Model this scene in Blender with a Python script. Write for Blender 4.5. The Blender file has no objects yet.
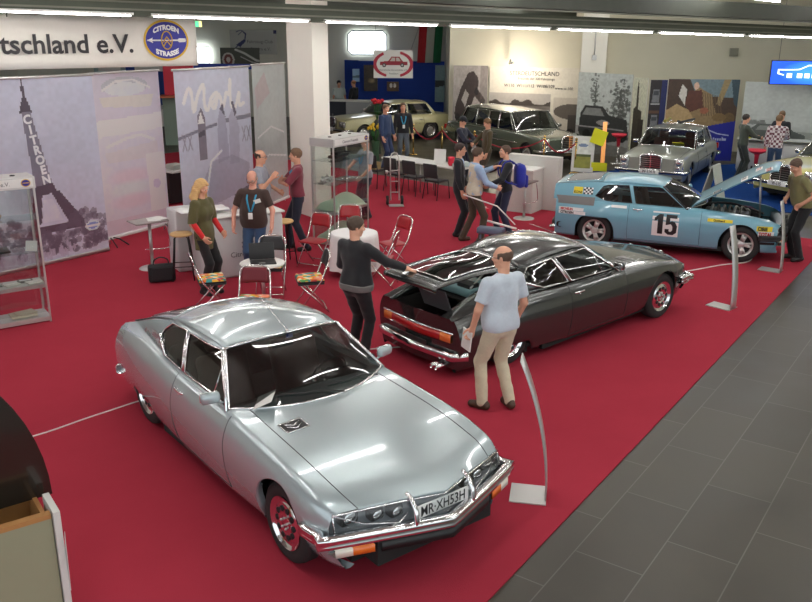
import bpy, bmesh, math, random
import numpy as np
from mathutils import Vector, Matrix
from mathutils.geometry import tessellate_polygon
random.seed(7); RNG = np.random.default_rng(7)
SC = bpy.context.scene
COL = SC.collection
PI = math.pi
D2R = PI/180

# ------------------------------------------------------------------ materials
MATS = {}
def mat(name, col, rough=.6, metal=0., spec=.5, noise=0., nscale=20., emit=0., coat=0., bump=0., alpha=1., sheen=0.):
    if name in MATS: return MATS[name]
    m = bpy.data.materials.new(name); m.use_nodes = True
    nt = m.node_tree; b = nt.nodes['Principled BSDF']
    c = (*col, 1)
    b.inputs['Base Color'].default_value = c
    b.inputs['Roughness'].default_value = rough
    b.inputs['Metallic'].default_value = metal
    b.inputs['Specular IOR Level'].default_value = spec
    b.inputs['Coat Weight'].default_value = coat
    b.inputs['Coat Roughness'].default_value = .06
    b.inputs['Sheen Weight'].default_value = sheen
    if alpha < 1: b.inputs['Alpha'].default_value = alpha
    if emit:
        b.inputs['Emission Color'].default_value = c
        b.inputs['Emission Strength'].default_value = emit
    if noise or bump:
        tc = nt.nodes.new('ShaderNodeTexCoord')
        n = nt.nodes.new('ShaderNodeTexNoise'); n.inputs['Scale'].default_value = nscale
        n.inputs['Detail'].default_value = 4
        nt.links.new(tc.outputs['Object'], n.inputs['Vector'])
        if noise:
            r = nt.nodes.new('ShaderNodeMixRGB'); r.blend_type = 'MIX'
            r.inputs[1].default_value = tuple(max(0, v*(1-noise)) for v in col)+(1,)
            r.inputs[2].default_value = tuple(min(1, v*(1+noise)) for v in col)+(1,)
            nt.links.new(n.outputs['Fac'], r.inputs[0]); nt.links.new(r.outputs[0], b.inputs['Base Color'])
        if bump:
            bp = nt.nodes.new('ShaderNodeBump'); bp.inputs['Strength'].default_value = bump
            bp.inputs['Distance'].default_value = .01
            nt.links.new(n.outputs['Fac'], bp.inputs['Height']); nt.links.new(bp.outputs[0], b.inputs['Normal'])
    MATS[name] = m; return m
def glass_mat(name, tint, refl=.06, rough=.02, ior=1.5):
    """thin pane: tinted see-through with a fresnel gloss"""
    if name in MATS: return MATS[name]
    m = bpy.data.materials.new(name); m.use_nodes = True; nt = m.node_tree
    nt.nodes.clear(); o = nt.nodes.new('ShaderNodeOutputMaterial')
    t = nt.nodes.new('ShaderNodeBsdfTransparent'); t.inputs[0].default_value = (*tint, 1)
    g = nt.nodes.new('ShaderNodeBsdfGlossy'); g.inputs['Roughness'].default_value = rough
    lw = nt.nodes.new('ShaderNodeLayerWeight'); lw.inputs['Blend'].default_value = .5
    pw = nt.nodes.new('ShaderNodeMath'); pw.operation = 'POWER'; pw.inputs[1].default_value = 4.
    ad = nt.nodes.new('ShaderNodeMath'); ad.operation = 'MULTIPLY_ADD'; ad.inputs[1].default_value = .8; ad.inputs[2].default_value = refl+.03; ad.use_clamp = True
    mx = nt.nodes.new('ShaderNodeMixShader')
    nt.links.new(lw.outputs['Facing'], pw.inputs[0]); nt.links.new(pw.outputs[0], ad.inputs[0]); nt.links.new(ad.outputs[0], mx.inputs[0])
    nt.links.new(t.outputs[0], mx.inputs[1]); nt.links.new(g.outputs[0], mx.inputs[2]); nt.links.new(mx.outputs[0], o.inputs[0])
    MATS[name] = m; return m
def paint(name, col, rough=.22, metal=.6, coat=1.):
    return mat(name, col, rough=rough, metal=metal, coat=coat, noise=.02, nscale=60)
def cattr_mat(name, rough=.5, trans=0., alpha=1.):
    """colours of a printed picture, stored per vertex"""
    if name in MATS: return MATS[name]
    m = mat(name, (1, 1, 1), rough=rough); nt = m.node_tree; b = nt.nodes['Principled BSDF']
    a = nt.nodes.new('ShaderNodeAttribute'); a.attribute_name = 'print'
    nt.links.new(a.outputs['Color'], b.inputs['Base Color'])
    if alpha < 1 or trans:
        o = nt.nodes['Material Output']
        tr = nt.nodes.new('ShaderNodeBsdfTranslucent'); nt.links.new(a.outputs['Color'], tr.inputs[0])
        tp = nt.nodes.new('ShaderNodeBsdfTransparent')
        m1 = nt.nodes.new('ShaderNodeMixShader'); m1.inputs[0].default_value = trans
        m2 = nt.nodes.new('ShaderNodeMixShader'); m2.inputs[0].default_value = alpha
        nt.links.new(b.outputs[0], m1.inputs[1]); nt.links.new(tr.outputs[0], m1.inputs[2])
        nt.links.new(tp.outputs[0], m2.inputs[1]); nt.links.new(m1.outputs[0], m2.inputs[2])
        nt.links.new(m2.outputs[0], o.inputs[0])
    return m
def srgb(r, g, b):
    f = lambda v: ((v/255+.055)/1.055)**2.4 if v > 10.3 else v/255/12.92
    return (f(r), f(g), f(b))

CHROME = mat('chrome', (.82, .83, .84), .08, 1.)
STEEL = mat('brushed_steel', (.55, .55, .53), .35, .9)
ALU = mat('aluminium', (.6, .6, .58), .4, .7)
BLACKP = mat('black_plastic', (.012, .012, .013), .5)
RUBBER = mat('black_rubber', (.018, .018, .018), .75, noise=.2)
WHITEM = mat('white_laminate', (.72, .72, .69), .45, noise=.02)
BRASS = mat('brass', (.72, .5, .18), .22, 1.)
DARKIN = mat('dark_interior', (.02, .017, .016), .8)
GLASSC = glass_mat('car_glass', (.42, .46, .44), .05)
GLASSD = glass_mat('dark_car_glass', (.28, .3, .29), .05)
GLASSV = glass_mat('clear_glass', (.93, .96, .95), .02)
LAMPG = glass_mat('lamp_glass', (.9, .92, .92), .05)

# ------------------------------------------------------------------ mesh builder
class MB:
    def __init__(s): s.v = []; s.f = []; s.m = []; s.sm = []
    def add(s, vs, fs, m=0, smooth=True):
        o = len(s.v); s.v += [tuple(map(float, p)) for p in vs]
        for f in fs: s.f.append(tuple(i+o for i in f)); s.m.append(m); s.sm.append(smooth)
        return s
    def box(s, c, d, m=0, rz=0., R=None, taper=1.):
        h = [x/2 for x in d]; vs = []
        for z in (-1, 1):
            k = taper if z > 0 else 1
            for x, y in ((-1, -1), (1, -1), (1, 1), (-1, 1)): vs.append(Vector((x*h[0]*k, y*h[1]*k, z*h[2])))
        M = R if R is not None else Matrix.Rotation(rz, 3, 'Z')
        vs = [M @ v + Vector(c) for v in vs]
        return s.add(vs, [(3, 2, 1, 0), (4, 5, 6, 7), (0, 1, 5, 4), (1, 2, 6, 5), (2, 3, 7, 6), (3, 0, 4, 7)], m, False)
    def rbox(s, c, d, r=.02, m=0, rz=0., n=3, R=None):
        """box with rounded vertical edges and softened top/bottom"""
        pts = []
        hx, hy, hz = d[0]/2, d[1]/2, d[2]/2; r = min(r, hx*.98, hy*.98, hz*.98)
        for (cx, cy, a0) in ((hx-r, hy-r, 0), (-hx+r, hy-r, PI/2), (-hx+r, -hy+r, PI), (hx-r, -hy+r, 1.5*PI)):
            for i in range(n+1):
                a = a0+PI/2*i/n; pts.append((cx, cy, math.cos(a), math.sin(a)))
        rings = []
        for (z, k) in ((-hz, 0), (-hz+r*.3, .7), (-hz+r, 1), (hz-r, 1), (hz-r*.3, .7), (hz, 0)):
            rings.append([(p[0]+p[2]*r*k, p[1]+p[3]*r*k, z) for p in pts])
        M = R if R is not None else Matrix.Rotation(rz, 3, 'Z')
        vs = [M @ Vector(p)+Vector(c) for rg in rings for p in rg]
        k = len(pts); fs = []
        for a in range(5):
            for i in range(k): j = (i+1) % k; fs.append((a*k+i, a*k+j, (a+1)*k+j, (a+1)*k+i))
        fs.append(tuple(range(k-1, -1, -1))); fs.append(tuple(5*k+i for i in range(k)))
        return s.add(vs, fs, m)
    def tube(s, pts, r, m=0, seg=8, closed=False, caps=True, flat=1.):
        pts = [Vector(p) for p in pts]; n = len(pts)
        if n < 2: return s
        rs = r if isinstance(r, (list, tuple)) else [r]*n
        vs = []; up = None
        for i, p in enumerate(pts):
            if closed: t = pts[(i+1) % n]-pts[i-1]
            else: t = pts[min(i+1, n-1)]-pts[max(i-1, 0)]
            if t.length < 1e-9: t = Vector((0, 0, 1))
            t.normalize()
            if up is None:
                up = Vector((0, 0, 1)) if abs(t.z) < .9 else Vector((1, 0, 0))
            a = t.cross(up)
            if a.length < 1e-6: up = Vector((1, 0, 0)); a = t.cross(up)
            a.normalize(); b = a.cross(t).normalized(); up = b
            for k in range(seg):
                an = 2*PI*k/seg; vs.append(p+a*math.cos(an)*rs[i]*flat+b*math.sin(an)*rs[i])
        fs = []
        for i in range(n if closed else n-1):
            j = (i+1) % n
            for k in range(seg):
                l = (k+1) % seg; fs.append((i*seg+k, i*seg+l, j*seg+l, j*seg+k))
        if caps and not closed:
            fs.append(tuple(range(seg-1, -1, -1))); fs.append(tuple((n-1)*seg+k for k in range(seg)))
        return s.add(vs, fs, m)
    def lathe(s, prof, o=(0, 0, 0), axis='Z', m=0, seg=24, R=None, a0=0., a1=2*PI):
        """prof: (radius, height) pairs"""
        full = abs(a1-a0-2*PI) < 1e-6; ns = seg if full else seg+1
        vs = []
        for (r, h) in prof:
            for k in range(ns):
                an = a0+(a1-a0)*k/seg; x, y = r*math.cos(an), r*math.sin(an)
                if axis == 'Z': v = Vector((x, y, h))
                elif axis == 'Y': v = Vector((x, h, y))
                else: v = Vector((h, x, y))
                if R is not None: v = R @ v
                vs.append(v+Vector(o))
        fs = []
        for i in range(len(prof)-1):
            for k in range(ns if full else ns-1):
                l = (k+1) % ns; fs.append((i*ns+k, i*ns+l, (i+1)*ns+l, (i+1)*ns+k))
        return s.add(vs, fs, m)
    def ball(s, c, r, m=0, seg=12, rings=8, R=None):
        r = r if isinstance(r, (tuple, list)) else (r, r, r); vs = []
        for i in range(rings+1):
            t = PI*i/rings
            for k in range(seg):
                a = 2*PI*k/seg; v = Vector((r[0]*math.sin(t)*math.cos(a), r[1]*math.sin(t)*math.sin(a), r[2]*math.cos(t)))
                if R is not None: v = R @ v
                vs.append(v+Vector(c))
        fs = []
        for i in range(rings):
            for k in range(seg):
                l = (k+1) % seg; fs.append((i*seg+k, (i+1)*seg+k, (i+1)*seg+l, i*seg+l))
        return s.add(vs, fs, m)
    def prism(s, poly, z0, z1, m=0, f=None, smooth=False):
        """poly in 2D extruded between z0 and z1; f maps (x,y,z)->3D"""
        f = f or (lambda x, y, z: (x, y, z)); n = len(poly)
        vs = [f(x, y, z0) for x, y in poly]+[f(x, y, z1) for x, y in poly]
        o = len(s.v); s.v += [tuple(map(float, p)) for p in vs]
        tris = tessellate_polygon([[Vector((x, y, 0)) for x, y in poly]])
        for t in tris:
            s.f.append((o+t[0], o+t[1], o+t[2])); s.m.append(m); s.sm.append(smooth)
            s.f.append((o+n+t[2], o+n+t[1], o+n+t[0])); s.m.append(m); s.sm.append(smooth)
        for i in range(n):
            j = (i+1) % n; s.f.append((o+i, o+j, o+n+j, o+n+i)); s.m.append(m); s.sm.append(smooth)
        return s
    def grid(s, G, m=0, closed=False, skip=None):
        """G[i][j] points"""
        a, b = len(G), len(G[0]); vs = [p for row in G for p in row]; fs = []
        for i in range(a-1):
            for j in range(b if closed else b-1):
                if skip and skip(i, j): continue
                k = (j+1) % b; fs.append((i*b+j, i*b+k, (i+1)*b+k, (i+1)*b+j))
        return s.add(vs, fs, m)
    def build(s, name, mats, parent=None, loc=None, rz=0., fixn=True, solid=0., bevel=0.):
        me = bpy.data.meshes.new(name)
        me.from_pydata(s.v, [], s.f); 
        mats = mats if isinstance(mats, (list, tuple)) else [mats]
        for x in mats: me.materials.append(x)
        me.polygons.foreach_set('material_index', s.m); me.polygons.foreach_set('use_smooth', s.sm)
        if fixn:
            bm = bmesh.new(); bm.from_mesh(me); bmesh.ops.remove_doubles(bm, verts=bm.verts, dist=1e-5)
            bmesh.ops.recalc_face_normals(bm, faces=bm.faces); bm.to_mesh(me); bm.free()
        me.update()
        o = bpy.data.objects.new(name, me); COL.objects.link(o)
        if parent: o.parent = parent
        if loc is not None: o.location = loc
        o.rotation_euler = (0, 0, rz)
        if solid:
            md = o.modifiers.new('thick', 'SOLIDIFY'); md.thickness = solid; md.offset = -1
        if bevel:
            md = o.modifiers.new('bevel', 'BEVEL'); md.width = bevel; md.segments = 2; md.limit_method = 'ANGLE'
        return o

def tag(o, label=None, cat=None, group=None, kind=None):
    if label: o['label'] = label
    if cat: o['category'] = cat
    if group: o['group'] = group
    if kind: o['kind'] = kind
    return o
def empty(name, loc, rz=0., label=None, cat=None, group=None, kind=None):
    o = bpy.data.objects.new(name, None); COL.objects.link(o); o.location = loc; o.rotation_euler = (0, 0, rz)
    o.empty_display_size = .1
    return tag(o, label, cat, group, kind)
def struct(o): o['kind'] = 'structure'; return o
def copy_tree(o, parent=None, loc=None, rz=None, label=None, group=None):
    c = o.copy(); COL.objects.link(c)
    if parent is not None: c.parent = parent
    if loc is not None: c.location = loc
    if rz is not None: c.rotation_euler = (0, 0, rz)
    if label: c['label'] = label
    if group: c['group'] = group
    for ch in KIDS(o): copy_tree(ch, c)
    return c
def KIDS(o): return [x for x in list(COL.objects) if x.parent == o]

def text_mesh(name, body, size, m, parent=None, f=None, bold=0., depth=.002, align='CENTER', shear=0., space=1., loc=(0, 0, 0), rot=(PI/2, 0, 0), sx=1., arc=None):
    """lettering as a thin mesh; default stands upright facing -Y"""
    cu = bpy.data.curves.new(name, 'FONT'); cu.body = body; cu.size = size; cu.align_x = align
    cu.extrude = depth/2; cu.offset = bold; cu.shear = shear; cu.space_character = space; cu.resolution_u = 3
    o = bpy.data.objects.new(name, cu); COL.objects.link(o)
    dg = bpy.context.evaluated_depsgraph_get(); dg.update()
    me = bpy.data.meshes.new_from_object(o.evaluated_get(dg)); bpy.data.objects.remove(o); 
    if sx != 1:
        for v in me.vertices: v.co.x *= sx
    if arc:
        R_ = arc
        for v in me.vertices:
            a = v.co.x/R_; r = R_+v.co.y; 
            v.co.x = r*math.sin(a); v.co.y = r*math.cos(a)-R_
    me.materials.clear(); me.materials.append(m); me.name = name
    if f:
        for v in me.vertices: v.co = Vector(f(*v.co))
    n = bpy.data.objects.new(name, me); COL.objects.link(n)
    if parent: n.parent = parent
    n.location = loc; n.rotation_euler = rot if not f else (0, 0, 0)
    if f: n.location = (0, 0, 0)
    return n

# ------------------------------------------------------------------ printed pictures
class Canvas:
    """small colour grid drawn with shapes in 0..1 x 0..1 (origin bottom left)"""
    def __init__(s, w, h, col): 
        s.w, s.h = w, h; s.a = np.zeros((h, w, 3)); s.a[:] = col
        s.X, s.Y = np.meshgrid((np.arange(w)+.5)/w, (np.arange(h)+.5)/h)
    def mix(s, mask, col, k=1.):
        mk = (np.clip(mask, 0, 1)*k)[..., None]; s.a = s.a*(1-mk)+np.array(col)*mk; return s
    def poly(s, pts, col, k=1.):
        inside = np.zeros((s.h, s.w), bool); n = len(pts)
        for i in range(n):
            x0, y0 = pts[i]; x1, y1 = pts[(i+1) % n]
            if y0 == y1: continue
            c = ((y0 > s.Y) != (y1 > s.Y)) & (s.X < (x1-x0)*(s.Y-y0)/(y1-y0)+x0); inside ^= c
        return s.mix(inside.astype(float), col, k)
    def ell(s, cx, cy, rx, ry, col, k=1., soft=.0):
        d = ((s.X-cx)/rx)**2+((s.Y-cy)/ry)**2
        return s.mix((d < 1).astype(float) if soft == 0 else np.clip((1-d)/soft, 0, 1), col, k)
    def line(s, pts, wd, col, k=1.):
        asp = s.w/s.h
        for (x0, y0), (x1, y1) in zip(pts[:-1], pts[1:]):
            dx, dy = (x1-x0)*asp, y1-y0; L = dx*dx+dy*dy+1e-9
            px, py = (s.X-x0)*asp, s.Y-y0; t = np.clip((px*dx+py*dy)/L, 0, 1)
            d = np.hypot(px-t*dx, py-t*dy); s.mix(np.clip((wd-d)/(.6/s.h)+.5, 0, 1), col, k)
        return s
    def noise(s, cell, seed=0):
        r = np.random.default_rng(seed); gw, gh = int(s.w/cell)+3, int(s.h/cell)+3; g = r.random((gh, gw))
        x, y = s.X*s.w/cell, s.Y*s.h/cell; xi, yi = x.astype(int), y.astype(int); fx, fy = x-xi, y-yi
        fx = fx*fx*(3-2*fx); fy = fy*fy*(3-2*fy)
        return (g[yi, xi]*(1-fx)+g[yi, xi+1]*fx)*(1-fy)+(g[yi+1, xi]*(1-fx)+g[yi+1, xi+1]*fx)*fy
    def grain(s, amt, seed=0, cell=2):
        s.a = s.a*(1+(s.noise(cell, seed)[..., None]-.5)*2*amt); return s
    def mesh(s, name, m, parent, W, H, y=0., thick=0.0, loc=(0, 0, 0), rz=0.):
        """upright picture of W x H metres in the local XZ plane facing -Y"""
        w, h = s.w, s.h; xs = np.linspace(-W/2, W/2, w+1); zs = np.linspace(0, H, h+1)
        X, Z = np.meshgrid(xs, zs); co = np.stack([X, np.full_like(X, y), Z], -1).reshape(-1, 3)
        i = np.arange(h)[:, None]*(w+1)+np.arange(w)[None, :]; i = i.ravel()
        fc = np.stack([i, i+1, i+w+2, i+w+1], 1)
        me = bpy.data.meshes.new(name); me.vertices.add(len(co)); me.vertices.foreach_set('co', co.ravel())
        me.loops.add(fc.size); me.loops.foreach_set('vertex_index', fc.ravel())
        me.polygons.add(len(fc)); me.polygons.foreach_set('loop_start', np.arange(0, fc.size, 4)); me.polygons.foreach_set('loop_total', np.full(len(fc), 4))
        me.update(); at = me.color_attributes.new('print', 'FLOAT_COLOR', 'CORNER')
        c = np.ones((len(fc), 4, 4)); c[:, :, :3] = np.clip(s.a, 0, 1).reshape(-1, 1, 3); at.data.foreach_set('color', c.ravel())
        me.materials.append(m); o = bpy.data.objects.new(name, me); COL.objects.link(o)
        if parent: o.parent = parent
        o.location = loc; o.rotation_euler = (0, 0, rz); return o
def S(*c): return np.array(srgb(*c))

def pchip(xs, ys, x):
    xs = np.array(xs, float); ys = np.array(ys, float)
    if xs[0] > xs[-1]: xs = xs[::-1]; ys = ys[::-1]
    h = np.diff(xs); d = np.diff(ys)/h; m = np.zeros(len(xs)); m[0] = d[0]; m[-1] = d[-1]
    for i in range(1, len(xs)-1):
        if d[i-1]*d[i] > 0:
            w1 = 2*h[i]+h[i-1]; w2 = h[i]+2*h[i-1]; m[i] = (w1+w2)/(w1/d[i-1]+w2/d[i])
    x = np.clip(x, xs[0], xs[-1]); k = np.clip(np.searchsorted(xs, x)-1, 0, len(h)-1)
    t = (x-xs[k])/h[k]; t2, t3 = t*t, t*t*t
    return (2*t3-3*t2+1)*ys[k]+(t3-2*t2+t)*h[k]*m[k]+(-2*t3+3*t2)*ys[k+1]+(t3-t2)*h[k]*m[k+1]
def catmull(pts, n=8, closed=False):
    P = [np.array(p, float) for p in pts]; out = []; N = len(P)
    for i in range(N if closed else N-1):
        g = lambda k: P[k % N] if closed else P[min(max(k, 0), N-1)]
        p0, p1, p2, p3 = g(i-1), g(i), g(i+1), g(i+2)
        for t in np.linspace(0, 1, n, endpoint=False):
            out.append(tuple(.5*((2*p1)+(-p0+p2)*t+(2*p0-5*p1+4*p2-p3)*t*t+(-p0+3*p1-3*p2+p3)*t**3)))
    if not closed: out.append(tuple(P[-1]))
    return out
# ------------------------------------------------------------------ cars
class Shell:
    """lower body lofted over stations along x (front = +x); sections run centre top -> shoulder -> sill"""
    def __init__(s, K, arches, bowf=.25, bowr=.05, sill=.19, marks=(), hoody=.8, p=2.4, rf=.045, nfl=14, step=.07, bexp=2.):
        K = sorted(K, key=lambda k: -k[0]); K = np.array(K, float)
        s.K = K; s.sill = sill; s.arches = arches; s.bowf = bowf; s.bowr = bowr; s.p = p; s.rf = rf; s.nfl = nfl; s.bexp = bexp
        s.x0, s.x1 = K[-1, 0], K[0, 0]; s.hoody = hoody
        xs = list(np.arange(s.x0, s.x1, step))+[s.x1]+list(marks)
        for (xc, zc, r, fl) in arches:
            xs = [x for x in xs if abs(x-xc) > r+.012 or x in marks]
            xs += [xc+r*math.cos(PI*i/20)*1.0 for i in range(21)]+[xc-r-.004, xc+r+.004]
        xs = sorted(set(round(float(x), 4) for x in xs), reverse=True); s.xs = [xs[0]]
        for x in xs[1:]:
            if s.xs[-1]-x > .0035: s.xs.append(x)
            elif x in [round(float(m), 4) for m in marks]: s.xs[-1] = x
        s.nt = 9; s.no = 4; s.nf = 4      # hood samples, outer top, fillet
        s.jh = s.nt-1; s.jt = s.nt+s.no-1; s.jf = s.jt+s.nf
        s.P = [s.section(x) for x in s.xs]; s.nj = len(s.P[0])
    def val(s, c, x): return float(pchip(s.K[::-1, 0], s.K[::-1, c], x))
    def par(s, x): return [s.val(c, x) for c in range(1, 7)]   # wb zm wm zs ws zc
    def arch(s, x):
        z = s.sill if not hasattr(s, 'sillf') else s.sillf(x)
        for (xc, zc, r, fl) in s.arches:
            if abs(x-xc) <= r+1e-6:
                h = math.sqrt(max(0, r*r-(x-xc)**2)); z = max(z, min(zc+h, fl))
        return z
    def w(s, z, x, q=None):
        wb, zm, wm, zs, ws, zc = q or s.par(x)
        if z >= zm: return wm-(wm-ws)*(min(1, (z-zm)/max(1e-3, zs-zm)))**2.2
        return wm-(wm-wb)*((zm-z)/(zm-s.sill))**2.
    def top(s, y, x, q=None):
        wb, zm, wm, zs, ws, zc = q or s.par(x)
        return zs+(zc-zs)*(1-min(1, abs(y)/ws)**s.p)
    def bow(s, x, y):
        k = (abs(y)/.8)**s.bexp
        if x > s.x1-1.0: x = x-s.bowf*k*((x-s.x1+1.)/1.)**2
        elif x < s.x0+.6: x = x+s.bowr*k*((s.x0+.6-x)/.6)**2
        return x
    def section(s, x):
        q = s.par(x); wb, zm, wm, zs, ws, zc = q; rf = s.rf
        pts = []; yh = s.hoody*ws
        for i in range(s.nt): y = yh*i/(s.nt-1); pts.append((y, s.top(y, x, q)))
        yo = ws-rf
        for i in range(1, s.no+1): y = yh+(yo-yh)*i/s.no; pts.append((y, s.top(y, x, q)))
        T = np.array(pts[-1]); F = np.array((s.w(zs-rf, x, q), zs-rf)); C = np.array((ws, s.top(ws, x, q)))
        for i in range(1, s.nf+1):
            t = i/s.nf; pts.append(tuple((1-t)**2*T+2*t*(1-t)*C+t*t*F))
        za = s.arch(x)
        for i in range(1, s.nfl+1):
            z = zs-rf+(za-zs+rf)*i/s.nfl; pts.append((s.w(z, x, q), z))
        pts.append((s.w(za, x, q)-.03, za+.004)); pts.append((s.w(za, x, q)-.06, za+.03))
        return [(s.bow(x, y), y, z) for y, z in pts]
    def faces(s, mb, sel, sides=(1, -1), m=0, off=0.):
        """quads for which sel(i, j, xmid) holds"""
        for sd in sides:
            idx = {}; vs = []; fs = []
            def g(i, j):
                if (i, j) not in idx:
                    idx[i, j] = len(vs); x, y, z = s.P[i][j]; vs.append((x, y*sd, z))
                return idx[i, j]
            for i in range(len(s.xs)-1):
                xm = (s.xs[i]+s.xs[i+1])/2
                for j in range(s.nj-1):
                    if sel(i, j, xm): fs.append((g(i, j), g(i, j+1), g(i+1, j+1), g(i+1, j)))
            mb.add(vs, fs, m)
    def rowline(s, xa, xb, j, sd):
        return [(s.P[i][j][0], s.P[i][j][1]*sd, s.P[i][j][2]) for i in range(len(s.xs)) if xa-1e-3 <= s.xs[i] <= xb+1e-3]
    def colline(s, x, ja, jb, sd):
        i = min(range(len(s.xs)), key=lambda k: abs(s.xs[k]-x))
        return [(s.P[i][j][0], s.P[i][j][1]*sd, s.P[i][j][2]) for j in range(ja, jb+1)]
    def surf(s, x, z, sd=1, off=0.):
        """point on the flank at height z"""
        y = s.w(z, x)+off; return (s.bow(x, y), y*sd, z)
    def cap(s, end, z0=None, inset=0., nv=8, ny=10):
        """cross-section closing surface at one end"""
        x = s.x1 if end > 0 else s.x0; q = s.par(x); zs = q[3]; z0 = s.arch(x) if z0 is None else z0; G = []
        for i in range(nv+1):
            v = i/nv; z = z0+v*(zs-z0); row = []
            for k in range(-ny, ny+1):
                y = k/ny*s.w(z, x, q)*(1 if v < 1 else s.par(x)[4]/max(1e-3, s.w(z, x, q))); zz = z+v*(s.top(y, x, q)-zs)
                row.append((s.bow(x, y)-inset*end, y, zz))
            G.append(row)
        return G

class House:
    """greenhouse: rail keys (x, y, z, crown); belt taken from the shell shoulder"""
    def __init__(s, sh, rail, yin=.015, bulge=.02):
        s.sh = sh; s.r = np.array(sorted(rail), float); s.yin = yin; s.bulge = bulge
    def rail(s, x): return tuple(float(pchip(s.r[:, 0], s.r[:, c], x)) for c in (1, 2, 3))
    def side(s, x, z, sd=1, off=0.):
        wb, zm, wm, zs, ws, zc = s.sh.par(x); yr, zr, cr = s.rail(x); zb = zs-.012; yb = ws-s.yin
        t = (z-zb)/max(.02, zr-zb); t = min(max(t, -.2), 1.1)
        y = yb+(yr-yb)*t+s.bulge*4*t*(1-t)*min(1, (zr-zb)/.25)+off
        return (x, y*sd, z)
    def roofz(s, x, y):
        yr, zr, cr = s.rail(x); return zr+cr*(1-(min(1, abs(y)/yr))**2.3)
    def roof_grid(s, xa, xb, n, bowa=0., bowb=0., ny=9, kin=1., kinb=None):
        """grid over x from xa (front) to xb; edges bowed"""
        G = []
        for i in range(n+1):
            t = i/n; row = []
            for k in range(-ny, ny+1):
                u = k/ny; x = (xa+bowa*(1-u*u))*(1-t)+(xb+bowb*(1-u*u))*t
                y = u*s.rail(x)[0]*(kin+((kinb if kinb else kin)-kin)*t); row.append((x, y, s.roofz(x, y)))
            G.append(row)
        return G
def interp_grid(A, B, n, bulge=(0, 0, 0)):
    G = []
    for i in range(n+1):
        t = i/n; row = []
        for k, (a, b) in enumerate(zip(A, B)):
            u = 2*k/(len(A)-1)-1; w = 4*t*(1-t)*(1-u*u)
            row.append(tuple(a[c]*(1-t)+b[c]*t+bulge[c]*w for c in range(3)))
        G.append(row)
    return G
def dens(poly, d=.06):
    out = []; n = len(poly)
    for i in range(n):
        a, b = np.array(poly[i]), np.array(poly[(i+1) % n]); k = max(1, int(np.linalg.norm(b-a)/d))
        for t in range(k): out.append(tuple(a+(b-a)*t/k))
    return out
def side_poly(mb, f, outer, holes=(), m=0, sd=1, off=0., d=.06):
    loops = [dens(outer, d)]+[dens(h, d) for h in holes]
    flat = [p for l in loops for p in l]
    tris = tessellate_polygon([[Vector((x, z, 0)) for x, z in l] for l in loops])
    mb.add([f(x, z, sd, off) for x, z in flat], [tuple(t) for t in tris], m)
def shrink(poly, k):
    c = np.mean(np.array(poly), 0); return [tuple(c+(np.array(p)-c)*k) for p in poly]

def wheel(car, x, y, r, wd, style, sd, steer=0., cols=None):
    """tyre with rim child; sd = +1 left side"""
    tyre = MB(); h = wd/2; ri = r*.62
    prof = [(ri, -h*.8), (ri+.02, -h*.95), ((ri+r)/2, -h), (r-.03, -h*.95), (r-.008, -h*.78), (r, -h*.5), (r, h*.5), (r-.008, h*.78), (r-.03, h*.95), ((ri+r)/2, h), (ri+.02, h*.95), (ri, h*.8), (ri, -h*.8)]
    tyre.lathe(prof, axis='Y', seg=36)
    for k in (-.35, 0, .35):
        tyre.lathe([(r+.0015, h*k-.006), (r+.0015, h*k+.006)], axis='Y', seg=36)
    t = tyre.build('wheel', RUBBER, car, (x, y, r), steer)
    rim = MB(); o = sd*h; D = lambda k: o-sd*k
    if style == 'sm':
        rim.lathe([(ri+.012, D(.0)), (ri+.004, D(.006)), (ri-.012, D(.022)), (ri-.03, D(.03)), (ri*.80, D(.022)), (ri*.70, D(.012)), (ri*.42, D(.006)), (ri*.36, D(.02)), (ri*.30, D(.012)), (0, D(.004))], axis='Y', seg=36)
        for k in range(10):
            a = 2*PI*k/10; c = (math.cos(a)*ri*.58, D(.005), math.sin(a)*ri*.58)
            rim.ball(c, (.026, .007, .026), 1, 10, 6)
        for k in range(5):
            a = 2*PI*k/5+.3; c = (math.cos(a)*ri*.22, D(-.002), math.sin(a)*ri*.22); rim.ball(c, (.011, .012, .011), 2, 8, 5)
    elif style == 'alloy':
        rim.lathe([(ri+.012, D(.0)), (ri+.004, D(.006)), (ri-.014, D(.03)), (ri-.03, D(.07)), (ri*.30, D(.07))], axis='Y', seg=36, m=1)
        rim.lathe([(ri+.012, D(-.003)), (ri-.006, D(.004)), (ri-.02, D(.03)), (ri*.86, D(.04))], axis='Y', seg=36)
        rim.lathe([(ri*.40, D(.045)), (ri*.36, D(.02)), (ri*.2, D(.012)), (0, D(.008))], axis='Y', seg=20)
        for k in range(5):
            a = 2*PI*k/5
            for da in (-.17, .17):
                rim.tube([(math.cos(a+da*.6)*ri*.3, D(.03), math.sin(a+da*.6)*ri*.3), (math.cos(a+da)*ri*.88, D(.025), math.sin(a+da)*ri*.88)], [.03, .022], 0, 8)
    else:
        rim.lathe([(ri+.012, D(.0)), (ri+.004, D(.008)), (ri-.02, D(.02)), (ri*.82, D(.03)), (ri*.72, D(.015))], axis='Y', seg=30, m=0)
        rim.lathe([(ri*.74, D(.012)), (ri*.66, D(-.002)), (ri*.4, D(-.01)), (ri*.34, D(.0)), (ri*.2, D(-.014)), (0, D(-.018))], axis='Y', seg=30, m=2)
    cs = cols or [CHROME, BLACKP, STEEL]
    rim.build('rim', cs, t)
    return t

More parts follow.
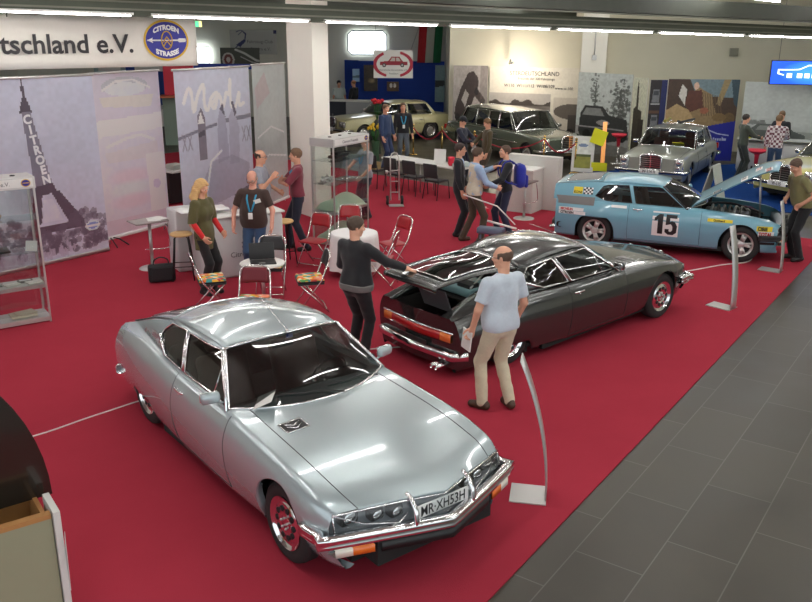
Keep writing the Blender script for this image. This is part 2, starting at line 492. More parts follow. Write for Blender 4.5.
def liner(mb, x, r, w0, w1, zc, m=0):
    """dark wheel housing"""
    for sd in (1, -1):
        A = [(x+math.cos(PI*i/12)*r, w1*sd, zc+math.sin(PI*i/12)*r) for i in range(13)]
        B = [(p[0], w0*sd, p[2]) for p in A]
        A = [(x+r, w1*sd, .22)]+A+[(x-r, w1*sd, .22)]; B = [(x+r, w0*sd, .22)]+B+[(x-r, w0*sd, .22)]
        mb.grid([A, B], m)
        c = [(x, w0*sd, .22)]+B
        mb.add(c, [(0, i, i+1) for i in range(1, len(c)-1)], m)

def seat(car, x, y, m, w=.52, back=.62, name='seat', z=.22):
    mb = MB(); mb.rbox((x, y, z+.15), (.52, w, .2), .06)
    R = Matrix.Rotation(-.30, 3, 'Y'); mb.rbox((x-.33, y, z+.2+back/2), (.15, w*.96, back), .06, R=R)
    if w < .7: mb.rbox((x-.33-.13, y, z+.28+back), (.09, w*.5, .17), .04, R=R)
    return mb.build(name, m, car)
def steering(car, x, y, z):
    mb = MB(); R = Matrix.Rotation(-PI/2+.45, 3, 'Y'); c = Vector((x, y, z))
    mb.tube([c+R @ Vector((math.cos(a)*.18, math.sin(a)*.17, 0)) for a in np.linspace(0, 2*PI, 24, endpoint=False)], .012, closed=True, seg=6)
    mb.tube([c+R @ Vector((0, -.17, 0)), c, c+R @ Vector((0, .17, 0))], .012, seg=6)
    mb.tube([c, c+Vector((.35, 0, -.12))], .025, seg=8); mb.ball(c, (.04, .04, .04), 0, 10, 6)
    return mb.build('steering_wheel', BLACKP, car)
def mirror(car, x, y, z, sd, m):
    mb = MB(); mb.tube([(x, y-sd*.06, z-.06), (x, y+sd*.015, z-.03)], .012, 0, 6)
    R = Matrix.Rotation(sd*.15, 3, 'Z'); mb.rbox((x, y+sd*.06, z+.01), (.075, .17, .105), .035, R=R)
    mb.rbox((x-.034, y+sd*.06, z+.01), (.012, .15, .085), .03, 1, R=R)
    return mb.build('wing_mirror', [m, CHROME], car)
def handle(car, sh, x, z, sd):
    mb = MB(); p = [sh.surf(x+d, z, sd, o) for d, o in ((.09, .0), (.07, .014), (0, .018), (-.07, .014), (-.09, .0))]
    mb.tube(p, .013, 0, 8); q = sh.surf(x, z-.03, sd, .003); mb.ball(q, (.012, .006, .012), 0, 8, 5)
    return mb.build('door_handle', CHROME, car)
def decal(car, f, w, h, base, items, name='sticker', m=None):
    """small flat label lying on a surface: f(u,v,off)->3D, u across 0..w, v up 0..h"""
    mb = MB()
    n = 6
    mb.grid([[f(w*i/n, h*j/4, .003) for j in range(5)] for i in range(n+1)], 0)
    mats = [base]
    o = mb.build(name, mats, car)
    for (txt, size, u, v, mm, b, sx) in items:
        t = text_mesh('lettering', txt, size, mm, o, f=lambda x, y, z, u=u, v=v: f(u+x, v+y, .006), bold=b, sx=sx, align='LEFT')
    return o

# ---- the Citroen-type coupe ------------------------------------------------------------
SMK = [  # x, wb, zm, wm, zs, ws, zc
    (2.34, .72, .52, .83, .655, .785, .70), (2.10, .77, .54, .875, .715, .825, .755), (1.85, .79, .56, .90, .755, .835, .785), (1.475, .81, .58, .918, .81, .84, .835),
    (.95, .83, .60, .918, .86, .83, .885), (.5, .84, .60, .915, .895, .815, .915), (-.1, .83, .60, .905, .905, .80, .92), (-.6, .81, .60, .89, .91, .785, .925), (-1.1, .78, .61, .865, .93, .75, .94),
    (-1.475, .75, .61, .84, .93, .72, .94), (-2.0, .70, .60, .79, .895, .685, .90), (-2.36, .67, .58, .75, .845, .65, .855)]
PROTOK = [(k[0]-.188-(.19 if k[0] > 2.3 else .07 if k[0] > 2 else 0),)+tuple(k[1:]) for k in [
    (2.34, .70, .52, .82, .655, .775, .70), (2.10, .76, .54, .87, .715, .82, .755), (1.85, .79, .56, .90, .765, .835, .795), (1.475, .82, .58, .925, .81, .84, .835),
    (.95, .83, .60, .918, .85, .83, .875), (.5, .84, .60, .915, .865, .815, .90)]]+[
    (-.3, .83, .60, .905, .872, .80, .90), (-.9, .83, .60, .90, .88, .79, .90), (-1.287, .83, .60, .895, .885, .785, .90), (-1.7, .80, .60, .865, .885, .775, .90), (-2.10, .76, .58, .83, .88, .77, .89)]
PROTOR = [(-.128, .57, 1.205, .035), (-.4, .585, 1.23, .06), (-.8, .59, 1.235, .07), (-1.2, .595, 1.215, .06), (-1.6, .61, 1.18, .04), (-2.10, .63, 1.13, .02)]
PROTO_OUT = [(.312, .855), (-.3, .86), (-1.1, .87), (-1.6, .873), (-2.10, .868)]+[(x, float(pchip([r[0] for r in PROTOR][::-1], [r[2] for r in PROTOR][::-1], x))) for x in (-2.10, -1.8, -1.6, -1.4, -1.2, -1.0, -.8, -.6, -.4, -.25, -.128)]
def sm_side_windows(proto=False):
    if proto: return [(.26, .885), (-.57, .895), (-.66, 1.18), (-.20, 1.185), (-.14, 1.17)], [(-.64, .895), (-1.10, .90), (-1.32, .97), (-1.20, 1.14), (-1.10, 1.17), (-.74, 1.185)]
    door = [(.46, .925), (-.40, .935), (-.57, 1.240), (.0, 1.243), (.05, 1.23)]
    quarter = [(-.46, .937), (-.90, .95), (-1.18, 1.055), (-1.16, 1.11), (-1.03, 1.20), (-.63, 1.242)]
    return door, quarter
def build_sm(loc, yaw, P, label, hatch_open=0., seatc=None, rimc=None, group=None, proto=False, drop=(.03, .07), hood_open=0., plate='MR·XH53H'):
    car = empty('coupe_car', (loc[0], loc[1], 0), yaw, label, 'car', group)
    q = -.188 if proto else 0.          # the rally car is shorter ahead of and behind the doors
    WB = 1.287 if proto else 1.475
    K = [(k[0]+q,)+tuple(k[1:]) for k in SMK] if not proto else PROTOK
    F = (1.962 if proto else 2.34); R_ = -2.10 if proto else -2.36
    arches = [(WB, .315, .375, 9.), (-WB, .315, .37, .60)] if proto else [(WB, .315, .375, 9.), (-WB, .10, .37, .37)]
    dx0, dx1 = (.59, -.68) if proto else (.60, -.50)
    pitch = (drop[0]-drop[1])/(2*WB); car.location.z = -(drop[0]+drop[1])/2; car.rotation_euler = (0, pitch, yaw)
    sh = Shell(K, arches, bowf=.10 if proto else .28, bowr=.06, bexp=1.6 if proto else 1.05, sill=.20, marks=(dx0, dx1, .84+q, .5+q, -1.15, F), hoody=.80, rf=.04)
    hs = House(sh, PROTOR if proto else [(.06, .575, 1.258, .04), (-.2, .59, 1.288, .07), (-.6, .585, 1.282, .095), (-1.0, .56, 1.232, .095), (-1.3, .545, 1.155, .08), (-1.7, .545, 1.055, .06), (-2.1, .56, .93, .03), (-F, .60, .862, .005)])
    X = sh.xs
    jd = sh.jf; js = sh.nj-4
    # shell, hood, doors
    mb = MB()
    def body(i, j, x):
        if j < sh.jh and x > .52+q: return False                    # hood
        if j < sh.jf-2 and x < .52+q: return False                    # cabin opening
        if jd <= j < js and dx1 < x < dx0: return False            # doors
        return True
    sh.faces(mb, body)
    # inner lip of the boot sides
    G0 = [[(x, y*(1), z) for (x, y, z) in [sh.P[i][sh.jf-2] for i in range(len(X)) if X[i] < .53+q]]]
    for sd in (1, -1):
        a = [(p[0], p[1]*sd, p[2]) for p in G0[0]]; b = [(p[0], (p[1]-.05)*sd, p[2]-.02) for p in G0[0]]; c = [(p[0], (p[1]-.06)*sd, p[2]-.12) for p in G0[0]]
        mb.grid([a, b, c])
    # rear panel
    C = sh.cap(-1, .24); mb.grid(C)
    # front lip under the lamps
    lip = []
    for z, o in ((.30, -.06), (.34, 0), (.43, .02), (.485, 0), (.485, -.1)):
        lip.append([(sh.bow(F, abs(y))+o, y, z) for y in np.linspace(-.83, .83, 25)])
    mb.grid(lip)
    shell = mb.build('body_shell', P, car)
    hd = MB(); sh.faces(hd, lambda i, j, x: j < sh.jh and x > .52+q)
    # leading edge fold
    e = [[(p[0]+o, p[1]*1., p[2]+dz) for p in [(sh.P[0][j][0], sh.P[0][j][1]*sd, sh.P[0][j][2]) for sd, j in [(-1, j) for j in range(sh.jh, 0, -1)]+[(1, j) for j in range(0, sh.jh+1)]]] for o, dz in ((0, 0), (.006, -.012), (-.01, -.022))]
    hd.grid(e); hood = hd.build('hood', P, car)
    if hood_open:
        hg = Vector((.55+q, 0, sh.top(0, .55+q))); M_ = Matrix.Translation(hg) @ Matrix.Rotation(-hood_open, 4, 'Y') @ Matrix.Translation(-hg)
        hood.matrix_local = M_
        md = hood.modifiers.new('thick', 'SOLIDIFY'); md.thickness = .012; md.offset = -1
    for sd in (1, -1):
        ch = MB(); ch.tube([(p[0], p[1], p[2]+.0005) for p in sh.rowline(.55+q, F, sh.jh, sd)], .0035, 0, 5)
        ch.build('shut_line', BLACKP, hood)
    # hood vent with badge
    vc = (.98+q, -.40)
    def ontop(u, v, off):
        x = vc[0]+v; y = vc[1]-u; return (x, y, sh.top(y, x)+off)
    vb = MB(); vb.grid([[ontop(.20*i/4, .15*j/4, .006) for j in range(5)] for i in range(5)]); v1 = vb.build('hood_vent', BLACKP, hood)
    vf = MB(); vf.tube([ontop(u, v, .006) for u, v in ((0, 0), (.20, 0), (.20, .15), (0, .15))], .006, closed=True, seg=6)
    for o in (0, .045):
        vf.tube([ontop(.035, .035+o, .012), ontop(.10, .085+o, .012), ontop(.165, .035+o, .012)], .007, 0, 6)
    vf.build('emblem', [CHROME if P.name.startswith('silver') else STEEL], v1)
    # doors
    for sd in (1, -1):
        db = MB(); sh.faces(db, lambda i, j, x: jd <= j < js and dx1 < x < dx0, sides=(sd,))
        d = db.build('door', P, car)
        ln = MB(); ln.tube(sh.colline(dx0, jd-2, js, sd), .0035, seg=5); ln.tube(sh.colline(dx1, jd-2, js, sd), .0035, seg=5); ln.tube(sh.rowline(dx1, dx0, js, sd), .0035, seg=5)
        ln.build('shut_line', BLACKP, d)
        h = handle(d, sh, dx1+.16, .80, sd)
    # glasshouse
    HX = -1.22 if proto else -1.12
    yr = lambda x: hs.rail(x)[0]
    rf = MB(); RG = hs.roof_grid(.06+q, HX, 16, .06, -.04); rf.grid(RG); 
    ro = rf.build('roof', P, car, solid=.02)
    A = MB()
    if not proto: A.tube([(.16, 0, hs.roofz(.16, 0)+.004), (.13, 0, hs.roofz(.13, 0)+.03)], .016)
    if not proto: A.tube([(.13, 0, hs.roofz(.1, 0)+.03), (-.36, 0, 1.53)], .0035, seg=5)
    if not proto: A.build('antenna', CHROME, ro)
    door, quarter = sm_side_windows(proto)
    outer = PROTO_OUT if proto else [(.50, .885), (-.3, .893), (-1.1, .918), (-1.475, .918), (-2.0, .883), (-2.33, .835)]+[(x, hs.rail(x)[1]) for x in (-2.33, -2.1, -1.9, -1.7, -1.5, -1.3, -1.15, -1.0, -.8, -.6, -.4, -.2, -.05, .06)]
    fr = MB(); tr = MB()
    for sd in (1, -1):
        side_poly(fr, hs.side, outer, (door, quarter), 0, sd)
        for w in (door, quarter):
            tr.tube([hs.side(x, z, sd, .003) for x, z in dens(w, .05)], .008, closed=True, seg=6)
        if not proto:
            tr.tube([hs.side(.20, .927, sd, .002), hs.side(.14, 1.217, sd, .002)], .007, seg=6)
            tr.tube([hs.side(-.43, .937, sd, .006), hs.side(-.60, 1.217, sd, .006)], .014, seg=6)
            tr.tube([hs.side(-.90, .95, sd, .008), hs.side(-1.18, 1.06, sd, .008)], [.012, .02], seg=6)
        tr.tube([hs.side(.50+q, .883, sd, .012), hs.side(.05+q, hs.rail(.05+q)[1], sd, .012)], .013, seg=6)
    fr.build('side_frame', P, car)
    tr.build('window_trim', BLACKP if proto else CHROME, car)
    for sd in (1, -1):
        for w in (door, quarter):
            g = MB(); side_poly(g, hs.side, w, (), 0, sd, -.006); g.build('side_window', GLASSC, car)
    # windscreen
    us = np.linspace(-1, 1, 21)
    base = []
    for u in us:
        y = u*.785; x = .50+q+.30*(1-abs(u)**2.2); base.append((x, y, sh.top(y, x)+.004))
    topE = [(.06+q+.06*(1-u*u), u*yr(.06+q), hs.roofz(.06+q+.06*(1-u*u), u*yr(.06+q))) for u in us]
    WG = interp_grid(base, topE, 8, (.05, 0, .03)); ws_ = MB(); ws_.grid(WG); W = ws_.build('windscreen', GLASSD, car)
    wt = MB(); wt.tube(base+[g[-1] for g in WG[1:]]+topE[::-1]+[g[0] for g in WG[::-1][1:-1]], .011, closed=True, seg=6); wt.build('windscreen_trim', CHROME, W)
    mb = MB()   # cowl under the screen
    mb.grid([[(x+.0, y, z-.004) for x, y, z in base], [(x-.16, y*.97, z-.03) for x, y, z in base]]); mb.build('cowl', BLACKP, car)
    wp = MB()
    for y0, y1 in ((.15, -.42), (.60, .05)):
        a = base[int((y0+.775)/1.55*20)]; pts = [(a[0]+.03, y0, a[2]+.02)]
        for t in (.3, .65, 1.): 
            yy = y0+(y1-y0)*t; pts.append((.80+q-.3*abs(yy/.775)**2.2-.05*t-.01, yy, .955+.03*t))
        wp.tube(pts, .007, seg=5)
    wp.build('wiper', BLACKP, car)
    # rear hatch
    hinge = Vector((HX, 0, hs.roofz(HX, 0))); HR = Matrix.Rotation(hatch_open, 3, 'Y')
    def hx(p): 
        if not hatch_open: return p
        return tuple(hinge+HR @ (Vector(p)-hinge))
    HG = hs.roof_grid(HX-.01, R_+.01, 16, -.04, -.0, kin=.985, kinb=.97 if proto else .80); HG0 = HG; HG = [[hx((x, y, z+.003)) for x, y, z in r] for r in HG]
    for j in (0, -1):
        sd = -1 if j == 0 else 1; shf = MB()
        shf.grid([[(r[j][0], yr(r[j][0])*sd, hs.rail(r[j][0])[1]) for r in HG0], [(r[j][0], (abs(r[j][1])-.004)*sd, r[j][2]) for r in HG0], [(r[j][0], (abs(r[j][1])-.03)*sd, r[j][2]-.03) for r in HG0]])
        shf.build('fender_shelf', P, car)
    nrow = len(HG)-1; nc = len(HG[0])-1
    hm = MB(); gin = lambda i, j: 1 <= i < 13 and 2 <= j < nc-2
    hm.grid(HG, skip=gin)
    tail_edge = HG[-1]; hm.grid([tail_edge, [(x-.015, y, z-.05) for x, y, z in tail_edge], [(x+.0, y*.98, z-.07) for x, y, z in tail_edge]])
    H = hm.build('hatch', P, car, solid=.018)
    for j in (0, -1):
        sl = MB(); sl.tube([(r[j][0], r[j][1], r[j][2]+.001) for r in HG], .004, seg=5)
        if not hatch_open: sl.build('shut_line', BLACKP, H)
    gm = MB(); gm.grid(HG, skip=lambda i, j: not gin(i, j)); gm.build('rear_window', mat('grey_panel', (.16, .155, .15), .4) if proto else GLASSC, H)
    tm = MB(); rim_ = [HG[1][j] for j in range(2, nc-1)]+[HG[i][nc-2] for i in range(2, 13)]+[HG[13][j] for j in range(nc-2, 1, -1)]+[HG[i][2] for i in range(12, 1, -1)]
    tm.tube([(x, y, z+.004) for x, y, z in rim_], .010, closed=True, seg=6); tm.build('rear_window_trim', CHROME, H)
    # dark underside, cabin tub, boot
    ub = MB(); ub.box(((F+R_)/2, 0, .20), (F-R_-.7, 1.20, .10)); ub.box((0.1, 0, .2), (2.1, 1.6, .08)); ub.box((F-.44, 0, .36), (.7, 1.1, .25)); ub.box((R_+.46, 0, .34), (.8, 1.1, .2))
    liner(ub, WB, .37, .58, .80, .315); liner(ub, -WB, .345 if not proto else .37, .5, .69 if not proto else .78, .25)
    ub.build('underbody', mat('underbody', (.012, .012, .012), .9), car)
    ib = MB(); sc = seatc or mat('brown_leather', (.10, .045, .03), .5, noise=.1)
    ib.box((-.2, 0, .27), (2.0, 1.5, .04)); ib.box((.62+q, 0, .6), (.1, 1.45, .5)); ib.box((-1.15, 0, .45), (.06, 1.40, .6))
    for sd in (1, -1): ib.box((-.2, .76*sd, .58), (1.7, .05, .55))
    bl = -1.17-R_; bc = (R_-1.17)/2+.05; ib.box((bc, 0, .40), (bl, 1.22, .03)); ib.box((R_+.09, 0, .55), (.03, 1.2, .30))
    for sd in (1, -1): ib.box((bc, .58*sd, .58), (bl, .03, .38))
    ib.build('cabin_tub', DARKIN, car)
    da = MB(); da.rbox((.52+q, 0, .80), (.34, 1.42, .16), .06); da.rbox((.40+q, .38, .86), (.2, .4, .10), .04); da.rbox((0, 0, .42), (.8, .2, .22), .05); da.build('dashboard', DARKIN, car)
    steering(car, .22+q, .38, .86)
    for y in (.38, -.38): seat(car, -.05+q, y, sc)
    seat(car, -.82+q*.5, 0, sc, 1.2, .5, 'rear_bench')
    rm = MB(); rm.rbox((.05+q, 0, 1.17), (.03, .22, .06), .02); rm.tube([(.05+q, 0, 1.17), (.10+q, 0, 1.25)], .008, seg=5); rm.build('rear_view_mirror', BLACKP, car)
    # mirrors
    mirror(car, .40+q, .84, .985, 1, P)
    if not proto: mirror(car, .40, -.84, .985, -1, P)
    # wheels
    for (x, tr_, dr) in ((WB, .763, drop[0]), (-WB, .72 if proto else .663, drop[1])):
        for sd in (1, -1):
            t = wheel(car, x, sd*tr_, .327, .21 if proto else .195, 'alloy' if proto else 'sm', sd, 0, [ALU, BLACKP, ALU] if proto else rimc); t.location.z += dr
    # bumpers
    def bow_line(z, d, y1, x1, ext):
        """chrome bar following the nose"""
        pts = []
        for y in np.linspace(-y1, y1, 25): pts.append((sh.bow(F, abs(y))+d, y, z))
        side = []
        for k in range(1, 6):
            x = pts[-1][0]-.03-ext*k/5; side.append((x, sh.w(.47, x+.12)+.03, z))
        L = [(p[0], -p[1], p[2]) for p in side[::-1]]
        return L+pts+side
    bp = MB(); line = bow_line(.475, .03 if proto else .075, .80 if proto else .925, 0, .30 if proto else .24)
    for a, b in zip([0], [0]):
        rings = []
        for (dx, dz) in ((-.05, .048), (-.01, .056), (.028, .045), (.035, .02), (.018, .004), (.03, -.012), (.028, -.035), (.0, -.048), (-.04, -.045)):
            row = []
            for i, p in enumerate(line):
                t = Vector(line[min(i+1, len(line)-1)])-Vector(line[max(i-1, 0)]); n = Vector((t.y, -t.x, 0)).normalized()
                row.append((p[0]+n.x*dx, p[1]+n.y*dx, p[2]+dz))
            rings.append(row)
        bp.grid(rings)
    BM = mat('matt_black_trim', (.02, .02, .022), .5) if proto else CHROME
    B = bp.build('front_bumper', BM, car, solid=.006)
    bk = MB(); bk.grid([[(sh.bow(F, abs(y))+o, y, z) for y in np.linspace(-.52, .52, 15)] for o, z in ((.05, .425), (.10, .42), (.10, .355), (.05, .348), (-.05, .348))]); bk.build('rubber_strip', BLACKP, B)
    OR = mat('orange_lens', (.75, .16, .02), .2, coat=.5); WL = mat('clear_lens', (.75, .70, .6), .2, coat=.5); RL = mat('red_lens', (.45, .012, .01), .15, coat=.8)
    for sd in (1, -1):
        im = MB()
        for y0, y1, m_ in ((.57, .72, 0), (.72, .84, 1)):
            im.grid([[(sh.bow(F, y)+.045+o, y*sd, z) for y in np.linspace(y0, y1, 5)] for o, z in ((-.05, .428), (.055, .425), (.057, .365), (-.05, .358))], m_)
        im.build('indicator', [OR, WL], B)
        gd = MB(); yy = .27*sd
        xb = sh.bow(F, .27)
        gd.tube([(xb+.09, yy, .50), (xb+.10, yy, .55), (xb+.085, yy, .62), (xb+.03, yy, .69), (xb-.03, yy, .715)], [.014, .016, .014, .013, .01], 0, 8, flat=1.5)
        
        if not proto: gd.build('bumper_guard', CHROME, B)
    # fascia: tray, lamps, plate, glass
    fy = np.linspace(-.80, .80, 31)
    tray = MB(); fsx = lambda y, o: sh.bow(F, abs(y))+o
    tray.grid([[(fsx(y, o), y, z) for y in fy] for o, z in ((.0, .485), (-.03, .487), (-.13, .51), (-.14, .64), (-.03, sh.par(2.3)[3]+.005))])
    T = tray.build('lamp_tray', mat('tray_silver', (.34, .37, .40), .45), car)
    for sd in (1, -1):
        for k, (y, r_) in enumerate(((.34, .055), (.48, .055), (.66, .07))):
            lb = MB(); xx = fsx(y, -.06)-(.02 if k == 2 else 0); z = .585
            lb.rbox((xx, y*sd, z), (.09, r_*2.1, r_*1.75), .02, 0); lb.ball((xx+.045, y*sd, z), (.012, r_*.85, r_*.7), 1, 14, 8)
            L_ = lb.build('headlamp', [BLACKP, mat('lamp_reflector', (.85, .86, .87), .15, 1.)], car)
    pl = MB(); pl.rbox((fsx(0, -.03), 0, .58), (.012, .50, .105), .005); PL = pl.build('number_plate', mat('plate_white', (.8, .8, .78), .4), car)
    if plate:
        text_mesh('plate_lettering', plate, .115, BLACKP, PL, f=lambda x, y, z: (fsx(0, -.03)+.008+z, x, .542+y), bold=.001, sx=.78)
    gl = MB(); gl.grid([[(fsx(y, o), y, z) for y in fy] for o, z in ((.02, .49), (.026, .55), (.018, .61), (-.004, .668))]); gl.build('fascia_glass', LAMPG, car)
    gt = MB(); gt.tube([(fsx(y, -.002), y, .672-.03*(abs(y)/.8)**2) for y in fy], .009, seg=6); gt.tube([(fsx(y, .02), y, .49) for y in fy], .008, seg=6)
    for y in (-.795, .795): gt.tube([(fsx(y, .018), y, .49), (fsx(y, .0), y, .58), (fsx(y, -.01), y, .642)], .008, seg=6)
    for sd in (1, -1): gt.tube([(fsx(.795, .0), .79*sd, .64), (fsx(.6, .022), .60*sd, .555), (fsx(.34, .024), .36*sd, .52), (fsx(.3, .02), .29*sd, .58)], .005, seg=5)
    gt.build('fascia_trim', CHROME, car)
    # rear lamps, bumper, exhaust
    rx = lambda y, o: sh.bow(R_, abs(y))-o
    rl = MB()
    for y0, y1, m_ in ((-.62, -.45, 1), (-.45, -.2, 0), (-.2, .2, 0), (.2, .45, 0), (.45, .62, 1)):
        rl.grid([[(rx(y, o), y, z) for y in np.linspace(y0, y1, 6)] for o, z in ((.0, .66), (.022, .655), (.025, .565), (.0, .56))], m_)
    rl.grid([[(rx(y, o), y, z) for y in np.linspace(-.64, .64, 20)] for o, z in ((.0, .685), (.012, .68), (.012, .662), (0, .66))], 2)
    rl.build('tail_lamp', [RL, OR, CHROME], car)
    rp = MB(); rp.rbox((rx(0, .03), 0, .46), (.012, .5, .10), .005); rp.build('rear_number_plate', mat('plate_dark', (.02, .02, .02), .4), car)
    rb = MB(); line = [(rx(y, .05), y, .46) for y in np.linspace(-.66, .66, 17)]
    line = [(R_+.16, -sh.w(.45, R_+.16)-.02, .46)]+line+[(R_+.16, sh.w(.45, R_+.16)+.02, .46)]
    for (dx, zz) in ((0, 0),):
        rows = []
        for (ox, dz) in ((-.04, .05), (-.01, .055), (.02, .04), (.028, 0), (.02, -.04), (-.01, -.055), (-.04, -.05)):
            row = []
            for i, p in enumerate(line):
                t = Vector(line[min(i+1, len(line)-1)])-Vector(line[max(i-1, 0)]); n = Vector((-t.y, t.x, 0)).normalized()
                row.append((p[0]+n.x*ox, p[1]+n.y*ox, p[2]+dz-.06))
            rows.append(row)
        rb.grid(rows)
    rb.build('rear_bumper', BM, car, solid=.006)
    ex = MB(); 
    for y in (-.50, -.42): ex.tube([(R_+.16, y, .27), (R_-.11, y, .26)], .032, 0, 12, caps=False)
    ex.build('exhaust_pipe', CHROME, car, solid=.004)
    return car, sh, hs, H, hood

# ---- saloons and limousines -------------------------------------------------------------
def build_saloon(loc, yaw, P, label, wb=2.75, wid=1.77, name='saloon_car', windows=None, style='upright', seatc=None, plate=None, group=None, roof=None, hub=None, H0=1.44, lampc=None):
    car = empty(name, (loc[0], loc[1], 0), yaw, label, 'car', group); h = wb/2; k = wid/2
    F, Rr = h+.82, -h-1.05; zb = .88
    K = [(F, k*.86, .55, k*.93, .74, k*.86, .80), (F-.15, k*.9, .55, k*.97, .80, k*.89, .86), (h, k*.93, .55, k, .865, k*.9, .91), (h-.6, k*.93, .55, k, .885, k*.9, .95), (0, k*.94, .55, k, .90, k*.89, .95), (-h, k*.93, .55, k, .90, k*.89, .95), (-h-.6, k*.91, .55, k*.98, .88, k*.88, .93), (Rr, k*.86, .55, k*.93, .83, k*.84, .87)]
    wx, rxx = h-.72, -h-.30          # base of windscreen, base of rear window
    sh = Shell(K, [(h, .31, .36, 9.), (-h, .31, .36, .60)], bowf=.06, bowr=.05, sill=.22, marks=(wx, rxx, h-.55, -.22), hoody=.86, rf=.05, p=3.)
    ztop = H0-.10
    rf0, rf1 = wx-.48, rxx+.36
    hs = House(sh, [(wx, k*.84, ztop-.09*0-.02, .02), (rf0, k*.74, ztop-.015, .035), ((rf0+rf1)/2, k*.75, ztop, .075), (rf1, k*.73, ztop-.035, .05), (rxx, k*.80, ztop-.06, .02)], yin=.02, bulge=.015)
    mb = MB(); sh.faces(mb, lambda i, j, x: not (j < sh.jh and x > wx) and not (j < sh.jf-2 and rxx < x < wx) and not (j < sh.jh and x < rxx) )
    mb.grid(sh.cap(1, .30)); mb.grid(sh.cap(-1, .30)); mb.build('body_shell', P, car)
    for nm, sel in (('hood', lambda i, j, x: j < sh.jh and x > wx), ('boot_lid', lambda i, j, x: j < sh.jh and x < rxx)):
        m_ = MB(); sh.faces(m_, sel); o = m_.build(nm, P, car)
        l = MB(); a, b = (wx+.1, F-.1) if nm == 'hood' else (Rr+.05, rxx-.05)
        for sd in (1, -1): l = MB(); l.tube(sh.rowline(a, b, sh.jh, sd), .006, seg=4); l.build('shut_line', BLACKP, o)
    rf = MB(); rf.grid(hs.roof_grid(rf0, rf1, 14, .07, -.07)); rf.build('roof', roof or P, car, solid=.02)
    zt = ztop-.04; zw = zb+.04
    # windows (x, z) polygons between pillars
    n = windows or 2; xa, xb = wx-.10, rxx+.16; ta, tb = rf0-.02, rf1+.04
    cuts = {2: [0, .46, .98], 1: [0, .54, .98], 3: [0, .36, .76, .99], 4: [0, .24, .45, .70, .99]}[n]
    wins = []
    for c0, c1 in zip(cuts[:-1], cuts[1:]):
        bx0, bx1 = xa+(xb-xa)*c0, xa+(xb-xa)*c1; tx0, tx1 = ta+(tb-ta)*c0, ta+(tb-ta)*c1
        if c0 > 0: tx0 = bx0 = (bx0+tx0)/2; bx0 -= .03; tx0 -= .03
        if c1 < .95: tx1 = bx1 = (bx1+tx1)/2; bx1 += .03; tx1 += .03
        wins.append([(bx0, zw), (bx1, zw), (tx1, zt), (tx0, zt)])
    outer = [(wx+.02, zb-.01), (0, zb+.0), (rxx-.02, zb-.01)]+[(rf1+.0, hs.rail(rf1)[1])]+[(x, hs.rail(x)[1]) for x in np.linspace(rf1-.1+.2, rf0, 8)][0:]+[(rf0, hs.rail(rf0)[1])]
    outer = [(wx+.02, zb-.01), ((wx+rxx)/2, zb), (rxx-.02, zb-.01)]+[(x, hs.rail(x)[1]) for x in np.linspace(rf1, rf0, 8)]
    fr = MB(); tr = MB()
    for sd in (1, -1):
        side_poly(fr, hs.side, outer, wins, 0, sd, d=.15)
        for w_ in wins:
            tr.tube([hs.side(x, z, sd, .004) for x, z in dens(w_, .2)], .012, closed=True, seg=5)
            g = MB(); side_poly(g, hs.side, w_, (), 0, sd, -.004, d=.3); g.build('side_window', GLASSC, car)
        tr.tube([sh.surf(x, .60, sd, .004) for x in np.linspace(h-.45, -h+.45, 8)], .010, seg=5)
    fr.build('side_frame', P, car); tr.build('window_trim', CHROME, car)
    for sd in (1, -1):
        doors = [wx-.02, -.22 if n > 1 else -.5] + ([-h+.30] if n == 2 else []) if n < 4 else [wx-.02, wx-1.1, -.75, -h+.3]
        for i in range(len(doors)-1):
            d0, d1 = doors[i], doors[i+1]; d = MB()
            q = [sh.surf(x, z, sd, .003) for x, z in [(d0, zb-.03), (d0, .28), (d1, .28), (d1, zb-.03)]]
            d.tube([sh.surf(d0, z, sd, .001) for z in np.linspace(zb-.06, .26, 6)]+[sh.surf(x, .26, sd, .001) for x in np.linspace(d0, d1, 6)]+[sh.surf(d1, z, sd, .001) for z in np.linspace(.26, zb-.06, 6)], .005, seg=4)
            dd = d.build('door', BLACKP, car); handle(dd, sh, d1+.12, .74, sd)
    us = np.linspace(-1, 1, 15); yw = k*.84
    for nm, base, rxy, m_ in (('windscreen', (wx, .06), (rf0, .07), GLASSC), ('rear_window', (rxx, -.06), (rf1, -.07), GLASSC)):
        A_ = [(base[0]+base[1]*(1-u*u), u*yw, sh.top(u*yw, base[0])+.003) for u in us]
        B_ = [(rxy[0]+rxy[1]*(1-u*u), u*hs.rail(rxy[0])[0], hs.roofz(rxy[0], u*hs.rail(rxy[0])[0])) for u in us]
        G = interp_grid(A_, B_, 6, (.03*(1 if nm == 'windscreen' else -1), 0, .01)); g = MB(); g.grid(G); W = g.build(nm, m_, car)
        t = MB(); t.tube(A_+[r[-1] for r in G[1:]]+B_[::-1]+[r[0] for r in G[::-1][1:-1]], .016, closed=True, seg=5); t.build('window_trim', CHROME, W)
    ub = MB(); ub.box(((F+Rr)/2, 0, .25), (F-Rr-.3, k*1.3, .14)); liner(ub, h, .365, .5, k-.03, .31); liner(ub, -h, .365, .5, k-.03, .31); ub.build('underbody', mat('underbody', (.012, .012, .012), .9), car)
    ib = MB(); ib.box(((wx+rxx)/2, 0, .32), (wx-rxx, k*1.8, .04)); ib.box((wx+.08, 0, .6), (.1, k*1.7, .5)); ib.box((rxx-.02, 0, .6), (.08, k*1.7, .5))
    for sd in (1, -1): ib.box(((wx+rxx)/2, (k-.09)*sd, .58), (wx-rxx, .05, .5))
    ib.build('cabin_tub', DARKIN, car)
    sc = seatc or mat('grey_cloth', (.05, .05, .05), .8)
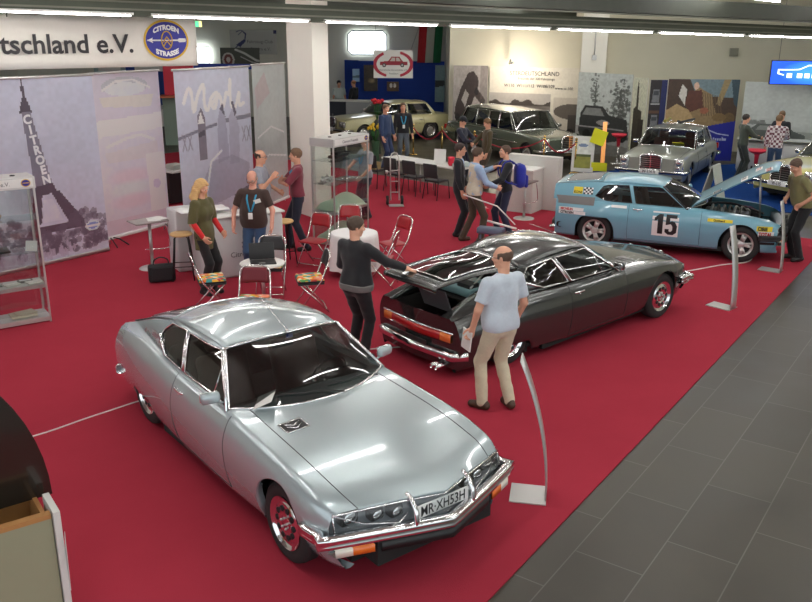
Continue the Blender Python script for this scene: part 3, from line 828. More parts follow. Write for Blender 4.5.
    d = MB(); d.rbox((wx-.10, 0, .82), (.3, k*1.6, .16), .05); d.build('dashboard', DARKIN, car); steering(car, wx-.42, .36, .86)
    for y in (.36, -.36): seat(car, wx-.78, y, sc)
    seat(car, rxx+.62, 0, sc, 1.2, .52, 'rear_bench')
    for x in (h, -h):
        for sd in (1, -1): wheel(car, x, sd*(k-.135), .315, .18, 'cap', sd, cols=hub)
    # front: bumper, grille, lamps
    fx = lambda y, o=0: sh.bow(F, abs(y))+o
    def bar(end, z, nm):
        e = F if end > 0 else Rr; line = [(sh.bow(e, abs(y))+end*.09, y, z) for y in np.linspace(-k*.9, k*.9, 13)]
        xs = e-end*.35; line = [(xs, -k-.02, z), (e-end*.02, -k-.015, z)]+line+[(e-end*.02, k+.015, z), (xs, k+.02, z)]
        m_ = MB(); m_.tube(line, .048, 0, 8, flat=.7); m_.tube([(p[0]+end*.035, p[1], p[2]) for p in line[2:-2]], .018, 1, 6); return m_.build(nm, [CHROME, BLACKP], car)
    bar(1, .46, 'front_bumper'); bar(-1, .48, 'rear_bumper')
    gm = MB(); gw, gz0, gz1 = (.27, .50, .87)
    gm.tube([(F+.03, -gw, gz0), (F+.05, -gw, gz1-.03), (F+.03, -gw*.6, gz1+.015), (F+.03, gw*.6, gz1+.015), (F+.05, gw, gz1-.03), (F+.03, gw, gz0)], .028, 0, 8, closed=True)
    gm.box((F+.01, 0, (gz0+gz1)/2), (.03, gw*2, gz1-gz0-.02), 1)
    for i in range(7): gm.box((F+.03, 0, gz0+.03+i*(gz1-gz0-.06)/6), (.03, gw*2, .012), 0)
    gm.box((F+.04, 0, (gz0+gz1)/2), (.03, .02, gz1-gz0), 0)
    G_ = gm.build('radiator_grille', [CHROME, BLACKP], car)
    st = MB(); sr = .045; c = (F+.02, 0, gz1+.09); st.tube([(c[0], math.cos(a)*sr, c[2]+math.sin(a)*sr) for a in np.linspace(0, 2*PI, 16, endpoint=False)], .004, closed=True, seg=4); st.tube([(c[0], 0, gz1), (c[0], 0, c[2]-sr)], .005, seg=4)
    for a in (PI/2, PI/2+2*PI/3, PI/2-2*PI/3): st.tube([c, (c[0], math.cos(a)*sr, c[2]+math.sin(a)*sr)], .004, seg=4)
    st.build('bonnet_emblem', CHROME, G_)
    for sd in (1, -1):
        y = (k-.19)*sd; l = MB()
        if style == 'upright':
            l.rbox((fx(y, .0), y, .655), (.09, .25, .33), .07, 0); l.rbox((fx(y, .02), y, .655), (.075, .21, .29), .06, 1)
            l.ball((fx(y, .06), y, .72), (.02, .085, .085), 2, 14, 8); l.ball((fx(y, .06), y, .585), (.018, .06, .05), 2, 12, 6)
        else:
            l.rbox((fx(y, .0), y-.04*sd, .66), (.09, .42, .21), .04, 0); l.rbox((fx(y, .02), y-.04*sd, .66), (.075, .38, .17), .03, 1)
            l.ball((fx(y, .06), y, .66), (.02, .08, .07), 2, 14, 8)
        l.build('headlamp', [CHROME, mat('lamp_face', (.5, .5, .47), .2, .3), mat('lamp_reflector', (.85, .86, .87), .15, 1.)], car)
        t = MB(); t.box((Rr+.0, (k-.2)*sd, .68), (.05, .3, .16)); t.build('tail_lamp', mat('red_lens', (.45, .012, .01), .15, coat=.8), car)
        if sd > 0 or n != 4: mirror(car, wx-.18, (k-.07)*sd, 1.0, sd, CHROME)
    pl = MB(); pl.rbox((F+.145, 0, .47), (.015, .5, .11), .004); p_ = pl.build('number_plate', mat('plate_white', (.8, .8, .78), .4), car)
    if plate: text_mesh('plate_lettering', plate, .11, BLACKP, p_, f=lambda x, y, z: (F+.155+z, x, .435+y), bold=.002, sx=.8)
    return car, sh, hs
# ------------------------------------------------------------------ people: smooth implicit bodies turned into meshes
class Field:
    def __init__(s, lo, hi, h):
        s.h = h; s.lo = np.array(lo, float)-2*h; n = np.ceil((np.array(hi)-s.lo+2*h)/h).astype(int)+1; s.n = n
        s.D = np.full(tuple(n), 9., np.float32)
    def _sl(s, lo, hi):
        a = np.maximum(0, np.floor((np.array(lo)-s.lo)/s.h).astype(int)); b = np.minimum(s.n, np.ceil((np.array(hi)-s.lo)/s.h).astype(int)+1)
        if (b <= a).any(): return None, None
        ax = [s.lo[k]+s.h*np.arange(a[k], b[k]) for k in range(3)]
        return (slice(a[0], b[0]), slice(a[1], b[1]), slice(a[2], b[2])), np.meshgrid(*ax, indexing='ij', sparse=True)
    def _put(s, sl, d, k):
        o = s.D[sl]; d = d.astype(np.float32)
        if k > 0:
            h = np.clip(.5+.5*(o-d)/k, 0, 1); s.D[sl] = np.where(np.abs(o-d) > k, np.minimum(o, d), o*(1-h)+d*h-k*h*(1-h))
        else: s.D[sl] = np.minimum(o, d)
    def cap(s, a, b, ra, rb, k=.02, sq=(1, 1, 1), clip=None):
        """tapered capsule; sq squashes space along the axes (torso sections)"""
        a = np.array(a, float); b = np.array(b, float); q = np.array(sq, float); m = max(ra, rb)*np.maximum(q, 1)+.06
        sl, G = s._sl(np.minimum(a, b)-m, np.maximum(a, b)+m)
        if sl is None: return s
        P = [(G[i]-a[i])/q[i] for i in range(3)]; v = (b-a)/q; L = float(v@v)+1e-12
        t = np.clip((P[0]*v[0]+P[1]*v[1]+P[2]*v[2])/L, 0, 1)
        d = np.sqrt((P[0]-t*v[0])**2+(P[1]-t*v[1])**2+(P[2]-t*v[2])**2)-(ra+(rb-ra)*t)
        d = d*min(q)
        if clip is not None:
            c, nrm = clip; nrm = np.array(nrm, float); nrm /= np.linalg.norm(nrm)
            d = np.maximum(d, (G[0]-c[0])*nrm[0]+(G[1]-c[1])*nrm[1]+(G[2]-c[2])*nrm[2])
        s._put(sl, d, k); return s
    def ell(s, c, r, k=.02, R=None, cut=False):
        c = np.array(c, float); r = np.array(r, float); m = max(r)+.05; sl, G = s._sl(c-m, c+m)
        if sl is None: return s
        P = [G[i]-c[i] for i in range(3)]
        if R is not None:
            Rt = np.array(R); P = [P[0]*Rt[0][i]+P[1]*Rt[1][i]+P[2]*Rt[2][i] for i in range(3)]
        q = np.sqrt((P[0]/r[0])**2+(P[1]/r[1])**2+(P[2]/r[2])**2); d = (q-1)*min(r)
        if cut:
            o = s.D[sl]; d = -d.astype(np.float32); h = np.clip(.5+.5*(d-o)/max(k, 1e-4), 0, 1); s.D[sl] = np.where(np.abs(o-d) > k, np.maximum(o, d), o*(1-h)+d*h+k*h*(1-h))
        else: s._put(sl, d, k)
        return s
    def plane(s, c, nrm):
        """keep the side opposite to nrm"""
        nrm = np.array(nrm, float); nrm /= np.linalg.norm(nrm); ax = [s.lo[k]+s.h*np.arange(s.n[k]) for k in range(3)]
        X, Y, Z = np.meshgrid(*ax, indexing='ij', sparse=True)
        s.D = np.maximum(s.D, ((X-c[0])*nrm[0]+(Y-c[1])*nrm[1]+(Z-c[2])*nrm[2]).astype(np.float32)); return s
    def wrinkle(s, amp, fr, seed=0):
        r = np.random.default_rng(seed); ax = [s.lo[k]+s.h*np.arange(s.n[k]) for k in range(3)]
        X, Y, Z = np.meshgrid(*ax, indexing='ij', sparse=True); t = 0
        for i in range(4):
            w = r.normal(size=3)*fr; t = t+np.sin(w[0]*X+w[1]*Y+w[2]*1.6*Z+r.random()*6)
        s.D = s.D+(amp*t/2).astype(np.float32); return s
    def mesh(s):
        D = s.D; S_ = D < 0
        if not S_.any(): return [], []
        n = D.shape; c = np.zeros((n[0]-1, n[1]-1, n[2]-1), np.int8)
        for i in (0, 1):
            for j in (0, 1):
                for k in (0, 1): c += S_[i:n[0]-1+i, j:n[1]-1+j, k:n[2]-1+k]
        act = (c > 0) & (c < 8); I = np.argwhere(act); idx = np.full(act.shape, -1, np.int64); idx[act] = np.arange(len(I))
        acc = np.zeros((len(I), 3)); cnt = np.zeros(len(I))
        cor = [(i, j, k) for i in (0, 1) for j in (0, 1) for k in (0, 1)]
        V = {q: D[I[:, 0]+q[0], I[:, 1]+q[1], I[:, 2]+q[2]] for q in cor}
        for a in cor:
            for ax in range(3):
                if a[ax]: continue
                b = list(a); b[ax] = 1; b = tuple(b); va, vb = V[a], V[b]; m = (va < 0) != (vb < 0)
                t = np.where(m, va/np.where(m, va-vb, 1), 0); p = np.tile(np.array(a, float), (len(I), 1)); p[:, ax] += t
                acc[m] += p[m]; cnt[m] += 1
        vs = (I+acc/np.maximum(cnt, 1)[:, None])*s.h+s.lo
        fs = []
        for ax in range(3):
            u, w = [(1, 2), (2, 0), (0, 1)][ax]
            A = [slice(1, n[i]-1) for i in range(3)]; B = list(A); A[ax] = slice(0, n[ax]-1); B[ax] = slice(1, n[ax])
            a, b = S_[tuple(A)], S_[tuple(B)]; m = a != b; E = np.argwhere(m); 
            if not len(E): continue
            off = np.array([1, 1, 1]); off[ax] = 0; E = E+off
            du = np.zeros(3, int); du[u] = 1; dw = np.zeros(3, int); dw[w] = 1
            g = lambda q: idx[q[:, 0], q[:, 1], q[:, 2]]
            q = np.stack([g(E-du-dw), g(E-dw), g(E), g(E-du)], 1); fl = ~a[m]
            q[fl] = q[fl][:, ::-1]; fs.append(q)
        return vs, np.concatenate(fs) if fs else []
def mesh_obj(name, parts, m, parent):
    vs, fs, o = [], [], 0
    for v, f in parts:
        if len(v) == 0: continue
        vs.append(v); fs.append(f+o); o += len(v)
    if not vs: return None
    vs = np.concatenate(vs); fs = np.concatenate(fs); me = bpy.data.meshes.new(name)
    me.vertices.add(len(vs)); me.vertices.foreach_set('co', vs.ravel()); me.loops.add(fs.size); me.loops.foreach_set('vertex_index', fs.ravel().astype(np.int32))
    me.polygons.add(len(fs)); me.polygons.foreach_set('loop_start', np.arange(0, fs.size, 4, dtype=np.int32)); me.polygons.foreach_set('loop_total', np.full(len(fs), 4, np.int32))
    me.polygons.foreach_set('use_smooth', np.ones(len(fs), bool)); me.update(); me.validate()
    me.materials.append(m); ob = bpy.data.objects.new(name, me); COL.objects.link(ob); ob.parent = parent; return ob

def v3(*a): return np.array(a, float)
def nrm(v): return v/(np.linalg.norm(v)+1e-9)
REST = ((.235, .02, 1.15), (.25, .09, .93))
def cmat(name, c, **k): return mat(name, c, **dict(dict(rough=.85, noise=.12, nscale=35, sheen=.2), **k))
SKIN = mat('skin', srgb(214, 160, 132), .55, noise=.06, nscale=30)
SHOE_BR = mat('brown_shoe_leather', srgb(70, 50, 36), .5); SHOE_BK = mat('black_shoe_leather', (.012, .012, .012), .45)
BADGE = mat('white_badge', (.8, .8, .78), .5); LANY = mat('light_blue_lanyard', srgb(60, 160, 200), .7)

def person(loc, face, label, top, pants, shoes=None, h=1.76, girth=1., belly=0., sleeve='short', hem=.93, hair='short', hairc=(.05, .03, .02), skin=None,
           R=REST, L=REST, feet=((.11, .0), (-.11, .0)), toes=(10, -10), lean=0., head=(0., 0.), res=1., glasses=False, seated=False, collar=None, open_jacket=None, vest=None,
           dress=0., extras=None, finger=.5, group=None, hips=None, knees=None, pose_grip=None, cap=None, tophem=None, cuff=None, fem=False):
    """face: world angle the person looks along; local frame x = own right, y = forward, z up, sizes for 1.76 m"""
    root = empty('person', (loc[0], loc[1], loc[2] if len(loc) > 2 else 0), face-PI/2, label, 'person', group); k = h/1.76; root.scale = (k, k, k)
    SK = skin or SKIN; hb = .010*res; hf = .0065*res; hh = .0055*res
    lz = math.tan(lean)
    def T(x, y, z): return v3(x, y+max(0, z-.95)*lz, z-max(0, z-.95)*(1-math.cos(lean)))
    g = girth; gx = .93 if fem else 1.
    pel = T(0, 0, .95); sh = {1: T(.185*gx*(.9+.1*g), -.01, 1.412), -1: T(-.185*gx*(.9+.1*g), -.01, 1.412)}
    el = {1: v3(*R[0]), -1: v3(-L[0][0], L[0][1], L[0][2])}; wr = {1: v3(*R[1]), -1: v3(-L[1][0], L[1][1], L[1][2])}
    # keep limb lengths human
    for s_ in (1, -1):
        d = nrm(el[s_]-sh[s_]); el[s_] = sh[s_]+d*.29; d2 = nrm(wr[s_]-el[s_]); wr[s_] = el[s_]+d2*.25
    hp = {1: T(.09, 0, .93), -1: T(-.09, 0, .93)}; an = {}; kn = {}
    for s_, i in ((1, 0), (-1, 1)):
        a = v3(feet[i][0], feet[i][1], .085+(feet[i][2] if len(feet[i]) > 2 else 0)); an[s_] = a
        if knees: kn[s_] = v3(*knees[i])
        else:
            m = (hp[s_]+a)/2; D = np.linalg.norm(hp[s_]-a); b = math.sqrt(max(0, .44**2-(D/2)**2)) if D < .88 else 0; kn[s_] = m+v3(0, min(b, .25), 0)+v3(0, .012, .0)
    nb = T(0, -.015, 1.47); hc = T(0, .015, 1.645)+v3(0, math.sin(head[1])*.03, 0)
    lo, hi = v3(-.75, -.75, -.01), v3(.75, .85, 1.84)
    bb = np.array([*an.values(), *kn.values(), *hp.values(), *sh.values(), *el.values(), *wr.values(), hc]); lo = bb.min(0)-.22; hi = bb.max(0)+.22; lo[2] = max(lo[2], -.01)
    DQ = (1, .66, 1)
    def torso(F, o=0., z0=0, hipw=.0):
        F.cap(T(-.065, 0, .96), T(.065, 0, .96), (.100+o+hipw)*g, (.100+o+hipw)*g, .03, (1, .92, 1.1))
        F.cap(T(-.045, .012+belly*.5, 1.10), T(.045, .012+belly*.5, 1.10), (.100+o+belly*.55)*g*gx, (.100+o+belly*.55)*g*gx, .06, (1, .86, 1.2))
        F.cap(T(-.075, .0, 1.29), T(.075, .0, 1.29), (.100+o)*(.6+.4*g)*gx, (.100+o)*(.6+.4*g)*gx, .06, (1, .88, 1.3))
        if fem: 
            for q in (1, -1): F.ell(T(.07*q, .068, 1.275), (.06+o, .05+o, .06+o), .07)
        F.cap(sh[1]+v3(-.03, 0, -.012), sh[-1]+v3(.03, 0, -.012), (.052+o), (.052+o), .05)
        for q in (1, -1): F.cap(nb+v3(.02*q, -.01, -.025), sh[q]+v3(-.04*q, 0, .0), .046+o*.8, .042+o*.8, .03)
        F.cap(T(0, -.01, 1.43), T(0, -.012, 1.475), .075+o*.8, .052+o*.5, .05)
    def arm(F, s_, o=0., upto=9., k_=.02, sc=1.):
        a, e, w = sh[s_], el[s_], wr[s_]
        if upto <= 1:
            c = a+(e-a)*upto; F.cap(a, a+(e-a)*min(1, upto+.15), .054+o, .047+o, .03, clip=(c, e-a)); return
        F.cap(a, e, .054+o, .042+o*.9, .03)
        c = e+(w-e)*(upto-1) if upto < 2 else None
        F.cap(e, w, .042+o*.9, .029+o*(.6 if o < .02 else .5), .015, clip=(c, w-e) if c is not None else None)
    def leg(F, s_, o=0., loose=0.):
        F.cap(hp[s_]+v3(0, -.005, -.02), kn[s_], (.082+o)*(.5+.5*g), .056+o+loose*.5, .025); F.cap(kn[s_], an[s_], .055+o+loose*.5, .038+o+loose, .015)
        if not loose: F.cap(kn[s_]+(an[s_]-kn[s_])*.1+v3(0, -.02, 0), kn[s_]+(an[s_]-kn[s_])*.5+v3(0, -.022, 0), .042, .036, .03)
    # ---- body (hidden parts coarse, head and hands fine)
    F = Field(lo, hi, hb*1.5); torso(F, -.008)
    for s_ in (1, -1): arm(F, s_, -.002); leg(F, s_, -.006); F.cap(an[s_]+v3(0, -.02, -.03), an[s_]+v3(math.sin(-toes[0 if s_ > 0 else 1]*D2R*-1)*.1, .11, -.05), .034, .028, .02)
    F.cap(nb+v3(0, 0, -.03), nb+(hc-nb)*.5, .056, .052, .03)
    parts = [F.mesh()]
    # head
    yw, pt = head; cy, sy = math.cos(yw), math.sin(yw); cp, sp = math.cos(pt), math.sin(pt)
    Rz = np.array([[cy, -sy, 0], [sy, cy, 0], [0, 0, 1]]); Rx = np.array([[1, 0, 0], [0, cp, -sp], [0, sp, cp]]); HR = Rz@Rx
    H = lambda x, y, z: hc+HR@v3(x, y, z)
    fw = .94 if fem else 1.
    def skull(F, o=0.):
        F.ell(H(0, -.012, .035), (.074+o, .093+o, .083+o), .02, HR)
    F = Field(hc-.19, hc+.19, hf); skull(F)
    F.ell(H(0, .022, -.03), (.057*fw*(.8+.2*g), .068, .072), .03, HR); F.ell(H(0, .05, -.082), (.028*fw, .026, .024), .02, HR)      # face, chin
    F.cap(H(-.05, .0, -.06), H(0, .055, -.085), .02, .02, .02); F.cap(H(.05, .0, -.06), H(0, .055, -.085), .02, .02, .02)       # jaw
    F.cap(H(-.03, .076, .028), H(.03, .076, .028), .012, .012, .02)                                                  # brow
    for q in (1, -1):
        F.ell(H(.031*q, .098, .006), (.016, .018, .012), .012, HR, cut=True); F.ell(H(.044*q, .062, -.022), (.02, .022, .018), .02, HR)
        F.ell(H(.074*q, -.012, -.004), (.010, .018, .030), .006, HR)
        F.ell(H(.012*q, .096, -.030), (.009, .010, .008), .006, HR)
        F.ell(H(.031*q, .078, .006), (.014, .013, .011), .003, HR)
    F.cap(H(0, .088, .012), H(0, .106, -.022), .007, .012, .01)                                                     # nose
    F.cap(H(-.018, .083, -.052), H(.018, .083, -.052), .006, .006, .006); F.cap(H(-.014, .082, -.062), H(.014, .082, -.062), .007, .007, .006)
    F.cap(nb+v3(0, 0, -.03), H(0, -.02, -.045), .058, .054, .025)
    F.plane(nb+v3(0, 0, -.02), (0, 0, -1)); parts.append(F.mesh())
    # hands
    fing = {}
    for s_, fc in ((1, R[2] if len(R) > 2 else None), (-1, L[2] if len(L) > 2 else None)):
        w = wr[s_]; d = nrm(w-el[s_]); fc = dict(fc or {})
        hd = nrm(d+v3(*fc.get('bend', (0, 0, 0)))*1.); pn = v3(*fc.get('palm', (-s_, .2, 0)))     # palm normal
        pn = nrm(pn-hd*(pn@hd)); sd = np.cross(hd, pn)                                                # across the palm
        th = nrm(v3(*fc.get('thumb', (0, 1, .2)))); 
        if sd@th < 0: sd = -sd
        curl = fc.get('curl', .5); spread = fc.get('spread', .12)
        c0 = w+hd*.02; F = Field(w-.21, w+.21, hh)
        F.cap(w-d*.07, w, .034, .028, .01); F.cap(w, w+hd*.03, .028, .028, .02, (1, 1, 1))
        Rm = np.stack([hd, pn, sd], 1)
        F.ell(w+hd*.052, (.052, .017, .043), .012, Rm)
        for i, (o_, L_) in enumerate(((.031, .072), (.011, .080), (-.010, .075), (-.030, .060))):
            b = w+hd*.085+sd*o_; dr = nrm(hd+sd*o_*spread*25*.3); p = b-hd*.02; a = 0; seg = (.45, .32, .23); cur = b; F.cap(p, cur, .0105, .0095, .006)
            for j in range(3):
                a += curl*(.75, .8, .5)[j]; dd = nrm(dr*math.cos(a)+pn*math.sin(a)); nx = cur+dd*L_*seg[j]; F.cap(cur, nx, .0095-.001*j, .0088-.001*j, .003); cur = nx
        b = w+hd*.025+sd*.028; t1 = b+nrm(hd*.7+sd*.75+pn*.25)*.035; t2 = t1+nrm(hd*.9+sd*.35+pn*(.2+curl*.4))*.03; t3 = t2+nrm(hd+pn*(.2+curl*.6))*.024
        F.cap(b, t1, .014, .012, .01); F.cap(t1, t2, .011, .010, .003); F.cap(t2, t3, .010, .008, .003)
        parts.append(F.mesh()); fing[s_] = w+hd*.09
    body = mesh_obj('body', parts, SK, root)
    # ---- clothes
    F = Field(lo, hi, hb)
    for s_ in (1, -1): leg(F, s_, .006, .016)
    F.cap(T(-.065, 0, .95), T(.065, 0, .95), .102*g, .102*g, .03, (1, .9, 1.1)); 
    if belly: F.cap(T(-.045, .01, 1.02), T(.045, .01, 1.02), (.10+belly*.3)*g, (.10+belly*.3)*g, .05, (1, .86, 1.))
    F.wrinkle(.0025, 19, 3); F.plane((0, 0, .045 if not seated else -1), (0, 0, -1)); F.plane(T(0, 0, 1.03), (0, 0, 1))
    mesh_obj('trousers', [F.mesh()], pants, root)
    F = Field(lo, hi, hb); ups = {'short': .72, 'long': 1.95, 'elbow': .98, 'threequarter': 1.45, 'none': .02}[sleeve]; thick = .012 if sleeve != 'long' else .014
    torso(F, thick, hipw=.004)
    if dress: F.cap(T(-.04, 0, 1.02), v3(-.04, 0, .70), .125*g, .155*g, .05, (1, .85, 1)); F.cap(T(.04, 0, 1.02), v3(.04, 0, .70), .125*g, .155*g, .05, (1, .85, 1))
    for s_ in (1, -1): arm(F, s_, thick+.004, ups)
    F.wrinkle(.004, 24, 5); F.plane(T(0, 0, hem), (0, 0, -1)); F.ell(nb+v3(0, .02, .045), (.068, .075, .04), .01, cut=True); F.plane(T(0, 0, 1.505), (0, 0, 1))
    tp = mesh_obj('dress' if dress else ('jacket' if sleeve == 'long' and open_jacket is not None else 'shirt'), [F.mesh()], top, root)
    if sleeve == 'long' and cuff is not None:
        F = Field(lo, hi, hb)
        for s_ in (1, -1): F.cap(el[s_]+(wr[s_]-el[s_])*.8, wr[s_], .036, .034, .0, clip=(el[s_]+(wr[s_]-el[s_])*.97, wr[s_]-el[s_]))
        mesh_obj('cuff', [F.mesh()], cuff, tp)
    if tophem is not None:
        F = Field(lo, hi, hb); torso(F, .023, hipw=.006); F.plane(T(0, 0, hem-.005), (0, 0, -1)); F.plane(T(0, 0, hem+.075), (0, 0, 1)); mesh_obj('waistband', [F.mesh()], tophem, tp)
    if open_jacket is not None:      # shirt front showing between the lapels
        F = Field(lo, hi, hb); torso(F, .016); F.plane(T(0, .02, 0), (0, -1, 0)); F.plane((.045, 0, 0), (1, 0, 0)); F.plane((-.045, 0, 0), (-1, 0, 0)); F.plane(T(0, 0, 1.12), (0, 0, -1)); F.plane(T(0, 0, 1.49), (0, 0, 1)); mesh_obj('shirt_front', [F.mesh()], open_jacket, tp)
    if vest is not None:
        F = Field(lo, hi, hb); torso(F, .020, hipw=.004); F.wrinkle(.003, 24, 6); F.plane(T(0, 0, hem-.01), (0, 0, -1)); F.plane(T(0, 0, 1.47), (0, 0, 1)); F.ell(nb+v3(0, .03, .0), (.068, .09, .06), .01, cut=True); mesh_obj('vest', [F.mesh()], vest, root)
    if collar is not None:
        F = Field(nb-.14, nb+.14, hf); F.cap(nb+v3(0, -.0, -.01), nb+v3(0, .0, .03), .071, .064, 0); F.plane(nb+v3(0, 0, .028), (0, -.35, 1)); F.plane(nb+v3(0, 0, -.02), (0, 0, -1)); mesh_obj('collar', [F.mesh()], collar, tp)
    sm = shoes or SHOE_BK
    for s_, ti in ((1, toes[0]), (-1, toes[1])):
        a = an[s_]; t = v3(math.sin(ti*D2R), math.cos(ti*D2R), 0); F = Field(a-.24, a+.24, hb*.9); z = a[2]-.085
        F.cap(v3(a[0], a[1], z+.05)-t*.045, v3(a[0], a[1], z+.035)+t*.13, .046, .040, .02, (1, 1, 1)); F.cap(v3(a[0], a[1], z+.09)-t*.01, v3(a[0], a[1], z+.05)+t*.03, .042, .045, .03); F.plane((0, 0, z+.001), (0, 0, -1)); mesh_obj('shoe', [F.mesh()], sm, root)
    # ---- hair, eyes, glasses
    hm = mat('hair_%02d%02d%02d' % tuple(int(c*99) for c in hairc), hairc, .7, noise=.3, nscale=90)
    F = Field(hc-(.40 if hair == 'long' else .22), hc+.22, hf)
    if hair == 'bald':
        skull(F, .006); F.plane(H(0, .0, .058), HR@v3(0, .15, 1)); F.plane(H(0, .032, 0), HR@v3(0, 1, .1)); F.plane(H(0, 0, -.045), HR@v3(0, .0, -1))
    elif hair in ('short', 'receding'):
        skull(F, .013 if hair == 'short' else .009); F.plane(H(0, .058 if hair == 'short' else .03, .045), HR@v3(0, .8, -.62)); F.plane(H(0, -.0, -.035), HR@v3(0, .55, -1))
    elif hair == 'long':
        skull(F, .018); F.plane(H(0, .060, .045), HR@v3(0, .8, -.6)); F.wrinkle(.003, 60, 2)
        for i in range(13):
            a = PI*(-.10+1.2*i/12); p = H(math.cos(a)*.088, -.015-math.sin(a)*.085, -.04); q_ = p+v3(math.cos(a)*.035, -.03-.02*abs(math.sin(a)), -.12)
            F.cap(H(math.cos(a)*.07, -.02-math.sin(a)*.07, .05), p, .022, .030, .02); F.cap(p, q_, .030, .030, .02); F.cap(q_, q_+v3(-math.cos(a)*.02, .05*abs(math.cos(a)), -.13-.03*math.sin(a)), .030, .012, .02)
    if hair != 'none': F.wrinkle(.002, 80, 4); mesh_obj('hair', [F.mesh()], hm, root)
    if cap is not None:
        F = Field(hc-.2, hc+.22, hf); skull(F, .018); F.plane(H(0, .0, .045), HR@v3(0, 0, -1)); F.cap(H(-.03, .09, .05), H(.03, .09, .05), .045, .045, .01, (1, 1, .25)); mesh_obj('cap', [F.mesh()], cap, root)
    HM = Matrix([list(r) for r in HR])
    if res < 1.6:
        for q in (1, -1):
            e = MB(); e.ball(H(.031*q, .084, .006), (.0125, .009, .008), 0, 10, 6, R=HM); e.ball(H(.031*q, .0925, .006), (.0055, .003, .0055), 1, 8, 5, R=HM); e.build('eye', [mat('eye_white', (.75, .73, .7), .3), mat('eye_dark', (.03, .02, .015), .2)], root)
            b = MB(); b.tube([H(.014*q, .094, .024), H(.032*q, .090, .030), H(.050*q, .078, .024)], [.003, .004, .002], 0, 5); b.build('eyebrow', hm, root)
        m_ = MB(); m_.tube([H(-.022, .081, -.057), H(0, .0905, -.057), H(.022, .081, -.057)], [.0015, .003, .0015], 0, 5); m_.build('mouth', mat('lips', srgb(168, 92, 84), .5), root)
    if glasses:
        e = MB()
        for q in (1, -1):
            e.tube([H(q*.033+math.cos(a)*.024, .104, .005+math.sin(a)*.016) for a in np.linspace(0, 2*PI, 14, endpoint=False)], .0028, 0, 5, closed=True); e.tube([H(q*.056, .103, .008), H(q*.080, .03, .010), H(q*.08, -.02, .0)], .0028, 0, 5)
        e.tube([H(-.01, .105, .008), H(.01, .105, .008)], .0025, 0, 5); e.build('glasses', mat('dark_frames', (.03, .02, .02), .3), root)
    J = dict(T=T, H=H, sh=sh, el=el, wr=wr, hand=fing, hip=hp, nb=nb, k=k, root=root, top=tp)
    return J
def lanyard(J, col=None, badge=True, z=1.12, w=.012, push=0., chest=0.):
    m = MB(); T = J['T']; nb = J['nb']
    for q in (1, -1): m.tube([nb+v3(.055*q, -.04, .02), nb+v3(.075*q, .03, -.01), T(.065*q, .120+chest, 1.36), T(.05*q, .125+chest+push*.3, 1.28), T(.012*q, .137+push, z+.06)], w*.6, 0, 4, flat=2.)
    o = m.build('lanyard', col or LANY, J['root'])
    if badge: b = MB(); b.rbox(T(0, .15+push, z), (.07, .006, .10), .004); b.build('badge', BADGE, o)
    return o
# ------------------------------------------------------------------ the hall
A1 = 55.1*D2R                                   # direction of the carpet edge and floor tiles
def floor_mat():
    m = mat('tile_floor', (.1, .1, .09), .32); nt = m.node_tree; b = nt.nodes['Principled BSDF']
    tc = nt.nodes.new('ShaderNodeTexCoord'); mp = nt.nodes.new('ShaderNodeMapping'); mp.inputs['Rotation'].default_value = (0, 0, -A1)
    br = nt.nodes.new('ShaderNodeTexBrick'); br.inputs['Scale'].default_value = 1.; br.inputs['Brick Width'].default_value = 1.1; br.inputs['Row Height'].default_value = .55
    br.offset = .5; br.inputs['Mortar Size'].default_value = .006; br.inputs['Mortar Smooth'].default_value = .3
    br.inputs['Color1'].default_value = (.040, .034, .023, 1); br.inputs['Color2'].default_value = (.053, .046, .032, 1); br.inputs['Mortar'].default_value = (.105, .10, .085, 1)
    n = nt.nodes.new('ShaderNodeTexNoise'); n.inputs['Scale'].default_value = 1.3; n.inputs['Detail'].default_value = 8
    mx = nt.nodes.new('ShaderNodeMixRGB'); mx.blend_type = 'OVERLAY'; mx.inputs[0].default_value = .5
    nt.links.new(tc.outputs['Object'], mp.inputs['Vector']); nt.links.new(mp.outputs[0], br.inputs['Vector']); nt.links.new(tc.outputs['Object'], n.inputs['Vector'])
    nt.links.new(br.outputs['Color'], mx.inputs[1]); nt.links.new(n.outputs['Fac'], mx.inputs[2]); nt.links.new(mx.outputs[0], b.inputs['Base Color'])
    rr = nt.nodes.new('ShaderNodeMapRange'); rr.inputs['To Min'].default_value = .22; rr.inputs['To Max'].default_value = .5; nt.links.new(n.outputs['Fac'], rr.inputs['Value']); nt.links.new(rr.outputs[0], b.inputs['Roughness'])
    return m
def carpet_mat(name, c, c2):
    m = mat(name, c, .95, spec=.04); nt = m.node_tree; b = nt.nodes['Principled BSDF']
    tc = nt.nodes.new('ShaderNodeTexCoord'); n = nt.nodes.new('ShaderNodeTexNoise'); n.inputs['Scale'].default_value = 1.1; n.inputs['Detail'].default_value = 10; n.inputs['Roughness'].default_value = .65
    f = nt.nodes.new('ShaderNodeTexNoise'); f.inputs['Scale'].default_value = 220
    r = nt.nodes.new('ShaderNodeMixRGB'); r.inputs[1].default_value = (*c, 1); r.inputs[2].default_value = (*c2, 1)
    bp = nt.nodes.new('ShaderNodeBump'); bp.inputs['Strength'].default_value = .5; bp.inputs['Distance'].default_value = .004
    nt.links.new(tc.outputs['Object'], n.inputs['Vector']); nt.links.new(tc.outputs['Object'], f.inputs['Vector']); nt.links.new(n.outputs['Fac'], r.inputs[0]); nt.links.new(r.outputs[0], b.inputs['Base Color'])
    nt.links.new(f.outputs['Fac'], bp.inputs['Height']); nt.links.new(bp.outputs[0], b.inputs['Normal']); return m
FM = floor_mat()
struct(MB().box((1, 19, -.06), (44, 50, .1)).build('floor', FM))
RED = carpet_mat('red_carpet', (.41, .040, .064), (.33, .028, .048)); BLU = carpet_mat('blue_carpet', (.012, .05, .20), (.009, .035, .15))
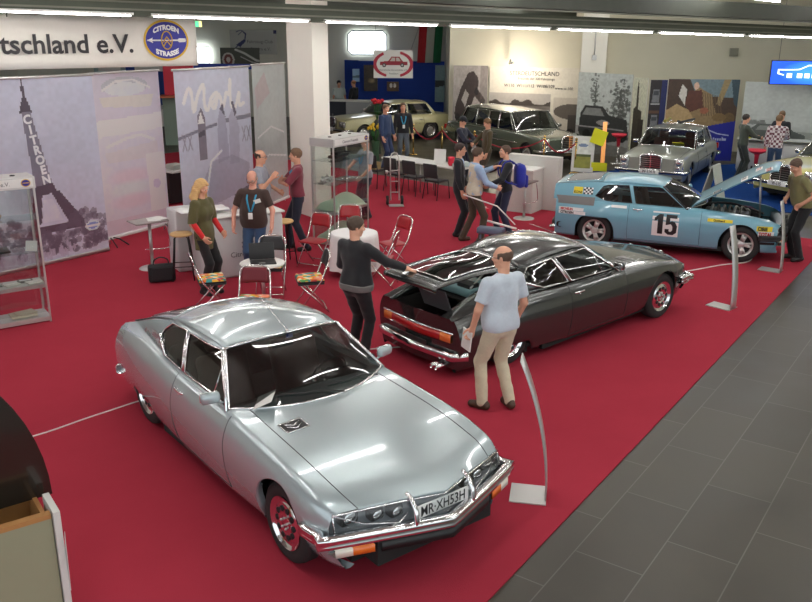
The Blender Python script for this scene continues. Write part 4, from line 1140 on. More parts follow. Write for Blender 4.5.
def slab(poly, z1, m, name): return MB().prism(poly, -.008, z1, 0).build(name, m)
ex = lambda x, y, d, a: (x+d*math.cos(a), y+d*math.sin(a))
pE0 = ex(.63, 5.18, -6, A1); pE1 = ex(.63, 5.18, 13.35, A1)
tag(slab([pE0, pE1, (3.4, 19.9), (-.75, 23.8), (-6.5, 29.3), (-14, 22), (-14, -1)], .002, RED, 'red_carpet'), 'big red carpet spread under the coupes and the club stand', 'carpet')
tag(slab([(5.3, 24.6), (4.15, 22.0), (7.6, 19.7), (9.3, 18.4), (13.2, 20.9), (10.6, 26.4)], .004, BLU, 'blue_carpet'), 'blue carpet under the silver saloon beyond the rally car', 'carpet')
WALL = mat('cream_wall', (.68, .66, .53), .85, noise=.05, nscale=1.5); WALLG = mat('grey_cream_wall', (.82, .82, .72), .85, noise=.05, nscale=1.2)
def wall(name, a, b, z0, z1, m, t=.2):
    a, b = Vector((*a, 0)), Vector((*b, 0)); d = b-a; n = MB(); c = (a+b)/2; ang = math.atan2(d.y, d.x)
    nn = Vector((-math.sin(ang), math.cos(ang), 0))*t/2; 
    return struct(n.box((c.x+nn.x, c.y+nn.y, (z0+z1)/2), (d.length, t, z1-z0), rz=ang).build(name, m))
wall('wall_far', (-18, 40.5), (1.75, 40.2), 0, 4.9, WALLG); wall('wall_return', (1.75, 40.4), (1.55, 32.2), 0, 4.9, WALL)
wall('wall_back', (1.55, 32.2), (16, 27.6), 0, 4.9, WALL); wall('wall_right', (16, 27.6), (16, 6), 0, 4.9, WALL); wall('wall_left', (-18, 3), (-18, 40.5), 0, 4.9, WALLG)
CEIL = mat('pale_ceiling', (.55, .56, .52), .8, noise=.2, nscale=3)
c_ = MB(); c_.box((0, 21, 5.0), (42, 44, .1)); struct(c_.build('ceiling', CEIL))
BEAM = mat('green_grey_beam', (.05, .058, .036), .6, noise=.3, nscale=4); BEAM2 = mat('dark_beam', (.035, .04, .028), .6, noise=.3, nscale=4)
TUBE = mat('fluorescent_tube', (1., .98, .95), emit=26)
def beam(p, q, h, w, m, k0=-.6, k1=1.45):
    p, q = Vector(p), Vector(q); d = q-p; a = p+d*k0; b = p+d*k1; n = MB(); R = d.to_track_quat('X', 'Z').to_matrix(); c = (a+b)/2+Vector((0, 0, h/2))
    n.box(c, (d.length*(k1-k0), w, h), 0, R=R); return n, R, d
bn, R_, dB = beam((-6.23, 14., 4.12), (10.85, 24., 3.73), .30, .35, BEAM, -.2, 1.2); n2 = bn
n2.box(Vector((2.31, 19, 4.28))+Vector((.3, -.5, .22)), (dB.length*1.4, .5, .35), 1, R=R_)
for dz, dy in ((.10, -.19), (.22, -.2), (.36, -.78), (.5, -.78)):
    n2.box(Vector((2.31, 19, 3.93))+R_ @ Vector((0, dy, dz)), (dB.length*1.4, .03, .03), 2, R=R_)
struct(n2.build('trim_1', [BEAM, BEAM2, mat('pale_conduit', (.16, .16, .12), .6)]))
b2, R2_, _ = beam((-9, 24., 4.42), (12, 34, 4.3), .45, .4, BEAM2, -.3, 1.2); struct(b2.build('trim_2', [BEAM2]))
# fluorescent strips under the beam
def strip(p, q, name='ceiling_light', r=.012, label=None, group='fluorescent tubes along the ceiling beams'):
    p, q = Vector(p), Vector(q); c = (p+q)/2; d = q-p; e = empty(name, c, 0, label, 'light', group); R = d.to_track_quat('X', 'Z').to_matrix()
    h = MB(); h.box((0, 0, .03), (d.length, .06, .035), 0, R=R); h.build('housing', WHITEM, e)
    t = MB(); t.tube([-d/2*.97, d/2*.97], r, 0, 8); t.build('tube', TUBE, e); return e
P0, P1 = Vector((-6.23, 13.75, 4.13)), Vector((10.85, 23.75, 3.745))
for a, b in ((-.06, .10), (.115, .26), (.275, .40), (.415, .545), (.555, .70), (.71, .86), (.87, 1.03)): strip(P0+(P1-P0)*a, P0+(P1-P0)*b, label='slim white fluorescent tube under the long beam crossing the hall')
# rows over the stand (mostly out of the picture, they light it and shine in the paint)
dd = Vector((math.cos(A1), math.sin(A1), 0)); nn_ = Vector((math.sin(A1), -math.cos(A1), 0))
k = 0
for off in (-14, -10.5, -7.5, -5, -2.5, 0., 2.5, 5., 7.5):
    for t in (-2, 2.5, 7., 11.5, 16., 20.5, 25., 29.5, 34.):
        c = Vector((0, 6, 4.72))+nn_*off+dd*t
        if c.y < 1 or c.y > 38 or c.x < -15 or c.x > 14 or (c.x > 1.3 and c.y > 31.2-.3*c.x): continue
        if c.y > 33-3*abs(c.x)*0: continue
        strip(c-dd*1.45, c+dd*1.45, r=.035, label='white fluorescent tube in the rows close under the ceiling', group='fluorescent tubes in the ceiling rows')
# columns
CW = mat('white_column', (.86, .84, .75), .8, noise=.03, nscale=2)
def column(c, ang, w, d, h, m, name='pillar', z=0):
    n = MB(); n.box((0, 0, z+h/2), (w, d, h)); return n.build(name, m, None, (c[0], c[1], 0), ang)
a_ = math.atan2(17.94-18.8, -1.93+2.56); nv = Vector((math.cos(a_+PI/2), math.sin(a_+PI/2)))
col1 = column(((-2.56-1.93)/2+nv.x*.19, (18.8+17.94)/2+nv.y*.19), a_, 1.06, .38, 4.9, CW); tag(col1, 'broad cream pillar behind the glass showcase and burgundy shirt', 'pillar')
col2 = column((6.25, 29.55), -14*D2R, .82, .45, 4.9, CW); tag(col2, 'cream wall pillar above the tree photo panel', 'pillar')
n = MB(); n.box((0, 0, 0), (.14, .06, .16)); n.tube([(0, 0, .08), (0, .0, .9)], .02); tag(n.build('switch_box', ALU, None, (6.2, 29.27, 3.05)), 'small grey switch box on the cream wall pillar', 'box')
n = MB(); n.box((0, 0, 0), (.26, .10, .26)); n.box((0, -.06, 0), (.18, .03, .18)); tag(n.build('junction_box', mat('grey_box', (.3, .3, .24), .6), None, (10.75, 29.1, 3.25)), 'grey junction box high on the right part of the back wall', 'box')
# high window in the far wall
wn = empty('window_1', (-1.82, 40.2, 3.33)); struct(wn)
def octo(w, h, c): return [(-w+c, -h), (w-c, -h), (w, -h+c), (w, h-c), (w-c, h), (-w+c, h), (-w, h-c), (-w, -h+c)]
n = MB(); n.prism(octo(.86, .50, .17), -.03, .03, f=lambda x, y, z: (x, z, y)); n.build('pane', mat('daylight_pane', (.9, .97, 1.), emit=3.2), wn)
n = MB(); n.tube([(x, -.05, z) for x, z in octo(.88, .52, .18)], .035, closed=True, seg=6); n.build('window_frame', mat('grey_frame', (.16, .18, .2), .5), wn)
wn = empty('window_2', (-9.5, 40.15, 2.75)); struct(wn)
n = MB(); n.box((0, 0, 0), (1.0, .06, .72)); n.build('pane', mat('daylight_pane', (.9, .97, 1.), emit=3.2), wn); n = MB()
n.tube([(-.5, -.05, -.36), (.5, -.05, -.36), (.5, -.05, .36), (-.5, -.05, .36)], .03, closed=True, seg=6); n.build('window_frame', mat('grey_frame', (.16, .18, .2), .5), wn)
# cable duct along the right wall top
# ------------------------------------------------------------------ printed panels
PRN = cattr_mat('photo_print', .45); PRT = cattr_mat('translucent_print', .4, trans=.5, alpha=.9)
def panel(p0, p1, z0, z1, cv, name, label, cat='panel', m=PRN, frame=WHITEM, thick=.03, back=True, group=None):
    p0, p1 = Vector((*p0, 0)), Vector((*p1, 0)); d = p1-p0; c = (p0+p1)/2; e = empty(name, (c.x, c.y, 0), math.atan2(d.y, d.x), label, cat, group)
    W = d.length; 
    if back: n = MB(); n.box((0, thick/2+.002, (z0+z1)/2), (W, thick, z1-z0)); n.build('board', frame, e)
    cv.mesh('print', m, e, W, z1-z0, y=-.002, loc=(0, 0, z0)); return e, W
G = lambda v: S(v, v, v)
# capsized car photo
c = Canvas(60, 80, S(150, 145, 142)); c.grain(.12, 1, 9)
c.poly([(.05, .36), (.08, .48), (.22, .70), (.42, .90), (.58, .93), (.72, .84), (.74, .74), (.60, .56), (.40, .30), (.28, .22), (.12, .24)], S(52, 42, 40)); c.poly([(.25, .55), (.36, .69), (.46, .62), (.36, .45)], S(150, 146, 142)); c.poly([(.62, .75), (.95, .55), (.9, .45), (.60, .62)], S(60, 50, 46))
c.ell(.86, .52, .08, .05, S(25, 22, 22)); c.ell(.68, .66, .06, .05, S(25, 22, 22)); c.ell(.14, .32, .07, .05, S(25, 22, 22)); c.poly([(0, 0), (1, 0), (1, .12), (0, .22)], S(110, 105, 100)); c.mix(c.X > .78, S(90, 82, 80), .45); c.grain(.15, 5, 2)
panel((1.68, 31.85), (2.92, 31.7), .0, 2.68, c, 'photo_display', 'tall brown photo panel of a tilted dark car, behind the limousine')
# wide white club panel
c = Canvas(120, 100, S(214, 210, 196)); c.poly([(0, .10), (.70, .10), (.70, .66), (0, .66)], S(110, 102, 96)); ns = c.noise(5, 3)*.5+c.noise(11, 4)*.5; ph = (c.X < .70) & (c.Y > .1)
c.mix(ph & (c.Y < .66) & (c.Y > .52), S(176, 172, 166)); c.mix(ph & (c.Y < .50+.10*c.noise(9, 8)), S(70, 64, 60)); c.mix((ph & (c.Y < .50)).astype(float)*ns, S(150, 144, 138), .7)
c.poly([(.73, .10), (1, .10), (1, .62), (.73, .62)], S(196, 190, 178)); c.ell(.94, .44, .20, .10, S(96, 90, 84)); c.poly([(.9, .10), (1, .10), (1, .40), (.9, .40)], S(70, 66, 62)); c.ell(.93, .16, .05, .06, S(30, 28, 28)); c.grain(.05, 6, 2)
e, W = panel((2.98, 31.65), (5.98, 30.4), .0, 2.66, c, 'club_display', 'wide white panel with club name above a landscape photo, behind the limousine')
TB = mat('print_black', (.03, .028, .03), .6)
text_mesh('lettering', 'STERDEUTSCHLAND', .21, TB, e, loc=(.02, -.012, 2.38), sx=.92); text_mesh('lettering', 'Freunde der 300 Fahrzeuge', .12, TB, e, loc=(.1, -.012, 2.23)); text_mesh('lettering', 'W110  W111/112  W108/109', .15, TB, e, loc=(-.15, -.012, 1.97), bold=.002)
text_mesh('lettering', 'www.w-100.', .13, TB, e, loc=(1.12, -.012, 1.92))
# spot lamp glow on that panel
sp = empty('spot_lamp', (3.55, 29.9, 0), 0, 'small bright spot lamp on a pole above the limousine roof', 'lamp'); n = MB(); n.tube([(0, .9, 2.80), (0, .45, 2.95), (0, 0, 2.86)], .012); n.build('arm', BLACKP, sp)
n = MB(); n.lathe([(.03, .08), (.06, 0), (.07, -.05)], (0, 0, 2.83)); n.build('shade', ALU, sp); n = MB(); n.ball((0, 0, 2.80), .05); n.build('bulb', mat('bulb_glow', (1., .80, .62), emit=90), sp)
L_ = bpy.data.lights.new('spot_glow', 'POINT'); L_.energy = 90; L_.color = (1, .85, .7); L_.shadow_soft_size = .05; o_ = bpy.data.objects.new('spot_glow', L_); COL.objects.link(o_); o_.parent = sp; o_.location = (0, .35, 2.72)
# tree and car panel
c = Canvas(76, 110, S(188, 196, 192)); c.mix(c.Y < .35, S(150, 152, 150)); r_ = np.random.default_rng(3)
for (tx, ty, tw, n_) in ((.35, .70, .09, 60), (.80, .62, .20, 260)):
    c.line([(tx, .3), (tx, ty+.18)], .006, S(60, 62, 60))
    for i in range(n_): c.ell(tx+r_.normal()*tw*.5, ty+r_.normal()*.13, .012+.02*r_.random(), .008+.014*r_.random(), S(80, 84, 80), .7)
c.poly([(.05, .28), (.08, .50), (.16, .60), (.50, .60), (.62, .50), (.95, .46), (1, .22), (.6, .16), (.1, .20)], S(52, 54, 54)); c.poly([(.12, .48), (.18, .57), (.46, .57), (.54, .48)], S(130, 134, 132)); c.ell(.52, .40, .12, .035, S(150, 150, 146)); c.ell(.22, .24, .08, .06, S(20, 20, 20)); c.ell(.88, .24, .08, .06, S(24, 24, 24)); c.line([(.05, .34), (.9, .33)], .008, S(150, 150, 150))
c.poly([(0, 0), (1, 0), (1, .13), (0, .16)], S(120, 120, 116)); c.grain(.14, 7, 2)
panel((5.66, 28.9), (7.05, 27.35), .0, 2.60, c, 'photo_display', 'black and white photo panel of bare trees over an old car')
c = Canvas(40, 110, S(196, 198, 176)); c.poly([(.12, 0), (.12, .62), (.30, .66), (.30, .88), (.36, .98), (.42, .88), (.46, .62), (.72, .60), (.72, 0)], S(60, 56, 46)); c.poly([(.5, 0), (.5, .5), (.9, .5), (.9, 0)], S(50, 44, 36)); c.grain(.2, 9, 2)
panel((7.08, 27.3), (7.42, 26.95), .0, 2.52, c, 'photo_display', 'narrow photo panel of a dark church tower beside the bare trees')
c = Canvas(36, 110, S(38, 32, 34)); c.mix(c.X > .66, S(24, 34, 90))
for y in (.72, .40, .12): c.poly([(.14, y), (.20, y+.16), (.56, y+.16), (.6, y)], S(110, 112, 116)); c.poly([(.2, y+.09), (.24, y+.14), (.52, y+.14), (.54, y+.09)], S(60, 64, 70)); c.line([(.12, y-.02), (.6, y-.02)], .01, S(160, 160, 160))
c.mix((c.Y < .62) & (c.Y > .58) & (c.X < .64), S(90, 60, 44)); c.grain(.15, 11, 2)
panel((7.50, 26.92), (8.02, 26.92), .05, 2.47, c, 'photo_display', 'dark narrow panel with stacked grey car pictures left of the seat picture')
c = Canvas(96, 110, S(70, 52, 40)); c.poly([(.30, 1), (.42, .80), (.95, .78), (.98, 1)], S(112, 132, 140)); c.poly([(.78, 1), (.70, .70), (.76, .68), (.88, 1)], S(150, 130, 92)); c.poly([(.40, .92), (.62, .82), (.72, .55), (.98, .50), (.98, .42), (.4, .42), (.30, .60)], S(140, 118, 84))
for x in np.linspace(.46, .74, 9): c.line([(x, .86-.2*(x-.4)), (x+.05, .56)], .005, S(96, 76, 52))
c.poly([(0, .44), (0, .62), (.14, .70), (.34, .62), (.44, .44)], S(172, 146, 104)); c.poly([(.16, .80), (.20, .94), (.27, .88), (.26, .68)], S(200, 198, 190)); c.ell(.40, .92, .035, .045, S(206, 170, 150)); c.poly([(.30, .86), (.48, .87), (.52, .66), (.34, .60), (.26, .70)], S(88, 48, 36)); c.ell(.54, .62, .06, .04, S(150, 90, 66)); c.ell(.90, .52, .08, .08, S(104, 84, 52)); c.ell(.76, .54, .1, .05, S(120, 96, 60)); c.poly([(.88, 1), (.95, .70), (1, .66), (1, 1)], S(54, 74, 84))
c.grain(.14, 13, 2); c.poly([(-.01, -.01), (1.01, -.01), (1.01, .50), (.55, .42), (-.01, .40)], S(24, 34, 140)); c.line([(.46, .33), (.52, .37), (.64, .38), (.76, .34), (.92, .32)], .006, S(200, 208, 230)); c.line([(.40, .325), (.48, .34)], .004, S(200, 208, 230))
for i in range(14): c.poly([(.44+i*.033, .255), (.44+i*.033, .285+(.012 if i in (0, 3, 6, 8, 12) else 0)), (.464+i*.033, .285), (.464+i*.033, .255)], S(196, 204, 226), .8)
panel((8.04, 26.9), (10.18, 26.75), .02, 2.50, c, 'photo_display', 'colour panel of a beige car seat over blue, behind the silver saloon')
c = Canvas(90, 90, S(186, 192, 188)); c.mix(c.Y < .42, S(160, 166, 160)); c.grain(.06, 15, 8)
for i in range(40): c.ell(.02+.2*r_.random(), .50+.03*r_.random(), .02, .02, S(120, 124, 120), .6)
c.poly([(.06, .30), (.08, .42), (.16, .50), (.40, .50), (.50, .42), (.60, .38), (.60, .28)], S(92, 98, 94)); c.poly([(.14, .42), (.18, .48), (.38, .48), (.44, .42)], S(140, 146, 140)); c.ell(.14, .28, .04, .05, S(30, 30, 30)); c.ell(.5, .28, .04, .05, S(30, 30, 30)); c.line([(.78, .50), (1., .49)], .014, S(50, 60, 80)); c.poly([(.66, .40), (.68, .56), (.73, .58), (.74, .40)], S(60, 66, 80)); c.grain(.08, 17, 2)
panel((10.26, 26.5), (12.9, 24.9), .02, 2.46, c, 'photo_display', 'pale grey landscape photo panel behind the counter at the right edge')
# hanging lit screen
e = empty('hanging_screen', (11.45, 25.1, 0), -15*D2R, 'bright blue lit sign with a white car outline hanging top right', 'sign')
c = Canvas(100, 40, S(10, 60, 205)); c.mix(c.X*0+1, S(20, 90, 230), .3); c.ell(.62, .5, .5, .6, S(60, 150, 250), .6, soft=1.)
c.line([(.10, .46), (.10, .62), (.38, .64), (.50, .82), (.72, .86), (.90, .74), (1, .68)], .022, S(235, 245, 255)); c.line([(.10, .46), (.17, .40)], .022, S(235, 245, 255))
for x in (.22, .36, .46, .56, .66, .76, .88): c.poly([(x, .28), (x, .48), (x+.07, .48), (x+.07, .28)], S(230, 242, 255))
sm_ = cattr_mat('screen_print', .3); sm_.node_tree.nodes['Principled BSDF'].inputs['Emission Strength'].default_value = 1.3
sm_.node_tree.links.new(sm_.node_tree.nodes['Attribute'].outputs['Color'], sm_.node_tree.nodes['Principled BSDF'].inputs['Emission Color'])
n = MB(); n.box((0, .05, 2.78), (2.0, .10, .68)); n.build('housing', BLACKP, e); c.mesh('screen_face', sm_, e, 1.95, .63, y=-.004, loc=(0, 0, 2.465))
n = MB(); n.tube([(-.8, .05, 3.1), (-.8, .05, 4.9)], .006, seg=5); n.tube([(.8, .05, 3.1), (.8, .05, 4.9)], .006, seg=5); n.build('cable', BLACKP, e)
# blue partition and its pictures
BLW = mat('royal_blue_fabric', (.012, .055, .36), .8, noise=.12, nscale=2)
for (a, b, z, lb) in (((-2.75, 38.9), (-2.15, 38.4), 2.62, 'narrow royal blue partition wall next to the cream pillar'), ((-2.15, 38.4), (1.62, 38.2), 2.60, 'long royal blue partition wall under the bright window')):
    A_, B_ = Vector((*a, 0)), Vector((*b, 0)); d = B_-A_; c0 = (A_+B_)/2; n = MB(); n.box((0, 0, z/2), (d.length, .08, z)); tag(n.build('blue_partition', BLW, None, (c0.x, c0.y, 0), math.atan2(d.y, d.x)), lb, 'partition')
def pic(x, y, z0, z1, w, cv, name, label, cat='picture', rz=0.):
    e = empty(name, (x, y, 0), rz, label, cat); n = MB(); n.box((0, .012, (z0+z1)/2), (w, .02, z1-z0)); n.build('board', WHITEM, e); cv.mesh('print', PRN, e, w, z1-z0, y=-.002, loc=(0, 0, z0)); return e
c = Canvas(10, 20, S(150, 190, 225)); c.poly([(0, .3), (1, .3), (1, .5), (0, .45)], S(90, 120, 140)); pic(-2.22, 37.95, 1.75, 2.28, .30, c, 'poster', 'small pale blue poster on the blue partition')
c = Canvas(26, 50, S(60, 50, 36)); c.ell(.55, .4, .3, .12, S(170, 150, 110), .8, soft=.8); c.grain(.4, 2, 3); pic(-1.58, 37.95, 1.35, 2.45, .60, c, 'poster', 'tall dark brown poster on the blue partition')
c = Canvas(26, 20, S(110, 84, 60)); c.ell(.35, .6, .12, .25, S(230, 225, 215)); c.ell(.65, .6, .12, .25, S(230, 225, 215)); c.grain(.2, 2, 3); pic(-.62, 37.95, 1.35, 1.75, .52, c, 'poster', 'small picture with two pale figures on the blue partition')
c = Canvas(14, 44, S(122, 152, 160)); c.poly([(0, .4), (1, .45), (1, .6), (0, .58)], S(40, 48, 50)); c.grain(.1, 3, 2); pic(1.42, 37.95, .9, 2.45, .42, c, 'poster', 'grey blue portrait poster at the right end of the partition')
# flag
e = empty('hanging_flag', (1.02, 38.0, 0), 0, 'red, white and green flag hanging from the ceiling beam', 'flag')
for i, (cc, nm) in enumerate(((srgb(190, 40, 50), 'red_stripe'), (srgb(196, 200, 190), 'white_stripe'), (srgb(30, 110, 70), 'green_stripe'))):
    n = MB(); x0 = -.50+i*.34; n.grid([[(x0+.34*u-.06*(1-t)*0+t*-.10, .03*math.sin((x0+u*.34)*14), 4.3-1.75*t) for u in np.linspace(0, 1, 6)] for t in np.linspace(0, 1, 6)]); n.build(nm, cmat('flag_'+nm, cc), e, solid=.004)
# club sign with a red car
e = empty('hanging_sign', (-.48, 30., 0), 0, 'white hanging club sign with a red car between red arcs', 'sign'); c = Canvas(80, 56, S(226, 226, 220))
for (cx, s_) in ((.5, 1),):
    d = np.hypot((c.X-.5)/.47, (c.Y-.5)/.44); c.mix((abs(d-1) < .10) & ((c.X < .5) & (c.X+c.Y*.3 < .52) | (c.X > .5) & (c.X+c.Y*.3 > .62)) & (abs(c.X-.5) > .17), S(176, 30, 56))
c.poly([(.16, .46), (.17, .58), (.38, .62), (.45, .76), (.66, .76), (.74, .60), (.86, .58), (.86, .46)], S(150, 30, 46)); c.poly([(.42, .61), (.47, .73), (.55, .73), (.55, .61)], S(190, 180, 170)); c.poly([(.57, .61), (.57, .73), (.64, .73), (.69, .61)], S(190, 180, 170)); c.ell(.27, .46, .05, .075, S(60, 56, 56)); c.ell(.73, .46, .05, .075, S(60, 56, 56)); c.ell(.27, .46, .025, .04, S(180, 180, 180)); c.ell(.73, .46, .025, .04, S(180, 180, 180))
c.mesh('print', PRN, e, 1.34, .92, y=-.008, loc=(0, 0, 2.32)); n = MB(); n.box((0, 0, 2.78), (1.34, .012, .92)); n.build('board', WHITEM, e)
text_mesh('lettering', 'Historische Automobile e.V.', .085, mat('print_grey', (.1, .1, .1), .6), e, loc=(0, -.012, 2.56)); text_mesh('lettering', 'Frankfurt', .085, mat('print_grey', (.1, .1, .1), .6), e, loc=(.02, -.012, 2.44))
n = MB(); n.tube([(-.6, 0, 3.24), (-.6, 0, 4.9)], .005, seg=4); n.tube([(.6, 0, 3.24), (1.2, .0, 4.9)], .005, seg=4); n.build('cable', BLACKP, e)
# far left: stag banner, dark banner, exit sign, red stand
e = empty('stag_banner', (-6.6, 38.0, 0), 0, 'pale club banner with a leaping blue stag on the far wall', 'banner'); c = Canvas(90, 40, S(176, 180, 176))
c.line([(.06, .05), (.10, .25), (.18, .38)], .02, S(30, 44, 100)); c.poly([(.12, .38), (.30, .62), (.34, .56), (.22, .30)], S(28, 40, 96)); c.line([(.32, .60), (.34, .84), (.30, .90)], .03, S(28, 40, 96)); c.line([(.20, .34), (.28, .12)], .015, S(28, 40, 96)); c.line([(.34, .86), (.24, 1.), (.14, .92)], .018, S(28, 40, 96)); c.line([(.28, .96), (.18, .80)], .014, S(28, 40, 96)); c.mix((c.X > .93) & (c.Y > .84), S(30, 40, 96))
c.mesh('print', PRN, e, 2.0, 1.0, y=-.008, loc=(0, 0, 2.86)); n = MB(); n.box((0, 0, 3.36), (2.0, .012, 1.)); n.build('cloth', WHITEM, e); GRY = mat('print_grey', (.1, .1, .1), .6)
text_mesh('lettering', 'Fahrzeug-Club', .19, GRY, e, loc=(.28, -.02, 3.32)); text_mesh('lettering', 'Bayern e.V.', .19, GRY, e, loc=(.3, -.02, 3.02))
c = Canvas(60, 36, S(66, 72, 62)); c.ell(.20, .40, .16, .36, S(190, 190, 184)); c.ell(.20, .40, .11, .28, S(110, 60, 56)); c.ell(.20, .40, .05, .14, S(200, 196, 190)); c.line([(.4, .9), (.62, .72), (.92, .36), (1, .34)], .05, S(196, 200, 196)); c.line([(.52, .55), (.8, .28), (1, .2)], .02, S(190, 190, 190)); c.grain(.1, 1, 3)
e = empty('dark_banner', (-6.83, 36., 0), 0, 'dark grey banner with a pale oval emblem below the stag', 'banner'); n = MB(); n.box((0, .01, 2.78), (1.6, .015, .78)); n.build('cloth', BLACKP, e); c.mesh('print', PRN, e, 1.6, .78, y=-.008, loc=(0, 0, 2.39))
e = empty('exit_sign', (-7.3, 30.9, 4.05), .1, 'small lit green and yellow exit sign under the ceiling', 'sign'); n = MB(); n.box((0, .04, 0), (.34, .08, .22)); n.build('housing', WHITEM, e); n = MB(); n.box((-.05, -.005, 0), (.22, .01, .18)); n.build('face', mat('exit_green', (.1, .75, .3), emit=1.5), e); n = MB(); n.box((.12, -.005, 0), (.08, .01, .18)); n.build('arrow_field', mat('exit_yellow', (.95, .85, .3), emit=1.5), e); n = MB(); n.tube([(0, .04, .1), (0, .04, .9)], .015, seg=5); n.build('rod', ALU, e)
e = MB(); e.box((0, 0, 0), (.24, .04, .70)); e.box((0, -.025, .15), (.2, .01, .2), 1); e.box((0, -.025, -.25), (.2, .01, .16), 2); tag(e.build('small_sign', [mat('maroon_board', (.1, .02, .03), .6), mat('print_grey2', (.3, .25, .24), .6), mat('print_blue', (.03, .07, .4), .6)], None, (-7.98, 32.6, 3.45)), 'little dark red and blue sign on the far wall beside the big white banner', 'sign')
e = empty('red_stand', (-7.9, 30.3, 0), .2, 'red display block standing beyond the gap between the banners', 'stand'); n = MB(); n.box((0, 0, 2.2), (1.0, .5, 1.0)); n.box((-.05, 0, .85), (1.1, .55, 1.7), 1); n.build('block', [mat('bright_red', (.62, .02, .05), .5), mat('grey_green_cabinet', (.2, .27, .22), .6)], e); n = MB(); n.box((0, -.3, 1.68), (1.3, 1., .05)); n.build('shelf_top', mat('orange_shelf', (.6, .18, .08), .6), e)
for i, (x, yy, w_, c_) in enumerate(((-10.4, 36.5, 2.6, (.02, .06, .30)), (-12.4, 36.6, 1.3, (.35, .45, .47)), (-8.9, 36.4, .9, (.35, .42, .42)))):
    n = MB(); n.box((0, 0, 1.25), (w_, .1, 2.5)); n.box((0, -.06, 2.3), (w_*.7, .02, .2), 1)
    tag(n.build('exhibition_wall', [mat('far_wall_%d' % i, c_, .7), WHITEM], None, (x, yy, 0)), ['dark blue exhibition wall seen over the pale banners', 'pale grey exhibition wall seen above the tower banner', 'grey green exhibition wall left of the red display block'][i], 'partition')
n = MB(); n.box((0, 0, 2.53), (3.4, .08, .2)); n.box((-1.65, 0, 1.22), (.06, .06, 2.44)); n.box((1.65, 0, 1.22), (.06, .06, 2.44)); tag(n.build('blue_fascia', [mat('print_blue', (.03, .07, .4), .6)], None, (-7.2, 33.5, 0)), 'blue fascia strip over the far stand behind the banners', 'fascia')
# ------------------------------------------------------------------ the club stand
# big hanging banner with lettering, top left
pa, pb = Vector((-7.1, 14.0, 0)), Vector((-3.92, 16.5, 0)); d = pb-pa; W = d.length; ang = math.atan2(d.y, d.x); cc = (pa+pb)/2
e = empty('hanging_banner', (cc.x, cc.y, 0), ang, 'wide white cloth banner with club lettering and a blue oval emblem, top left', 'banner')
n = MB(); n.grid([[(-W/2+W*i/30, .012*math.sin(i*1.1), z) for i in range(31)] for z in np.linspace(3.235, 4.10, 8)]); n.build('cloth', mat('banner_cloth', (.66, .63, .57), .75, noise=.03), e, solid=.006)
n = MB(); n.tube([(-W/2-.5, 0, 4.13), (W/2+.1, 0, 4.15)], .015); n.build('rail', ALU, e)
for i in range(7):
    n = MB(); x = -W/2+.15+i*(W-.3)/6; n.tube([(x, 0, 4.06), (x, 0, 4.14)], .01, seg=5); n.build('tie', BLACKP, e)
BK = mat('banner_black', (.02, .018, .02), .6)
# text runs from off frame; last letters end before the emblem
text_mesh('lettering', 'Deutschland e.V.', .435, BK, e, loc=(W/2-1.22, -.03, 3.49), bold=.009, align='RIGHT')
EB = mat('emblem_blue', srgb(44, 44, 140), .6); EY = mat('emblem_yellow', srgb(205, 165, 30), .6); EW = mat('emblem_white', (.75, .75, .74), .6)
em = MB(); cx, cz = W/2-.60, 3.69; rx_, rz_ = .425, .355
em.prism([(cx+math.cos(a)*rx_, cz+math.sin(a)*rz_) for a in np.linspace(0, 2*PI, 40, endpoint=False)], -.016, -.022, f=lambda x, y, z: (x, z, y)); EM = em.build('emblem_border', EY, e)
em = MB(); em.prism([(cx+math.cos(a)*(rx_-.035), cz+math.sin(a)*(rz_-.035)) for a in np.linspace(0, 2*PI, 40, endpoint=False)], -.022, -.026, f=lambda x, y, z: (x, z, y)); em.build('emblem_field', EB, EM)
em = MB(); em.tube([(cx-.36, -.03, cz), (cx+.37, -.03, cz)], .014, 0, 5); em.prism([(cx-.37, cz), (cx-.26, cz+.045), (cx-.28, cz), (cx-.26, cz-.045)], -.028, -.034, f=lambda x, y, z: (x, z, y)); em.prism([(cx+.37, cz+.03), (cx+.24, cz+.035), (cx+.20, cz), (cx+.24, cz-.035), (cx+.37, cz-.03), (cx+.34, cz)], -.028, -.034, f=lambda x, y, z: (x, z, y)); em.build('emblem_arrow', EW, EM)
em = MB(); em.prism([(cx+math.cos(a)*.10, cz+math.sin(a)*.155) for a in np.linspace(0, 2*PI, 28, endpoint=False)], -.034, -.038, f=lambda x, y, z: (x, z, y)); em.build('emblem_oval', EB, EM)
em = MB(); em.tube([(cx+math.cos(a)*.10, -.042, cz+math.sin(a)*.155) for a in np.linspace(0, 2*PI, 28, endpoint=False)], .010, 0, 5, closed=True)
for dz in (-.05, .02): em.tube([(cx-.07, -.042, cz-.05+dz), (cx, -.042, cz+.04+dz), (cx+.07, -.042, cz-.05+dz)], .012, 0, 5)
em.build('emblem_chevrons', EY, EM)
text_mesh('lettering', 'CITROEN', .115, EW, EM, f=lambda x, y, z: (cx+x, -.034+z, cz+.185+y-.085*(x/.27)**2), bold=.006, sx=1.0)
text_mesh('lettering', 'STRASSE', .115, EW, EM, f=lambda x, y, z: (cx+x, -.034+z, cz-.275+y+.085*(x/.27)**2), bold=.006, sx=1.0)
